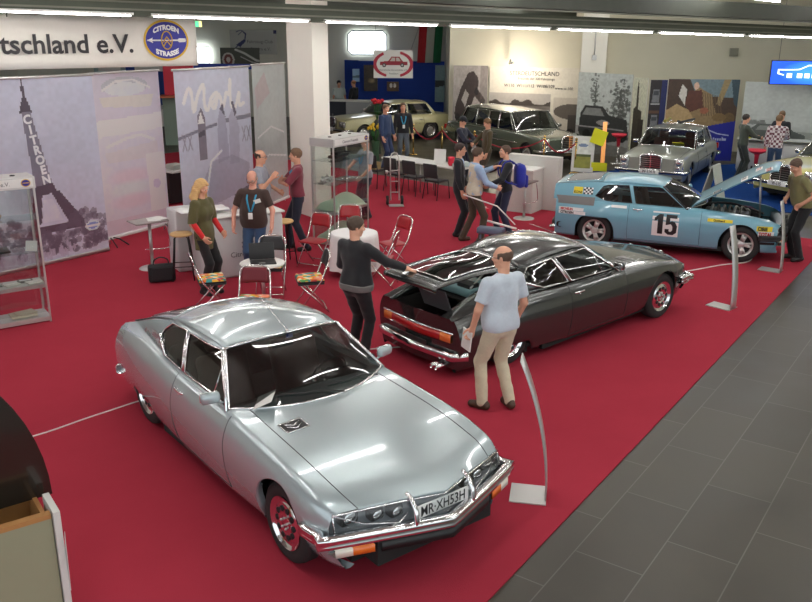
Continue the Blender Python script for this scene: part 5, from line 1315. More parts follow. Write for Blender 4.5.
# four translucent hanging banners
c = Canvas(100, 150, S(170, 172, 190)); c.mix(1-c.Y, S(196, 196, 210), .4); c.mix(c.noise(40, 2), S(196, 198, 212), .4)
dk = S(66, 58, 74)
c.poly([(.40, .96), (.415, .88), (.435, .96)], dk); c.poly([(.405, 1), (.41, .9), (.425, .9), (.42, 1)], dk)
c.poly([(.38, .85), (.42, .93), (.46, .85), (.47, .82), (.37, .82)], dk); c.poly([(.385, .83), (.455, .83), (.56, .44), (.42, .42)], S(110, 106, 122)); c.poly([(.40, .42), (.56, .44), (.60, .38), (.40, .37)], dk)
c.poly([(.40, .39), (.47, .39), (.44, .22), (.34, .18)], dk); c.poly([(.54, .39), (.61, .39), (.80, .20), (.68, .18)], dk); c.poly([(.34, .20), (.8, .20), (.8, .16), (.3, .16)], dk)
c.poly([(.47, .35), (.55, .35), (.62, .22), (.45, .22)], S(190, 190, 204))
r_ = np.random.default_rng(5)
for i in range(240): x = r_.random(); c.ell(x, .04+(.12+.10*math.sin(x*5+.6)**2)*r_.random(), .03, .02, S(82, 74, 92), .6)
for i in range(60): c.ell(r_.random()*.7, .06*r_.random()+.02, .012, .02, S(170, 165, 184), .7)
c.ell(.87, .155, .065, .030, S(190, 200, 225)); c.ell(.87, .155, .05, .020, S(120, 140, 190)); c.line([(.81, .155), (.93, .155)], .006, S(225, 230, 240))
c.grain(.06, 8, 3)
def hbanner(p0, p1, z0, z1, cv, label, feet=False, txt=None, dark=False):
    cv.a = np.clip(cv.a*np.array([1.42, 1.48, 1.5])+.05, 0, .93)
    e, W = panel(p0, p1, z0, z1, cv, 'display_banner', label, 'banner', m=PRT, back=False)
    n = MB(); n.tube([(-W/2-.03, 0, z1+.01), (W/2+.03, 0, z1+.01)], .022); n.build('top_rail', ALU, e)
    n = MB(); n.rbox((0, .0, z0-.02), (W, .05, .06), .01); n.build('bottom_rail', STEEL if dark else WHITEM, e)
    for x in (-W/2+.12, W/2-.12):
        n = MB(); n.tube([(x, .05, .02), (x, .05, z1)], .012, seg=6); n.build('pole', ALU, e)
        if feet:
            for sx in (-1, 1): n = MB(); n.tube([(x, .05, z0), (x+sx*.08, -.12, z0*.8), (x+sx*.14, -.30, .02)], .012, seg=6); n.build('foot', BLACKP, e)
    return e, W
hbA, hbW = hbanner((-6.75, 13.3), (-5.45, 15.11), .06, 3.12, c, 'lavender banner of an iron tower, leftmost of the tall translucent banners', dark=True)
for i, ch in enumerate('CITROEN'): text_mesh('lettering', ch, .20, mat('tower_letter', (.72, .72, .75), .6), hbA, loc=((.427+i*.0155-.5)*hbW, -.008, .06+3.06*(.765-i*.055)), rot=(PI/2, -.12, 0), bold=.008)
c = Canvas(70, 120, S(196, 190, 200)); c.mix(c.noise(30, 2), S(214, 208, 216), .5); c.mix(c.Y > .72, S(176, 166, 178), .4)
c.ell(.48, .92, .34, .055, S(172, 172, 178)); c.ell(.48, .90, .3, .04, S(200, 200, 206)); c.line([(.15, .90), (.35, .95), (.6, .955), (.85, .90)], .006, S(226, 226, 230))
c.poly([(.10, .86), (.9, .86), (.84, .78), (.14, .80)], S(206, 200, 178), .5); c.poly([(.02, .72), (1, .74), (1, .64), (.05, .62)], S(222, 220, 224), .7)
c.line([(.15, .56), (.45, .60), (.65, .61), (.85, .57)], .008, S(228, 228, 232)); c.poly([(.1, .52), (.9, .56), (.9, .46), (.14, .46)], S(200, 190, 186), .5)
for (y, cc_) in ((.36, (206, 178, 186)), (.28, (196, 206, 200)), (.20, (204, 176, 184))): c.ell(.45, y, .38, .06, S(*cc_), .5, soft=.8)
c.poly([(.70, .48), (.99, .48), (.97, .10), (.72, .10)], S(212, 208, 220), .7); c.ell(.84, .28, .06, .03, S(190, 180, 196)); c.mix(c.Y < .1, S(190, 168, 178), .5); c.grain(.03, 3, 3)
hbanner((-5.60, 15.42), (-4.80, 16.88), .16, 3.12, c, 'very pale banner with a faint car picture, right of the tower banner', feet=True)
c = Canvas(90, 140, S(172, 174, 188)); c.mix(c.noise(40, 7), S(192, 194, 206), .5); w_ = S(222, 224, 234)
pts = catmull([(.10, .80), (.16, .88), (.20, .86), (.22, .74), (.28, .84), (.36, .90), (.36, .78), (.40, .74), (.46, .82), (.54, .84), (.50, .75), (.46, .77), (.56, .83), (.60, .75), (.64, .80), (.66, .84), (.70, .83), (.72, .92), (.72, .76), (.78, .74), (.84, .83), (.84, .75), (.90, .76)], 4)
c.line(pts, .012, w_); 
c.line([(0, .58), (.30, .62), (.5, .64)], .010, S(110, 108, 124)); c.line([(.62, .655), (1, .67)], .014, S(116, 114, 128))
c.poly([(.25, .70), (.31, .76), (.35, .70), (.36, .42), (.26, .42)], S(110, 104, 116)); c.poly([(.26, .66), (.30, .74), (.34, .66)], S(214, 214, 222)); c.poly([(.26, .60), (.35, .62), (.35, .58), (.26, .57)], S(70, 64, 76))
c.poly([(.50, .38), (.52, .66), (.56, .74), (.62, .70), (.64, .60), (.66, .40)], S(150, 150, 168)); c.poly([(.66, .36), (.68, .68), (.74, .74), (.82, .60), (.80, .36)], S(158, 158, 174)); c.poly([(.56, .74), (.60, .78), (.63, .68)], S(90, 88, 102)); c.poly([(.72, .78), (.75, .78), (.79, .70), (.76, .68)], S(90, 88, 102))
for x in (.05, .12, .86, .93): c.line([(x, .60), (x+.05, .50)], .004, S(130, 128, 142)); c.line([(x+.05, .60), (x, .50)], .004, S(130, 128, 142))
c.poly([(.30, .30), (.36, .10), (.9, .16), (.95, .34), (.7, .42), (.4, .40)], S(130, 132, 152), .6); c.poly([(.66, 0), (.7, .14), (.98, .2), (.98, .02)], S(60, 58, 70), .8); c.line([(.33, .22), (.40, .40), (.55, .46)], .008, S(200, 204, 220)); c.grain(.05, 4, 3)
hbanner((-4.38, 16.40), (-3.34, 18.46), .12, 3.14, c, 'grey blue banner with white handwriting above two streamlined shapes', feet=False)
c = Canvas(70, 130, S(160, 166, 164)); c.mix(c.noise(26, 9), S(182, 188, 184), .6); c.poly([(.05, .84), (.35, .95), (.5, .8), (.1, .7)], S(172, 150, 152), .6); c.ell(.5, .6, .4, .2, S(186, 192, 188), .5, soft=.8); c.line([(.1, .5), (.5, .56), (.9, .5)], .006, S(206, 210, 208)); c.line([(.05, .3), (.4, .36), (.95, .32)], .006, S(206, 210, 208)); c.grain(.05, 5, 3)
hbanner((-3.28, 18.5), (-2.80, 20.0), .12, 3.16, c, 'grey green translucent banner against the cream pillar', feet=False)
# glass showcases
def showcase(x, y, rz, w, d, h, shelves, label, logo=True):
    e = empty('glass_showcase', (x, y, 0), rz, label, 'showcase', None)
    for sx in (-1, 1):
        for sy in (-1, 1): n = MB(); n.box((sx*(w/2-.012), sy*(d/2-.012), h/2), (.024, .024, h)); n.build('post', ALU, e)
    n = MB(); n.box((0, 0, .05), (w, d, .06)); n.build('base', ALU, e)
    n = MB(); n.box((0, 0, h-.07), (w+.02, d+.02, .14)); n.box((0, 0, h-.145), (w-.03, d-.03, .02), 1); hd = n.build('header', [ALU, WHITEM], e)
    for (x_, y_) in ((-w*.28, 0), (0, 0), (w*.28, 0)): n = MB(); n.lathe([(.0, .012), (.03, .012), (.035, 0)], (x_, y_, h), seg=12); n.build('lamp_cap', BLACKP, hd)
    for z in shelves:
        n = MB(); n.box((0, 0, z), (w-.03, d-.03, .012 if z > .7 else .05)); n.build('shelf', GLASSV if z > .7 else ALU, e)
    for (a, b, c_, d_) in ((0, -d/2+.006, w-.05, .004), (0, d/2-.006, w-.05, .004)): n = MB(); n.box((a, b, h/2), (c_, d_, h-.3)); n.build('glass_panel', GLASSV, e)
    for sx in (-1, 1): n = MB(); n.box((sx*(w/2-.006), 0, h/2), (.004, d-.05, h-.3)); n.build('glass_panel', GLASSV, e)
    if logo:
        n = MB(); n.box((0, -d/2-.016, h-.07), (w-.04, .006, .11)); l = n.build('header_label', WHITEM, e)
        text_mesh('lettering', logo, .075, mat('print_grey', (.1, .1, .1), .6), l, loc=(-.06, -d/2-.022, h-.095))
        n = MB(); n.prism([(w/2-.11+math.cos(a)*.055, h-.07+math.sin(a)*.046) for a in np.linspace(0, 2*PI, 20, endpoint=False)], -d/2-.02, -d/2-.024, f=lambda x, y, z: (x, z, y)); em = n.build('small_emblem', EB, l)
        n = MB(); n.tube([(w/2-.11+math.cos(a)*.055, -d/2-.024, h-.07+math.sin(a)*.046) for a in np.linspace(0, 2*PI, 20, endpoint=False)], .005, 0, 4, closed=True); n.tube([(w/2-.15, -d/2-.026, h-.07), (w/2-.07, -d/2-.026, h-.07)], .006, 0, 4); n.build('emblem_border', EY, em)
    return e
def at_(e_loc, rz, x, y): return (e_loc[0]+x*math.cos(rz)-y*math.sin(rz), e_loc[1]+x*math.sin(rz)+y*math.cos(rz))
# left one: right front post at (-4.93, 11.16), front runs down to the lower left
LA = math.atan2(11.16-10.55, -4.93+5.80); lw, ld = 1.0, .42
LC = at_((-4.93, 11.16), LA, -lw/2, ld/2); showcase(LC[0], LC[1], LA, lw, ld, 2.02, (.52, 1.0, 1.45), 'glass showcase of model cars cut off by the left edge', 'Deutschland e.V.')
def onL(x, y): return at_(LC, LA, x, y)
def toycar(x, y, z, rz, col, label, L=.30, name='model_car'):
    e = empty(name, (x, y, z), rz, label, 'model', 'model cars in the left glass showcase'); n = MB(); n.rbox((0, 0, .045), (L, L*.4, .05), .02); n.rbox((-L*.05, 0, .082), (L*.5, L*.34, .04), .018, 0); n.build('body', col, e)
    for sx in (-1, 1):
        for sy in (-1, 1): w = MB(); w.lathe([(0, -.01), (.024, -.01), (.024, .01), (0, .01)], (sx*L*.3, sy*L*.18, .024), 'Y', seg=10); w.build('wheel', BLACKP, e)
    return e
p = onL(-.05, 0); toycar(*p, 1.456, 1.0, mat('tan_toy', (.35, .27, .17), .5), 'olive tan model car beside the brown model, on the top shelf', .26)
p = onL(-.33, .02); toycar(*p, 1.456, .3, mat('brown_toy', (.16, .07, .04), .5), 'dark brown tall model car at the left of the top shelf', .30)
n = MB(); p = onL(-.02, .0); n.box((0, 0, .07), (.005, .16, .14), 0, R=Matrix.Rotation(.3, 3, 'Y')); n.box((.012, 0, .05), (.004, .12, .05), 1, R=Matrix.Rotation(.3, 3, 'Y')); tag(n.build('photo_card', [WHITEM, GLASSD], None, (*onL(.38, -.12), 1.008), 1.5), 'white card with a grey car photo standing on the middle shelf', 'card')
n = MB(); n.rbox((0, 0, .02), (.55, .30, .03), .01); n.box((-.1, 0, .055), (.30, .22, .03), 1, R=Matrix.Rotation(.25, 3, 'X')); tag(n.build('brochure_stack', [BLACKP, mat('pale_olive_paper', (.40, .42, .30), .7)], None, (*onL(-.16, .02), 1.010), LA), 'dark folder with a pale brochure lying on the middle shelf', 'brochure')
for i, (x, y, a, c_) in enumerate(((-.35, -.05, .1, (.1, .12, .12)), (-.12, .03, -.2, (.30, .30, .27)), (.08, -.04, .3, (.55, .55, .5)), (.27, .05, -.1, (.12, .13, .12)), (.36, -.07, .2, (.6, .6, .55)))):
    n = MB(); n.rbox((0, 0, .014), (.20, .15, .022), .006); n.box((0, 0, .027), (.14, .05, .004), 1); p = onL(x, y)
    tag(n.build('booklet', [mat('booklet_%d' % i, c_, .5), WHITEM], None, (*p, .545), LA+a), ['black booklet lying at the left of the lower shelf', 'grey booklet lying second from left on the lower shelf', 'pale booklet in the middle of the lower shelf', 'dark booklet near the right end of the lower shelf', 'white booklet at the right front corner of the lower shelf'][i], 'booklet', 'booklets on the lower showcase shelf')
n = MB(); n.rbox((0, 0, .02), (.34, .25, .03), .01); n.box((.03, .0, .045), (.26, .2, .012), 0, R=Matrix.Rotation(.2, 3, 'Z')); tag(n.build('open_magazine', mat('cream_paper', (.5, .47, .36), .7), None, (*onL(.18, 0), .082), LA), 'pile of cream magazines on the bottom shelf of the left showcase', 'magazine')
# showcase in the middle: near corner at (-1.33, 15.47)
CA_ = math.atan2(16.51-15.47, -.71+1.33); cw, cd = 1.15, .52
CC = at_((-1.33, 15.47), CA_, cw/2, cd/2); showcase(CC[0], CC[1], CA_, cw, cd, 2.0, (.62, 1.15, 1.58), 'tall glass showcase by the cream pillar with cushions inside', 'Citroen-Freunde')
def onC(x, y): return at_(CC, CA_, x, y)
n = MB(); n.rbox((0, 0, .05), (.60, .20, .06), .03); n.rbox((-.05, 0, .10), (.35, .16, .06), .03); n.box((.2, 0, .1), (.05, .3, .02)); tag(n.build('engine_part', mat('dark_part', (.02, .02, .022), .4), None, (*onC(-.05, 0), 1.586), CA_+.2), 'black mechanical part on the top shelf of the middle showcase', 'part')
n = MB(); n.tube([(-.15, 0, .05), (0, .02, .09), (.16, 0, .05)], .035); n.tube([(-.08, -.05, .03), (-.06, .06, .12)], .02); n.tube([(.05, -.05, .03), (.08, .05, .13)], .02); n.ball((.17, 0, .06), .045); n.box((0, 0, .012), (.36, .14, .02)); tag(n.build('metal_model', STEEL, None, (*onC(-.38, .05), 1.157), CA_), 'small grey metal model on the middle shelf by the post', 'model')
n = MB(); n.rbox((0, 0, .012), (.42, .3, .02), .01); tag(n.build('glass_tray', GLASSV, None, (*onC(.2, 0), 1.158), CA_), 'clear flat tray on the middle shelf of the showcase', 'tray')
PG = mat('pale_green_foam', srgb(178, 196, 172), .8, noise=.04)
for z, lb in ((.646, 'pale green cushion on the second shelf of the middle showcase'), (.08, 'pale green cushion lying on the floor of the showcase')):
    n = MB(); n.grid([[(.50*x, .27*y, .01+.22*max(0, (1-x*x))**.5*max(0, 1-y*y)**.5*(1+.25*math.sin(x*4+z*9))) for y in np.linspace(-1, 1, 15)] for x in np.linspace(-1, 1, 19)]); n.grid([[(.46*x, .24*y, .0) for y in (-1, 1)] for x in (-1, 1)]); tag(n.build('foam_cushion', PG, None, (*onC(0, 0), z+.0), CA_), lb, 'cushion')
# ---- counters at the left: white promo desks
CNT = mat('counter_white', (.60, .60, .60), .5, noise=.03)
def prom(p0, p1, dep, h, label, name='promo_counter'):
    p0, p1 = Vector((*p0, 0)), Vector((*p1, 0)); d = p1-p0; c = (p0+p1)/2; e = empty(name, (c.x, c.y, 0), math.atan2(d.y, d.x), label, 'counter'); W = d.length
    n = MB(); n.rbox((0, dep/2, h/2-.01), (W, dep, h-.02), .05); n.build('body', CNT, e); n = MB(); n.rbox((0, dep/2, h), (W+.06, dep+.06, .035), .06); n.build('top', WHITEM, e); return e
pc = prom((-3.28, 13.08), (-2.05, 13.85), .42, 1.02, 'white promotional counter behind the blonde woman and the man in the brown shirt')
text_mesh('lettering', 'Citroen-Club', .12, mat('print_grey', (.1, .1, .1), .6), pc, loc=(.1, -.012, .35)); n = MB(); [n.tube([(x-.12, -.005, .50+o), (x-.02, -.005, .58+o), (x+.08, -.005, .50+o)], .012, seg=5) for x, o in ((.1, 0), (.1, .07))]; n.build('chevrons', mat('print_grey', (.1, .1, .1), .6), pc)
n = MB(); n.grid([[(-.42+.8*i/10, -.22+.44*j/6, .02+.05*math.sin(i*1.3)*math.sin(j*1.1)**2+.07*math.exp(-((i-5)**2+(j-3)**2)/5)) for j in range(7)] for i in range(11)]); tag(n.build('crumpled_cloth', mat('white_cloth', (.8, .8, .79), .9), None, (-3.32, 13.62, 1.075), .55, solid=.006), 'crumpled white cloth on the counter behind the blonde woman', 'cloth')
n = MB(); n.rbox((0, 0, .52), (.62, .5, 1.04), .04); tag(n.build('side_cabinet', CNT, None, (-3.66, 14.02, 0), .55), 'white cabinet under the crumpled cloth beside the bar stool', 'cabinet')
# stools, bar tables
def barstool(x, y, rz, label):
    e = empty('bar_stool', (x, y, 0), rz, label, 'stool', 'bar stools with round wooden seats'); n = MB(); n.lathe([(0, .77), (.165, .77), (.18, .757), (.18, .742), (.165, .73), (0, .73)], seg=24); n.build('seat', mat('light_birch', srgb(214, 176, 118), .5, noise=.06), e)
    for i in range(4):
        a = PI/4+i*PI/2; n = MB(); n.tube([(math.cos(a)*.10, math.sin(a)*.10, .725), (math.cos(a)*.15, math.sin(a)*.15, .70), (math.cos(a)*.24, math.sin(a)*.24, .01)], .012, seg=8); n.build('leg', BLACKP, e)
    n = MB(); n.tube([(math.cos(a)*.215, math.sin(a)*.215, .24) for a in np.linspace(PI/4, PI/4+2*PI, 4, endpoint=False)], .008, seg=6, closed=True); n.build('foot_ring', BLACKP, e); return e
barstool(-3.62, 13.30, .2, 'round wooden bar stool with black legs beside the black bag'); barstool(-2.12, 14.30, .5, 'round wooden bar stool behind the man in the brown shirt')
def bartable(x, y, rz, label, h=1.0, top=(.55, .38), tm=WHITEM):
    e = empty('bar_table', (x, y, 0), rz, label, 'table'); n = MB(); n.rbox((0, 0, h), (top[0], top[1], .03), .10); n.build('table_top', tm, e)
    n = MB(); n.tube([(0, 0, .02), (0, 0, h-.01)], .028, seg=12); n.build('column', STEEL, e); n = MB(); n.lathe([(.0, .03), (.06, .028), (.22, .012), (.23, 0)], seg=24); n.build('foot', ALU, e)
    n = MB(); n.tube(catmull([(.22, -.16, h-.05), (.26, -.18, .5), (.24, -.17, .36), (0, -.05, .34), (-.1, 0, .34)], 4), .009, seg=6); n.build('foot_rest', CHROME, e); return e
bartable(-4.32, 13.95, .7, 'grey bar table with papers left of the wooden bar stool', .82, (.62, .40), mat('grey_top', (.32, .28, .27), .5))
n = MB(); n.box((0, 0, 0), (.21, .3, .004)); n.box((.08, .04, .005), (.21, .29, .004), rz=.5); tag(n.build('papers', WHITEM, None, (-4.25, 13.98, .842), .4), 'white papers lying on the grey bar table', 'paper')
n = MB(); n.rbox((0, 0, .155), (.42, .15, .29), .04); n.box((0, -.08, .16), (.30, .02, .18)); b = tag(n.build('laptop_bag', mat('black_nylon', (.012, .012, .014), .7), None, (-3.93, 13.12, 0), .35), 'black laptop bag standing on the carpet by the stool', 'bag')
n = MB(); n.tube(catmull([(-.12, 0, .29), (-.10, 0, .37), (0, 0, .41), (.10, 0, .37), (.12, 0, .29)], 4), .012, seg=6); n.build('bag_handle', BLACKP, b)
# ---- folding chairs
CUSH = None
def cushion_mat():
    m = mat('patterned_cushion', (.6, .5, .3), .85); nt = m.node_tree; b = nt.nodes['Principled BSDF']; tc = nt.nodes.new('ShaderNodeTexCoord'); v = nt.nodes.new('ShaderNodeTexVoronoi'); v.inputs['Scale'].default_value = 17
    r = nt.nodes.new('ShaderNodeValToRGB'); r.color_ramp.interpolation = 'CONSTANT'; cs = [srgb(230, 120, 40), srgb(70, 150, 150), srgb(240, 190, 60), srgb(190, 60, 60), srgb(225, 220, 190), srgb(90, 160, 90), srgb(240, 150, 120)]
    while len(r.color_ramp.elements) < len(cs): r.color_ramp.elements.new(.5)
    for i, c_ in enumerate(cs): r.color_ramp.elements[i].position = i/len(cs); r.color_ramp.elements[i].color = (*c_, 1)
    sp_ = nt.nodes.new('ShaderNodeSeparateColor'); nt.links.new(tc.outputs['Object'], v.inputs['Vector']); nt.links.new(v.outputs['Color'], sp_.inputs[0]); nt.links.new(sp_.outputs[0], r.inputs[0]); nt.links.new(r.outputs[0], b.inputs['Base Color']); return m
PAT = cushion_mat(); FR = mat('folding_frame_chrome', (.75, .74, .72), .2, .9)
def foldchair(x, y, rz, back, label, cushion=None, group='folding chairs with steel tube frames', folded=False):
    """faces local +Y"""
    e = empty('folding_chair', (x, y, 0), rz, label, 'chair', group)
    for sx in (-1, 1): 
        n = MB(); n.tube([(sx*.21, .23, .01), (sx*.21, -.14, .50), (sx*.20, -.24, .76)], .012, seg=8); n.build('front_leg', FR, e)
        n = MB(); n.tube([(sx*.185, -.24, .01), (sx*.185, .16, .43)], .012, seg=8); n.build('rear_leg', FR, e)
    n = MB(); n.tube(catmull([(-.20, -.24, .76), (-.195, -.255, .82), (-.14, -.27, .87), (0, -.275, .885), (.14, -.27, .87), (.195, -.255, .82), (.20, -.24, .76)], 5), .012, seg=8); n.build('back_frame', FR, e)
    n = MB(); n.grid([[(.185*u*(1-.18*max(0, t-.6)/.4), -.205-.055*t-.03*(1-u*u)-.0, .66+.20*t) for u in np.linspace(-1, 1, 9)] for t in np.linspace(0, 1, 6)]); n.build('backrest', back, e, solid=.02)
    n = MB(); n.rbox((0, .01, .445), (.40, .38, .03), .03); n.build('seat', back, e)
    for yy in (.19, -.20): n = MB(); n.tube([(-.2, yy, .07 if yy < 0 else .07), (.2, yy, .07)], .008, seg=6); n.build('stretcher', FR, e)
    if cushion:
        n = MB(); n.rbox((0, .01, 0), (.40, .38, .055), .027); n.rbox((0, .01, -.012), (.405, .385, .03), .014, 1); c_ = n.build('seat_cushion', [PAT, BLACKP], None, (x, y, .49), rz); tag(c_, cushion, 'cushion', 'patterned seat cushions on the folding chairs')
    return e
RB = mat('chair_red', srgb(165, 22, 34), .45, coat=.3); BB = mat('chair_black', (.02, .02, .022), .45); MR = mat('chair_maroon', srgb(110, 22, 36), .45)
foldchair(-1.38, 11.72, PI/2+.25, BB, 'black backed folding chair facing left, behind the silver car and left of the dark jacket', 'patterned cushion on the chair left of the dark jacket')
foldchair(-2.06, 12.42, PI, BB, 'black backed folding chair behind the open laptop', 'patterned cushion on the chair behind the laptop')
foldchair(-2.80, 11.66, -PI/2+.35, BB, 'black backed folding chair at the feet of the blonde woman', 'patterned cushion on the chair beside the blonde woman')
foldchair(-2.02, 10.66, PI-.0, MR, 'maroon folding chair just behind the silver car roof', 'patterned cushion on the maroon folding chair')
foldchair(-1.58, 14.15, PI/2+1.1, RB, 'red folding chair turned away left of the white cloth table')
foldchair(-1.02, 14.85, PI, RB, 'red folding chair behind the white cloth table, against the showcase')
foldchair(-.22, 14.0, PI/2+.65, RB, 'red folding chair standing alone on the right of the white cloth table')
foldchair(-.40, 13.0, PI/2-.2, RB, 'red folding chair close behind the shoulder of the dark jacket')
# tables
e = empty('round_table', (-2.06, 11.72, 0), 0, 'small round white table carrying an open laptop', 'table'); n = MB(); n.lathe([(0, .72), (.30, .72), (.32, .71), (.32, .695), (.3, .69), (0, .69)], seg=32); n.build('table_top', WHITEM, e); n = MB(); n.tube([(0, 0, .02), (0, 0, .69)], .025); n.build('column', STEEL, e); n = MB(); n.lathe([(0, .03), (.2, .012), (.2, 0)], seg=24); n.build('foot', STEEL, e)
e = empty('laptop', (-2.05, 11.72, .721), .25, 'open black laptop on the round white table', 'laptop'); n = MB(); n.rbox((0, -.05, .01), (.36, .25, .02), .009); n.box((0, -.03, .0215), (.30, .11, .002), 1); n.box((-.02, -.13, .0215), (.09, .05, .002), 2); n.build('keyboard_base', [BLACKP, mat('keys', (.03, .03, .03), .6), mat('grey_pad', (.2, .2, .2), .5)], e)
n = MB(); n.rbox((0, .13, .13), (.36, .012, .24), .006, R=Matrix.Rotation(-.25, 3, 'X')); n.build('screen_lid', BLACKP, e)
n = MB(); prof = []
for z, r in ((.72, .36), (.715, .385), (.66, .395), (.5, .40), (.3, .41), (.12, .42)):
    prof.append([(math.cos(a)*(r+(.72-z)*.06*math.sin(a*9)), math.sin(a)*(r+(.72-z)*.06*math.sin(a*9)), z) for a in np.linspace(0, 2*PI, 72, endpoint=False)])
e = empty('cloth_table', (-.86, 13.62, 0), 0, 'round table under a white cloth behind the dark jacket man', 'table'); n = MB(); n.lathe([(0, .712), (.36, .712), (.36, .69), (0, .69)], seg=24); n.tube([(0, 0, 0), (0, 0, .69)], .03); n.lathe([(0, .03), (.2, .01), (.2, 0)], seg=20); n.build('table', STEEL, e)
n = MB(); n.grid(prof, closed=True); n.add([(0, 0, .722)]+prof[0], [(0, i, i % 72+1) for i in range(1, 73)]); tag(n.build('tablecloth', mat('white_cloth', (.8, .8, .79), .9), None, (-.86, 13.62, 0), 0), 'white cloth hanging over the round table behind the dark jacket', 'tablecloth')
# long table with black chairs, behind
ta, tb = Vector((-.62, 22.1, 0)), Vector((1.28, 20.15, 0)); d = tb-ta; W = d.length; ang = math.atan2(d.y, d.x); cc = (ta+tb)/2
e = empty('long_table', (cc.x, cc.y, 0), ang, 'long narrow white table with a row of black chairs on its near side', 'table'); n = MB(); n.box((0, .25, .735), (W, .62, .03)); n.build('table_top', WHITEM, e)
for x in (-W/2+.1, 0, W/2-.1): 
    for y in (.02, .5): n = MB(); n.tube([(x, y, 0), (x, y, .72)], .018, seg=8); n.build('leg', STEEL, e)
def onT(x, y): return at_((cc.x, cc.y), ang, x, y)
FAB = cmat('black_chair_fabric', (.018, .018, .02))
def blackchair(x, y, rz, label):
    e = empty('stacking_chair', (x, y, 0), rz, label, 'chair', 'black stacking chairs at the long table'); n = MB(); n.rbox((0, .0, .45), (.44, .42, .05), .024); n.build('seat', FAB, e); n = MB(); n.rbox((0, -.24, .70), (.43, .05, .34), .024, R=Matrix.Rotation(.12, 3, 'X')); n.build('backrest', FAB, e)
    for sx in (-1, 1):
        for p_ in ([(sx*.21, .19, .43), (sx*.23, .22, .01)], [(sx*.21, -.22, .62), (sx*.21, -.18, .43), (sx*.23, -.25, .01)]): n = MB(); n.tube(p_, .011, seg=6); n.build('leg', BLACKP, e)
    return e
for x, lb in ((-.55, 'black chair at the long table just right of the hand truck'), (.12, 'middle black chair of the three pushed under the long table'), (.85, 'black chair at the long table nearest the man in the dark suit')): p = onT(x, -.28); blackchair(*p, ang+.05, lb)
p = onT(-1.35, -.32); blackchair(*p, ang+.3, 'black chair carrying a small brown box at the left table end')
n = MB(); n.box((0, 0, .09), (.30, .20, .18)); tag(n.build('cardboard_box', mat('cardboard', srgb(150, 130, 88), .8, noise=.08), None, (*p, .478), ang), 'small brown cardboard box on the leftmost black chair', 'box')
n = MB(); n.box((0, 0, .17), (.30, .01, .34), R=Matrix.Rotation(-.1, 3, 'X')); n.box((0, .05, .01), (.30, .12, .01)); tag(n.build('upright_sheet', WHITEM, None, (*onT(.35, .35), .752), ang+.5), 'white sheet in a stand on the long white table', 'sign')
n = MB(); n.lathe([(0, 0), (.06, 0), (.085, .06), (.07, .14), (.09, .2), (.05, .22), (0, .21)], seg=14); tag(n.build('red_pot', mat('bright_red', (.62, .02, .05), .5), None, (*onT(.85, .22), .752)), 'red pot on the long table beside the upright sheet', 'pot')
n = MB(); n.rbox((0, 0, .06), (.30, .22, .12), .02); tag(n.build('glass_box', mat('pale_box', (.42, .5, .48), .3), None, (*onT(1.15, .3), .752), .3), 'pale grey green box at the right end of the long table', 'box')
n = MB(); n.box((0, 0, .05), (.28, .2, .10)); tag(n.build('grey_box', mat('light_grey_card', (.4, .4, .38), .6), None, (*onT(1.24, .06), .752), .1), 'light grey box on the near corner of the long table', 'box')
# hand truck
e = empty('hand_truck', (-.27, 19.5, 0), .1, 'aluminium hand truck standing in front of the long table', 'trolley')
for sx in (-1, 1): n = MB(); n.tube([(sx*.10, .0, .12), (sx*.10, .10, 1.08), (sx*.06, .11, 1.18), (0, .11, 1.21)], .016, seg=8); n.build('rail', ALU, e)
for z in (.3, .55, .8): n = MB(); n.tube([(-.10, .02+z*.08, z), (.10, .02+z*.08, z)], .012, seg=6); n.build('crossbar', ALU, e)
n = MB(); n.box((.02, -.12, .02), (.34, .26, .012)); n.build('toe_plate', ALU, e)
for sx in (-1, 1): n = MB(); n.lathe([(.03, -.025), (.10, -.03), (.11, -.015), (.11, .015), (.10, .03), (.03, .025)], (sx*.17, .06, .11), 'X', seg=20); n.lathe([(0, -.027), (.05, -.027), (.05, .027), (0, .027)], (sx*.17, .06, .11), 'X', 1, seg=14); n.build('wheel', [RUBBER, mat('red_hub', (.3, .03, .03), .5)], e)
n = MB(); n.tube([(-.18, -.02, .78), (.10, .02, .82)], .012); n.tube([(-.20, -.02, .74), (-.20, -.02, .82)], .03); n.build('handle_bar', STEEL, e)
# white desk in the middle right
DW = mat('desk_white', (.62, .62, .58), .55, noise=.04)
a_ = -.55; e = empty('reception_desk', (2.75, 19.05, 0), a_, 'white reception desk with a raised front beside the blue backpack', 'desk')
n = MB(); n.box((-.0, .32, .60), (1.25, .22, 1.20)); n.build('front_panel', DW, e); n = MB(); n.box((-.18, -.08, .47), (.88, .58, .94)); n.build('cabinet', DW, e); n = MB(); n.box((-.20, -.10, .955), (.96, .64, .03)); n.build('table_top', WHITEM, e)
bartable(2.55, 18.12, 1.0, 'dark topped bar table in front of the white desk', .80, (.5, .4), mat('dark_brown_top', (.10, .06, .05), .4))
n = MB(); n.box((0, 0, .07), (.34, .26, .14)); n.tube([(-.17, 0, .145), (.17, 0, .145)], .012, 1); n.tube([(0, -.13, .145), (0, .13, .145)], .012, 1); tag(n.build('gift_box', [mat('bright_red', (.62, .02, .05), .5), WHITEM], None, (1.62, 18.55, 0), .4), 'red and white box on the carpet between the two greeting men', 'box')
# far counter with grey panels
e = empty('far_counter', (-2.1, 35.3, 0), -.25, 'grey counter in front of the blue partition', 'counter'); n = MB(); n.box((.30, .0, .56), (1.25, .5, 1.12)); n.build('body', mat('grey_counter', (.33, .35, .36), .6), e); n = MB(); n.box((-.75, .1, .55), (.8, .5, 1.1)); n.build('dark_side', mat('dark_counter', (.03, .035, .05), .6), e); n = MB(); n.box((-.3, .05, 1.14), (1.9, .7, .05)); n.build('top', WHITEM, e)
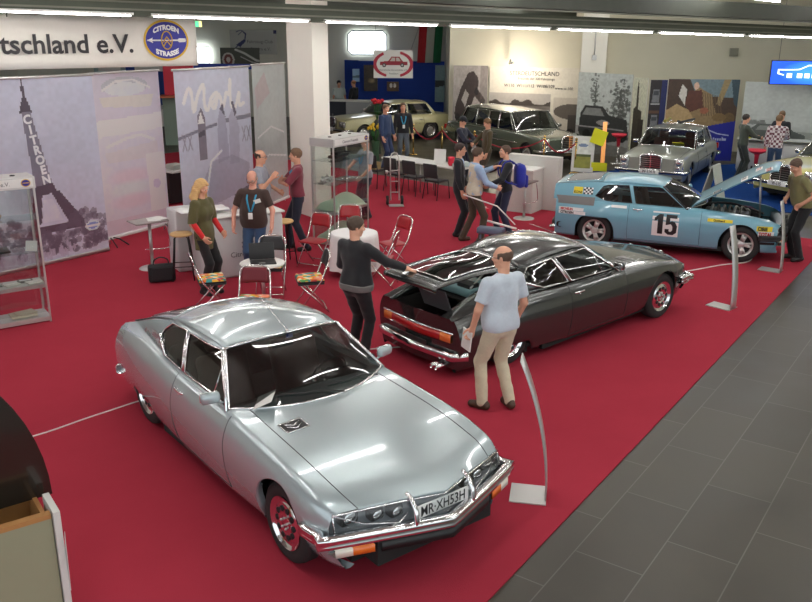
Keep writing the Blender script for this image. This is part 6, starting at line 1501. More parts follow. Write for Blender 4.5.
# flowers
e = empty('flower_vase', (-.98, 28.2, 0), 0, 'red flowers on a stand left of the blue sweater', 'flowers'); n = MB(); n.lathe([(.14, 0), (.10, .5), (.12, 1.0), (.05, 1.1)], seg=14); n.build('vase', mat('dark_vase', (.03, .04, .03), .5), e)
r_ = random.Random(4)
for i in range(12): n = MB(); a = r_.random()*6.28; r = .22*math.sqrt(r_.random()); p_ = (r*math.cos(a), r*math.sin(a), 1.62+.12*r_.random()); n.tube([(0, 0, 1.05), (p_[0]*.5, p_[1]*.5, 1.35), p_], .006, 1, 4); n.ball(p_, (.065, .065, .05), 0, 8, 6); n.build('flower', [mat('red_petals', (.6, .015, .03), .6), mat('stem_green', (.03, .16, .03), .6)], e)
e = empty('tulip_bunch', (-.98, 26.6, 0), 0, 'yellow tulips in front of the red flowers', 'flowers'); n = MB(); n.lathe([(.12, 0), (.10, .3), (.14, .62)], seg=14); n.build('vase', mat('green_vase', (.05, .12, .06), .5), e)
for i in range(16): n = MB(); a = r_.random()*6.28; r = .24*math.sqrt(r_.random()); p_ = (r*math.cos(a), r*math.sin(a), .98+.14*r_.random()); n.tube([(0, 0, .55), (p_[0]*.6, p_[1]*.6, .8), p_], .008, 1, 4); n.ball(p_, (.04, .04, .055), 0, 8, 6); n.build('flower', [mat('yellow_petals', (.8, .55, .03), .6), mat('stem_green', (.03, .16, .03), .6)], e)
# rope posts
def ropepost(x, y, label):
    e = empty('rope_post', (x, y, 0), 0, label, 'post', 'brass rope posts in front of the old saloons'); n = MB(); n.lathe([(0, .035), (.05, .034), (.15, .015), (.16, 0)], seg=20); n.build('base', BRASS, e); n = MB(); n.tube([(0, 0, .03), (0, 0, .92)], .024, seg=10); n.ball((0, 0, .96), .04); n.lathe([(.02, .86), (.042, .87), (.042, .90), (.02, .91)], seg=14); n.build('post', BRASS, e); return e
def rope(p, q, label, sag=.3, m=None):
    p, q = Vector((*p, .88)), Vector((*q, .88)); pts = [p.lerp(q, t)+Vector((0, 0, -sag*4*t*(1-t))) for t in np.linspace(0, 1, 14)]; n = MB(); n.tube(pts, .022, 0, 6); tag(n.build('barrier_rope', m or mat('red_rope', (.30, .015, .03), .8)), label, 'rope', 'red ropes hung between the brass posts')
RP = [(-.10, 28.9), (.21, 28.0), (1.12, 27.3), (2.05, 26.0), (4.02, 25.0), (4.82, 24.35)]
for i, (x, y) in enumerate(RP): ropepost(x, y, ['leftmost brass rope post, behind the man in jeans', 'brass rope post in front of the beige car door', 'brass rope post under the tail of the beige car', 'brass rope post above the two men reading by the limousine', 'brass rope post at the front wheel of the limousine', 'brass rope post in front of the limousine grille'][i])
for i, lb in ((1, 'red rope hanging in front of the beige car'), (2, 'red rope between the beige car and the limousine'), (3, 'red rope along the side of the limousine'), (4, 'red rope in front of the limousine headlamp')): rope(RP[i], RP[i+1], lb, .34)
# yellow sign group
e = empty('poster_stand', (5.02, 24.3, 0), -.35, 'white framed poster stand with yellow notes beside the limousine', 'sign'); n = MB(); n.box((0, 0, .55), (.62, .04, 1.0), 0, R=Matrix.Rotation(-.1, 3, 'X')); f_ = n.build('frame', WHITEM, e)
c = Canvas(24, 34, S(225, 228, 220)); c.mix(c.Y < .42, S(150, 150, 70)); c.mix((c.Y < .5) & (c.Y > .4), S(90, 100, 60)); c.ell(.5, .82, .3, .06, S(120, 140, 170)); c.grain(.15, 2, 3); o = c.mesh('print', PRN, e, .46, .78, y=0, loc=(0, .024-.05, .14)); o.rotation_euler = (-.1, 0, 0); o.location = (0, -.065, .16)
YS = mat('yellow_sign', srgb(225, 225, 30), .5)
for (x, z, w_, h_, a) in ((.48, .22, .44, .24, 0), (.42, 1.05, .40, .42, .3)): n = MB(); n.box((x, -.05, z), (w_, .012, h_), R=Matrix.Rotation(a, 3, 'Y')); n.build('yellow_note', YS, e)
e = empty('lit_column', (5.82, 25.3, 0), 0, 'glowing amber display column behind the yellow note', 'lamp'); n = MB(); n.lathe([(0, 0), (.1, 0), (.1, .05), (.05, .07)], seg=14); n.build('base', BRASS, e); n = MB(); n.tube([(0, 0, .06), (0, 0, 1.35)], [.06]*2, seg=10); n.build('tube', mat('amber_tube', (.9, .38, .12), .3, emit=.5), e); n = MB(); n.ball((0, 0, .62), .05); n.build('bulb', mat('bulb_glow', (1., .80, .62), emit=60), e)
def redstool(x, y, label):
    e = empty('red_bar_stool', (x, y, 0), 0, label, 'stool', 'red swivel bar stools'); n = MB(); n.lathe([(0, .80), (.12, .79), (.21, .84), (.23, .90), (.20, .875), (.1, .82), (.06, .74), (.05, .52), (0, .52)], seg=20); n.build('seat', mat('bright_red', (.62, .02, .05), .5), e); n = MB(); n.tube([(0, 0, .02), (0, 0, .55)], .028); n.lathe([(0, .03), (.2, .01), (.21, 0)], seg=20); n.build('pedestal', CHROME, e)
redstool(6.5, 26.3, 'red bar stool in front of the bare tree photo'); redstool(9.38, 22.85, 'red bar stool behind the man in the grey green jacket')
# counter right
a_ = -.36; e = empty('bar_counter', (10.55, 23.8, 0), a_, 'white curved counter of the stand at the right edge', 'counter'); n = MB(); n.rbox((0, 0, .50), (2.5, .5, 1.0), .2); n.build('body', mat('counter_white', (.60, .60, .60), .5), e); n = MB(); n.rbox((0, 0, 1.02), (2.6, .6, .05), .025); n.build('top', mat('grey_stone_top', (.32, .33, .30), .4, noise=.1), e)
for i in range(5): n = MB(); n.box((-.95+i*.12, -.253, .16), (.05, .01, .30)); n.build('vent_slot', BLACKP, e)
def onB(x, y): return at_((10.55, 23.8), a_, x, y)
n = MB(); n.box((0, 0, .07), (.34, .24, .14)); tag(n.build('yellow_box', YS, None, (*onB(-.30, -.05), 1.046), -.6), 'yellow box on the counter beside the checked shirt', 'box')
n = MB(); n.box((0, 0, .05), (.22, .16, .10)); n.box((-.02, .1, .12), (.24, .02, .24), 1); tag(n.build('leaflet_holder', [YS, WHITEM], None, (*onB(-1.05, .05), 1.046), -.6), 'yellow and white leaflet holder on the counter between two visitors', 'leaflet')
n = MB(); n.lathe([(0, 0), (.06, 0), (.05, .1), (.08, .2), (.06, .2)], seg=12); n.tube([(0, 0, .1), (.05, 0, .26)], .01); tag(n.build('glass_jar', glass_mat('jar_glass', (.8, .85, .85)), None, (*onB(.75, 0), 1.046)), 'small glass jar on the counter near the right edge', 'jar')
# curved name stands
def namestand(p, q, h, label, lean=.25, w=.10):
    """p = upright foot corner, q = end of the flat foot"""
    p, q = Vector((*p, 0)), Vector((*q, 0)); d = (q-p); L = d.length; ang = math.atan2(d.y, d.x); e = empty('name_stand', (p.x, p.y, 0), ang, label, 'stand', 'bent metal name stands beside the cars')
    n = MB(); n.box((L/2, 0, .008), (L, w*1.6, .010)); n.build('foot', ALU, e)
    pts = [(lean*(t**2)+.0, 0, .012+h*t-.0*t) for t in np.linspace(0, 1, 14)]
    n = MB(); n.grid([[(x, -w/2, z), (x, w/2, z)] for x, _, z in pts]); n.build('blade', ALU, e, solid=.012)
    return e
namestand((1.24, 6.56), (.93, 6.62), 1.28, 'curved metal name stand at the bumper of the silver coupe', .27, .20)
namestand((4.81, 11.85), (4.56, 12.12), 1.22, 'bent metal name stand in front of the rally car wheel', .16, .16)
namestand((6.38, 13.91), (6.10, 14.13), 1.2, 'bent metal name stand beside the man in the olive shirt', .14, .16)
# A-board behind the rally bonnet
e = empty('folding_board', (6.55, 18.0, 0), -.6, 'folding board standing behind the raised bonnet of the rally car', 'board')
for s_ in (-1, 1): n = MB(); n.box((s_*.16, 0, .60), (.02, .55, 1.25), R=Matrix.Rotation(s_*-.24, 3, 'Y')); n.build('leaf', [mat('pale_frame', (.42, .46, .42), .5)], e)
# cables
n = MB(); n.tube(catmull([(-5.4, 6.6, .008), (-3.9, 7.5, .008), (-3.3, 8.1, .008), (-2.9, 8.52, .008), (-2.3, 9.1, .008), (-1.2, 9.9, .008), (.4, 10.3, .008)], 6), .008, 0, 6); tag(n.build('floor_cable', mat('white_cable', (.75, .72, .68), .6)), 'thin white cable across the red carpet left of the silver coupe', 'cable')
n = MB(); n.tube(catmull([(4.15, 13.6, .01), (4.85, 13.94, .01), (5.53, 14.32, .01), (6.0, 14.5, .01), (6.25, 14.85, .01), (6.3, 15.2, .12), (6.1, 15.4, .35)], 6), .010, 0, 6); tag(n.build('floor_cable', mat('white_cable', (.75, .72, .68), .6)), 'white cable on the carpet under the nose of the rally car', 'cable')
# bumper hose seen behind the limousine coupe: tubular frame chair
e = empty('luggage_trolley', (1.55, 15.2, 0), -.4, 'folded metal trolley lying behind the roof of the dark grey coupe', 'trolley'); n = MB(); n.tube([(-.55, 0, 1.02), (.10, 0, .86), (.45, 0, .55)], .012); n.tube([(-.1, .1, .55), (.5, -.1, .5)], .02); n.build('handle', WHITEM, e); n = MB(); n.rbox((0, 0, .40), (.5, .22, .12), .03); n.tube([(-.2, 0, 0), (-.2, 0, .3)], .02); n.tube([(.2, 0, 0), (.2, 0, .3)], .02); n.build('case', mat('blue_grey_case', (.12, .15, .22), .4), e)
# corner crate, lower left
WOOD = mat('pine_wood', srgb(176, 128, 74), .6, noise=.15, nscale=8); e = empty('wooden_crate', (-3.08, 4.86, 0), .62, 'open wooden crate with a pale green side in the lower left corner', 'crate')
n = MB(); n.box((0, -.26, .37), (1.3, .03, .72)); n.build('front_side', mat('pale_green_board', (.30, .31, .20), .6, noise=.06, nscale=3), e); n = MB(); n.box((0, -.245, .745), (1.3, .06, .035)); n.build('rim', WOOD, e)
n = MB(); n.box((0, .26, .37), (1.3, .03, .72)); n.box((-.64, 0, .37), (.03, .5, .72)); n.box((.62, 0, .37), (.03, .5, .72)); n.box((0, 0, .03), (1.3, .5, .04)); n.box((0, .22, .66), (1.3, .06, .05)); n.build('inner_boards', WOOD, e)
n = MB(); n.box((.68, -.16, .39), (.045, .30, .79)); n.build('white_corner_board', mat('worn_white_board', (.66, .66, .62), .55, noise=.05, nscale=6), e)
n = MB(); n.box((.708, -.20, .45), (.008, .05, .12)); n.build('label_stub', mat('purple_label', (.05, .02, .09), .5), e)
n = MB(); n.prism([(-.70, .70)]+[(-.70+math.sin(a)*1.30, .72+math.cos(a)*1.42) for a in np.linspace(0, PI/2, 16)], -.02, .02, f=lambda x, y, z: (x, z, y)); tag(n.build('curved_lid', mat('dark_brown_lacquer', (.02, .014, .010), .25, coat=.5), None, (-3.02, 5.02, 0), .62), 'dark lacquered curved lid standing in the wooden crate', 'lid')
n = MB(); n.add([(0, 0, .55), (.02, .25, .06), (.0, .05, .05)], [(0, 1, 2)], 0, False); tag(n.build('hanging_leaflet', WHITEM, None, (-2.30, 4.98, .1), .62, solid=.003), 'thin pale leaflet hanging from the white crate board', 'leaflet')
# ------------------------------------------------------------------ cars placed
SILVER = paint('silver_blue_paint', (.41, .49, .51), .26, .42); DGREY = paint('dark_grey_paint', (.055, .06, .058), .22, .6); BLUE = mat('rally_blue_paint', (.16, .38, .48), .3, coat=.7)
LIMO = paint('grey_green_paint', (.17, .20, .15), .25, .5); SILV2 = paint('pale_silver_paint', (.36, .39, .34), .3, .5); BEIGE = mat('beige_paint', (.42, .40, .22), .3, coat=.7); YEL = mat('light_yellow_paint', (.60, .56, .20), .3, coat=.7)
carA, shA, hsA, HA, hoA = build_sm((-1.148, 7.291), -.9033, SILVER, 'silver blue fastback coupe in the foreground, its nose toward the camera', drop=(0, .03))
# note behind the windscreen of the silver coupe
n = MB(); R_n = Matrix.Rotation(.9, 3, 'Z') @ Matrix.Rotation(-.45, 3, 'Y'); n.box((.63, -.52, .96), (.17, .26, .003), 0, R=R_n); n.build('paper_note', [WHITEM], carA)
n = MB(); n.box((.125, .03, 1.262), (.003, .07, .04)); n.build('blue_sticker', mat('print_blue', (.03, .07, .4), .6), carA)
carB, shB, hsB, HB, hoB = build_sm((1.935, 11.161), .6915, DGREY, 'dark grey fastback coupe with its tailgate raised', hatch_open=16*D2R, drop=(-.02, .09), plate=None)
carC, shC, hsC, HC, hoC = build_sm((5.02, 15.8), -.4004, BLUE, 'light blue rally coupe number 15 with its bonnet raised', proto=True, hood_open=36*D2R, drop=(0, 0), plate=None)
WPL = mat('sticker_white', (.78, .78, .76), .5); YPL = mat('sticker_yellow', srgb(225, 205, 40), .5); RPR = mat('print_red', srgb(200, 30, 40), .5)
def onside(sh, x0, z0, w): return lambda u, v, off: (lambda p: (p[0], p[1], p[2]))(sh.surf(x0+u, z0+v, -1, off))
f15 = onside(shC, -.24, .36, .48); np_ = decal(carC, f15, .46, .44, WPL, [], 'number_panel')
for nm, polys in (('numeral_one', [[(.10, .04), (.19, .04), (.19, .40), (.12, .40), (.04, .33), (.04, .27), (.10, .30)]]), ('numeral_five', [[(.24, .40), (.43, .40), (.43, .34), (.31, .34), (.31, .27), (.24, .27)], [(.24, .27), (.24, .21), (.33, .235), (.36, .19), (.36, .12), (.33, .09), (.30, .10), (.30, .14), (.23, .14), (.23, .08), (.29, .035), (.37, .035), (.43, .08), (.44, .20), (.40, .275), (.34, .29), (.31, .27)]])):
    n = MB()
    for q_ in polys: n.prism(dens(q_, .05), .004, .008, f=lambda u, v, off: f15(u, v, off))
    n.build(nm, BLACKP, np_)
decal(carC, onside(shC, .70, .70, 0), .42, .055, YPL, [('Gotthard', .05, .10, .01, BLACKP, .002, 1.)], 'sticker')
decal(carC, onside(shC, 1.56, .60, 0), .30, .085, YPL, [('CIBIE', .08, .02, .015, BLACKP, .004, 1.05)], 'sticker')
decal(carC, onside(shC, 1.60, .51, 0), .30, .085, WPL, [('TOTAL', .085, .01, .012, RPR, .005, .95)], 'sticker')
decal(carC, onside(shC, -2.02, .68, 0), .52, .06, WPL, [('MICHELIN', .06, .04, .008, RPR, .003, 1.)], 'sticker'); decal(carC, onside(shC, -2.02, .615, 0), .56, .06, WPL, [('CITROEN', .062, .04, .008, BLACKP, .003, 1.1)], 'sticker')
decal(carC, onside(shC, -1.0, .80, 0), .28, .045, WPL, [], 'sticker')
def onhouse(hs, x0, z0): return lambda u, v, off: hs.side(x0+u, z0+v, -1, off)
decal(carC, onhouse(hsC, -1.74, .985), .17, .12, YPL, [('KONI', .06, .01, .01, BLACKP, .002, 1.)], 'sticker')
n = MB()
for i in range(5):
    for j in range(4): 
        f_ = onhouse(hsC, -1.55+i*.035, .985+j*.03); n.grid([[f_(u*.035, v*.03, .003) for v in (0, 1)] for u in (0, 1)], (i+j) % 2)
n.build('checker_sticker', [BLACKP, WPL], carC)
n = MB(); n.grid([[shC.surf(x, z, -1, .006) if z < .85 else tuple(np.array(shC.surf(x, .85, -1, .006))*(1-(z-.85)/.09)+np.array(hsC.side(x, .94, -1, .005))*((z-.85)/.09)) for z in np.linspace(.80, .94, 8)] for x in np.linspace(-2.05, -1.32, 14)]); n.build('grey_side_band', mat('grey_panel', (.16, .155, .15), .4), carC)
n = MB(); n.grid([[shC.surf(x, z, -1, .004) for z in (.36, .41)] for x in np.linspace(1.64, 1.93, 6)]); n.build('black_strip', BLACKP, carC)
# engine bay and lamps of the rally car
n = MB(); n.rbox((1.0, 0, .58), (.75, .5, .30), .05); n.rbox((.75, .3, .62), (.35, .3, .22), .04, 1); n.rbox((1.45, -.35, .60), (.3, .3, .18), .04, 1)
for i in range(6): n.tube(catmull([(.7+i*.1, -.2, .74), (.72+i*.1, 0, .84), (.7+i*.12, .25, .72)], 4), .022, 1 if i % 2 else 2, 6)
n.tube(catmull([(.5, -.5, .75), (1.0, -.6, .78), (1.6, -.45, .66)], 5), .025, 0, 6); n.tube(catmull([(.5, .5, .75), (1.0, .6, .78), (1.6, .45, .66)], 5), .025, 0, 6); n.ball((.62, -.45, .72), .09, 1); n.ball((1.3, .45, .66), .08, 1)
n.build('engine', [BLACKP, mat('engine_grey', (.12, .12, .11), .5, .4), mat('engine_silver', (.5, .5, .48), .3, .8)], carC)
for y in (-.55, -.2, .2, .55): n = MB(); n.lathe([(.0, .0), (.08, .02), (.095, .07), (.09, .09)], (1.93, y, .56), 'X', seg=16); n.lathe([(0, .08), (.088, .08)], (1.93, y, .56), 'X', 1, seg=16); n.build('rally_lamp', [BLACKP, LAMPG], carC)
for y in (-.35, .35): n = MB(); n.tube([(1.55, y, .62), (1.45, y*1.1, 1.55)], .010, seg=6); n.build('bonnet_strut', STEEL, carC)
def onhood(x0, y0): return lambda u, v, off: (x0+v, y0-u, shC.top(y0-u, x0+v)+off)
for (x, y, w_, h_, tx, m_) in ((1.55, .10, .34, .12, 'TOTAL', RPR), (1.30, -.30, .34, .12, 'CIBIE', BLACKP), (1.72, -.36, .26, .12, 'TOTAL', RPR)): o = decal(hoC, onhood(x, y), w_, h_, WPL, [(tx, .10, .02, .02, m_, .003, .9)], 'sticker')
for y in (-.5, .5):
    n = MB(); n.grid([[(x, y+dy, shC.top(y+dy, x)+.004) for dy in (-.02, .02)] for x in np.linspace(.62, .88, 5)]); n.build('vent_slot', BLACKP, hoC)
# luggage in the open boot of the dark coupe and a box on its shelf
def inB(x, y, z): 
    p = carB.matrix_basis @ Vector((x, y, z)); return p
bpy.context.view_layer.update()
n = MB(); n.ball((0, 0, .11), (.19, .14, .13), 0, 14, 10); n.ball((-.08, .05, .19), (.07, .06, .05), 1, 10, 6); tag(n.build('plastic_bag', [mat('white_bag', (.55, .56, .55), .5), mat('yellow_bag_rim', (.6, .5, .08), .5)], None, inB(-2.05, .36, .42), .8), 'white and yellow plastic bag in the left of the open boot', 'bag')
n = MB(); n.ball((0, 0, .09), (.17, .13, .10), 0, 14, 8); tag(n.build('blue_bag', mat('blue_bag', (.02, .03, .35), .6), None, inB(-2.08, -.16, .42), .8), 'blue bag in the middle of the open boot', 'bag')
n = MB(); n.ball((0, 0, .07), (.14, .11, .07), 0, 12, 8); tag(n.build('yellow_bag', mat('olive_bag', (.32, .24, .05), .7), None, inB(-2.05, .08, .42), .8), 'small mustard bag between the white and blue bags in the boot', 'bag')
n = MB(); n.rbox((0, 0, .05), (.50, .62, .10), .02); n.box((.05, .1, .11), (.2, .25, .05), 1); n.box((-.12, -.15, .12), (.16, .22, .06), 2); n.tube([(-.2, -.28, .12), (.2, -.1, .2)], .012, 1)
b_ = tag(n.build('parcel_box', [mat('pale_cyan_box', (.25, .42, .45), .5), mat('white_item', (.65, .65, .62), .5), mat('dark_item', (.03, .03, .03), .5)], None, inB(-1.45, .05, .86), .6915), 'pale blue box of things under the rear window of the dark coupe', 'box')
n = MB(); n.box((-1.45, 0, .84), (.60, 1.08, .02)); n.build('parcel_shelf', DARKIN, carB)
n = MB(); n.box((-.05, 0, -.1), (.3, .5, .01), R=Matrix.Rotation(1.2, 3, 'Y')); o = n.build('inner_flap', mat('grey_mat', (.06, .06, .065), .8), HB, (-2.17, -.22, 1.1))
# far saloons
RS = mat('red_brown_seats', (.14, .02, .012), .6)
carD, shD, hsD = build_saloon((7.35, 23.75), -119.5*D2R, SILV2, 'pale silver two door saloon on the blue carpet', wb=2.75, windows=1, seatc=RS, plate='W-114 H')
n = MB(); n.box((.55, .30, .99), (.20, .3, .01), 0, R=Matrix.Rotation(-.5, 3, 'Y')); n.build('yellow_note', YS, carD)
for y, a in ((-.2, .3), (.25, -.25)):
    e = empty('ski_pair', tuple(carD.matrix_basis @ Vector((0, 0, 0))), 0) if 0 else None
bpy.context.view_layer.update()
for i, (y, a, c_) in enumerate(((-.28, .12, (.30, .26, .05)), (.22, -.10, (.04, .04, .045)))):
    n = MB(); n.tube([(-.75, 0, 0), (.45, 0, .0), (.62, 0, .05)], .035, 0, 6, flat=1.3); n.tube([(-.4, -.1, -.03), (-.4, .1, -.03)], .014, 1); n.tube([(.3, -.1, -.03), (.3, .1, -.03)], .014, 1)
    p = carD.matrix_basis @ Vector((-.42, y, 1.51)); tag(n.build('roof_skis', [mat('ski_%d' % i, c_, .4), CHROME], None, p, -119.5*D2R+a), ['olive skis strapped on the left of the silver saloon roof', 'black skis strapped on the right of the silver saloon roof'][i], 'skis', 'skis on the saloon roof')
build_saloon((3.55, 28.15), -62*D2R, LIMO, 'long grey green limousine with many side windows', wb=3.9, wid=1.95, windows=4, H0=1.56, name='limousine', plate='H-600')
build_saloon((-.75, 32.3), -150*D2R, BEIGE, 'beige saloon in front of the blue partition', wb=2.795, wid=1.79, windows=2, style='wide')
build_saloon((10.8, 21.2), -150*D2R, YEL, 'light yellow saloon nosing in at the right edge', windows=1, plate='W-115') 
build_saloon((-11.6, 34.5), -175*D2R, WHITEM, 'white saloon far away above the pale banners on the left', windows=2, style='wide')

# ------------------------------------------------------------------ people placed
C = lambda r, g, b: srgb(r, g, b)
def cm(name, *c, **k): return cmat(name, srgb(*c), **k)
BLT = cm('black_trousers', 22, 22, 26); JEAN = cm('blue_jeans', 52, 78, 112); NAVY = cm('navy_cloth', 28, 32, 50)
HD = {'curl': .55}
hold = {'curl': 1.1, 'palm': (-1, .2, 0)}
# 1 man in the light blue polo
J = person((.99, 8.37), 122*D2R, 'man with glasses in a light blue polo and khaki trousers by the dark coupe', cm('light_blue_polo', 190, 200, 210), cm('khaki_trousers', 204, 196, 168), SHOE_BR, h=1.80, girth=1.24, belly=.03, head=(.55, -.05), hair='bald', hairc=(.10, .06, .04), glasses=True, hem=.90,
  L=((.28, .02, 1.13), (.27, .12, .90), {'curl': 1.0, 'palm': (-.6, -.2, 0), 'thumb': (0, 1, 0)}), R=((.28, -.02, 1.14), (.27, .10, .90), {'curl': .5}), feet=((.13, -.04), (-.14, .08)), toes=(12, -24), collar=cm('turquoise_collar', 60, 150, 170))
n = MB(); p = J['hand'][-1]; n.box((p[0]-.02, p[1]+.03, p[2]-.05), (.012, .15, .22), R=Matrix.Rotation(.15, 3, 'X')); o = n.build('paper_sheets', WHITEM, None, tuple(J['root'].matrix_basis @ Vector((0, 0, 0)))); o.rotation_euler = J['root'].rotation_euler; o.scale = J['root'].scale; o.location = J['root'].location; tag(o, 'white sheets held by the man in the light blue polo', 'paper')
# 2 man in the dark jacket
J = person((-.60, 9.80), 52*D2R, 'man in a dark zip jacket laying his hand on the open tailgate', cm('black_jacket', 26, 26, 30), BLT, SHOE_BK, h=1.79, girth=1.28, hair='short', hairc=(.07, .045, .03), sleeve='long', hem=.90, tophem=cm('grey_knit', 110, 108, 106), collar=cm('grey_knit', 110, 108, 106), cuff=cm('black_jacket', 26, 26, 30),
  R=((.34, .20, 1.22), (.50, .40, 1.13), {'curl': .15, 'palm': (0, .2, -1), 'thumb': (-1, 0, 0), 'spread': .3}), L=((.27, .04, 1.15), (.16, .22, 1.03), {'curl': .6}), feet=((.12, -.02), (-.12, .05)), head=(-.55, -.15))
# 3 blonde woman
J = person((-3.05, 12.5), -25*D2R, 'blonde woman in an olive dress over a red long sleeved top', cm('olive_dress', 84, 80, 44), cm('black_leggings', 20, 20, 22), SHOE_BK, h=1.76, girth=.92, fem=True, hair='long', hairc=srgb(206, 168, 112), sleeve='elbow', dress=1, hem=.72,
  R=((.24, -.02, 1.16), (.22, .16, .94), {'curl': .6}), L=((.22, .0, 1.16), (.18, .20, .96), {'curl': .6}), head=(.0, -.35), feet=((.09, .0), (-.09, .04)))
for s_ in (1, -1):
    F_ = Field((-.6, -.4, .7), (.6, .6, 1.5), .009); F_.cap(J['el'][s_]+(J['sh'][s_]-J['el'][s_])*.1, J['wr'][s_], .048, .037, .0)
    mesh_obj('red_sleeve', [F_.mesh()], cm('red_knit', 200, 30, 34), J['root'])
# 4 man in the brown shirt
J = person((-2.42, 13.22), -94*D2R, 'balding man in a brown t-shirt with a light blue lanyard', cm('brown_tshirt', 62, 44, 38), JEAN, SHOE_BK, h=1.78, girth=1.22, belly=.05, hair='bald', hairc=(.35, .30, .26), glasses=True, hem=.88, head=(0, -.5), skin=mat('pink_skin', srgb(222, 162, 140), .55, noise=.05, nscale=30),
  R=((.31, .02, 1.14), (.30, .12, .92), {'curl': .7}), L=((.31, .02, 1.14), (.30, .10, .92), {'curl': .7})); lanyard(J, z=1.10, push=.065, chest=.015)
n = MB(); T_ = J['T']; n.box(tuple(T_(-.10, .150, 1.32)), (.11, .008, .06), R=Matrix.Rotation(.3, 3, 'Y')); n.build('name_tag', BADGE, J['root'])
# 5 man in the grey polo
J = person((-2.60, 15.05), 0*D2R-.12, 'balding man in a grey polo gesturing while he talks', cm('grey_polo', 140, 144, 154), NAVY, SHOE_BK, h=1.86, girth=1.15, belly=.03, hair='bald', hairc=(.06, .04, .03), glasses=True, hem=.90, head=(-.1, -.05),
  R=((.27, .10, 1.16), (.22, .26, 1.34), {'curl': .8, 'palm': (-1, 0, 0)}), L=((.27, .04, 1.16), (.20, .22, 1.06), {'curl': .7, 'palm': (1, 0, 0)}))
# 6 man in the burgundy shirt
J = person((-1.98, 15.28), 188*D2R, 'man in a burgundy shirt with folded arms and dark trousers', cm('burgundy_shirt', 118, 42, 58), NAVY, SHOE_BK, h=1.86, girth=1.15, hair='short', hairc=(.16, .09, .05), hem=.96, head=(-.15, .0), sleeve='elbow',
  R=((.25, .16, 1.22), (.02, .25, 1.24), {'curl': .6, 'palm': (0, -1, 0), 'thumb': (0, 0, 1)}), L=((.25, .18, 1.20), (.0, .29, 1.20), {'curl': .9, 'palm': (0, -1, 0), 'thumb': (0, 0, 1)}), feet=((.10, .16), (-.12, -.12)), toes=(5, -5)); lanyard(J, badge=False, z=1.15)
n = MB(); n.rbox((.20, .08, .98), (.05, .06, .12), .015); n.build('phone_pouch', BLACKP, J['root'])
# 7 man behind the showcase
J = person((-.88, 18.1), 215*D2R, 'man in a grey polo behind the middle glass showcase', cm('grey_blue_polo', 138, 142, 148), NAVY, SHOE_BK, h=1.72, girth=1.12, hair='bald', hairc=(.25, .2, .17), hem=.90, head=(0, -.55), L=((.26, .06, 1.12), (.22, .22, .98), {'curl': .6}), R=((.22, .2, 1.18), (.1, .38, 1.12), {'curl': .6})); lanyard(J, badge=False, z=1.15)
# 8, 9 walkers in front of the beige car
person((-.62, 24.9), -35*D2R, 'man in a blue sweater seen from the side by the beige car', cm('blue_sweater', 40, 60, 96), cm('blue_trousers', 42, 56, 92), SHOE_BR, h=1.86, sleeve='long', hair='short', hairc=(.16, .10, .06), head=(-.2, -.1), res=1.5, girth=1.1)
J = person((-.12, 25.6), -80*D2R, 'man in a black jacket and jeans with a light blue lanyard', cm('black_jacket', 26, 26, 30), cm('grey_jeans', 84, 92, 100), SHOE_BR, h=1.84, sleeve='long', open_jacket=cm('dark_shirt', 40, 38, 42), hair='short', hairc=(.12, .07, .04), res=1.5); lanyard(J, z=1.12, w=.013)
# 10, 11 behind the far counter
person((-2.86, 36.6), -70*D2R, 'man in a pale shirt and black cap behind the far counter', cm('pale_shirt', 176, 188, 184), NAVY, SHOE_BK, h=1.86, girth=1.2, hair='short', hairc=(.03, .03, .03), res=1.8, cap=cm('black_cap', 24, 26, 34))
person((-2.22, 36.3), 150*D2R, 'man in a dark suit turned toward the pale shirt at the far counter', cm('dark_suit', 24, 26, 34), NAVY, SHOE_BK, h=1.90, sleeve='long', open_jacket=cm('light_shirt', 150, 190, 200), hair='bald', hairc=(.3, .15, .06), res=1.8)
# 12, 13 men reading by the long table
person((1.45, 22.35), -30*D2R, 'man in a dark blue jacket and cap looking down at a leaflet', cm('dark_blue_jacket', 30, 34, 52), NAVY, SHOE_BK, h=1.76, sleeve='long', hair='short', hairc=(.03, .03, .03), res=1.4, cap=cm('black_cap', 24, 26, 34), head=(0, -.5), R=((.25, .2, 1.18), (.08, .36, 1.12), {'curl': .8}), L=((.25, .2, 1.18), (.06, .36, 1.14), {'curl': .8}))
person((2.05, 21.9), 195*D2R, 'man in an olive brown jacket facing the man in the cap', cm('olive_brown_jacket', 72, 62, 38), cm('brown_trousers', 70, 60, 46), SHOE_BR, h=1.76, sleeve='long', hair='short', hairc=(.16, .09, .04), res=1.4, head=(0, -.4), R=((.25, .2, 1.18), (.08, .36, 1.12), {'curl': .8}))
n = MB(); n.box((0, 0, 0), (.02, .20, .28), R=Matrix.Rotation(.5, 3, 'X')); tag(n.build('leaflet', WHITEM, None, (1.72, 22.0, .98), .3), 'white leaflet held by the man in the cap', 'leaflet')
# 14, 15, 16 greeting group
person((1.02, 16.45), -12*D2R, 'man in a dark suit and glasses behind the beige vest', cm('dark_suit', 24, 26, 34), cm('dark_suit_trousers', 22, 24, 30), SHOE_BK, h=1.82, sleeve='long', open_jacket=cm('light_blue_shirt', 150, 176, 206), hair='short', hairc=(.04, .025, .02), glasses=True, res=1.2)
J = person((1.28, 15.95), 15*D2R, 'man in a beige vest shaking hands with the backpack wearer', cm('light_blue_shirt', 176, 192, 206), cm('brown_trousers', 88, 70, 52), SHOE_BR, h=1.80, girth=1.12, sleeve='long', vest=cm('beige_vest', 196, 188, 168), hair='short', hairc=(.08, .05, .03), res=1.2, hem=.92,
  R=((.26, .14, 1.16), (.22, .36, 1.06), {'curl': .8, 'palm': (-1, 0, 0)}), L=((.26, .20, 1.30), (.16, .42, 1.36), {'curl': .5, 'palm': (0, 0, -1)}), feet=((.12, .12), (-.12, -.16)), lean=.06)
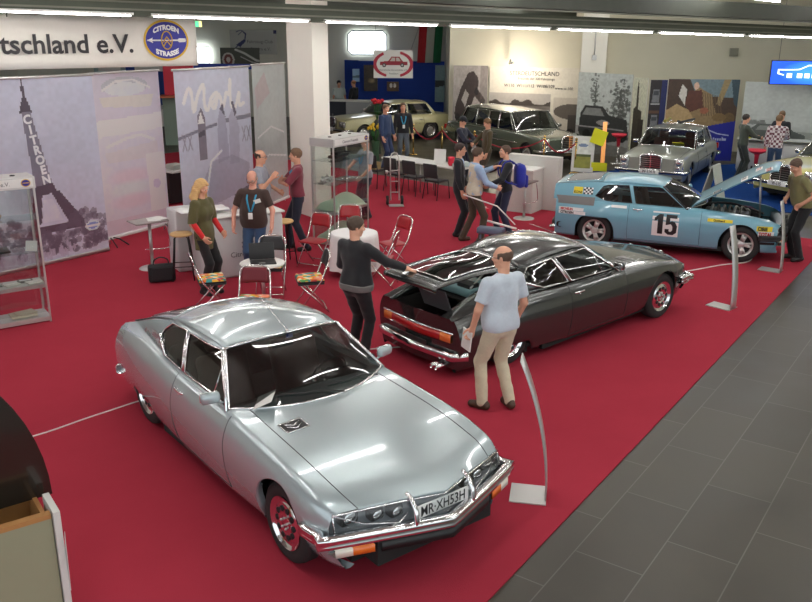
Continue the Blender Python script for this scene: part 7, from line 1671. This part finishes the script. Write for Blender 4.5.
J = person((1.92, 16.30), 188*D2R, 'dark haired man with a blue backpack greeting the man in the vest', cm('black_coat', 24, 26, 32), cm('dark_blue_jeans', 34, 40, 66), SHOE_BK, h=1.80, sleeve='long', hem=.84, hair='short', hairc=(.10, .06, .035), res=1.2,
  L=((.26, .16, 1.16), (.20, .38, 1.06), {'curl': .8, 'palm': (1, 0, 0)}), R=((.26, .20, 1.30), (.14, .42, 1.34), {'curl': .5, 'palm': (0, 0, -1)}), collar=cm('light_blue_shirt', 176, 192, 206), lean=.04, head=(.1, .1), feet=((.12, .1), (-.12, -.1)))
n = MB(); n.rbox((0, -.26, 1.20), (.32, .20, .46), .09); n.rbox((0, -.37, 1.10), (.24, .07, .24), .033, 0); o = n.build('backpack', cm('royal_blue_nylon', 34, 44, 150)); o.location = J['root'].location; o.rotation_euler = J['root'].rotation_euler; o.scale = J['root'].scale; tag(o, 'blue backpack worn by the dark haired man', 'backpack')
for s_ in (-1, 1): n = MB(); n.tube(catmull([(s_*.11, -.17, 1.40), (s_*.12, -.05, 1.49), (s_*.125, .08, 1.45), (s_*.135, .13, 1.30), (s_*.16, .05, 1.12), (s_*.13, -.16, 1.05)], 5), .016, 0, 6, flat=1.6); n.build('strap', cm('royal_blue_nylon', 34, 44, 150), o)
# 17 man in the olive shirt
J = person((6.97, 14.72), 188*D2R, 'man in an olive shirt bending toward the open bonnet', cm('olive_shirt', 122, 118, 78), BLT, SHOE_BK, h=1.84, girth=1.15, belly=.03, hair='short', hairc=(.10, .06, .04), hem=.93, lean=.32, head=(.1, -.55), res=1., L=((.34, .04, 1.17), (.20, .14, 1.02), {'curl': .9, 'palm': (-1, 0, 0)}), R=((.28, .08, 1.18), (.16, .22, 1.05), {'curl': .7}))
# 18, 19, 20 at the counter on the right
person((9.22, 23.5), 5*D2R, 'man in a grey green jacket leaning at the right counter', cm('grey_green_jacket', 66, 74, 64), cm('grey_green_trousers', 52, 58, 54), SHOE_BK, h=1.76, sleeve='long', hair='short', hairc=(.04, .03, .025), res=1.4, R=((.24, .18, 1.2), (.16, .38, 1.14), {'curl': .6}), L=((.24, .18, 1.2), (.16, .38, 1.14), {'curl': .6}))
CK = cmat('checked_shirt', srgb(206, 198, 200)); nt = CK.node_tree; b_ = nt.nodes['Principled BSDF']; tc = nt.nodes.new('ShaderNodeTexCoord'); ckk = nt.nodes.new('ShaderNodeTexChecker'); ckk.inputs['Scale'].default_value = 16; ckk.inputs[1].default_value = (*srgb(215, 208, 210), 1); ckk.inputs[2].default_value = (*srgb(110, 66, 78), 1); nt.links.new(tc.outputs['Object'], ckk.inputs[0]); nt.links.new(ckk.outputs[0], b_.inputs['Base Color'])
person((9.85, 22.85), 65*D2R, 'visitor in a checked shirt and jeans leaning on the right counter', CK, JEAN, SHOE_BR, h=1.80, sleeve='long', hem=.92, hair='short', hairc=(.20, .12, .06), res=1.4, lean=.08, R=((.25, .18, 1.18), (.16, .38, 1.12), {'curl': .6}))
person((10.7, 24.6), 225*D2R, 'man in a dark jumper behind the right counter', cm('dark_jumper', 26, 28, 36), NAVY, SHOE_BK, h=1.76, sleeve='long', hair='short', hairc=(.14, .08, .04), res=1.4, head=(0, -.4), lean=.1, R=((.25, .18, 1.18), (.16, .38, 1.12), {'curl': .6}))
# 21 far left
person((-10.9, 38.6), -60*D2R, 'distant person in a blue jacket seen between the pale banners', cm('blue_jacket', 40, 54, 90), NAVY, SHOE_BK, h=1.86, sleeve='long', hair='short', hairc=(.04, .03, .02), res=2.)
# table with goods behind the banners
e = empty('goods_table', (-5.05, 20.0, 0), .9, 'table with goods seen in the gap between the pale banners', 'table'); n = MB(); n.box((0, 0, .78), (1.6, .6, .04)); n.build('table_top', WHITEM, e); n = MB(); n.box((0, .1, .4), (1.5, .4, .72)); n.build('dark_shelf', BLACKP, e)
for i, (x, c_, lb) in enumerate(((-.5, (.4, .42, .38), 'pale stack of catalogues on the goods table'), (-.1, (.05, .12, .2), 'dark blue folder on the goods table'), (.35, (.45, .45, .42), 'clear plastic tub on the goods table'))): 
    p = at_((-5.05, 20.0), .9, x, 0); n = MB(); n.rbox((0, 0, .06+.03*i), (.3, .3, .12+.06*i), .02); tag(n.build('goods_box', mat('goods_%d' % i, c_, .5), None, (*p, .802), .9+i*.3), lb, 'box')
n = MB(); n.tube([(0, 0, .02), (0, 0, 2.2)], .09, 0, 12); n.box((0, 0, .01), (.5, .5, .02)); tag(n.build('brown_post', mat('grey_brown_post', (.10, .07, .06), .6), None, (-5.6, 21.6, 0), 0), 'grey brown post behind the gap of the pale banners', 'post')

# ------------------------------------------------------------------ light: daylight spilling in, ceiling tubes
w = bpy.data.worlds.new('world'); SC.world = w; w.use_nodes = True; bg = w.node_tree.nodes['Background']; bg.inputs[0].default_value = (.90, .96, 1., 1); bg.inputs[1].default_value = 1.0
# ------------------------------------------------------------------ camera
cam = bpy.data.cameras.new('camera'); cam.lens = 848/812*36; cam.sensor_width = 36; cam.clip_end = 200
co = bpy.data.objects.new('camera', cam); COL.objects.link(co); SC.camera = co
co.location = (0, 0, 3.89)
co.rotation_mode = 'QUATERNION'
co.rotation_quaternion = (Matrix.Rotation(PI/2-17.72*D2R, 4, 'X') @ Matrix.Rotation(.31*D2R, 4, 'Z')).to_quaternion()
SC.view_settings.view_transform = 'Standard'; SC.view_settings.look = 'None'; SC.view_settings.gamma = 1; SC.view_settings.use_curve_mapping = False
SC.view_settings.exposure = 0.5
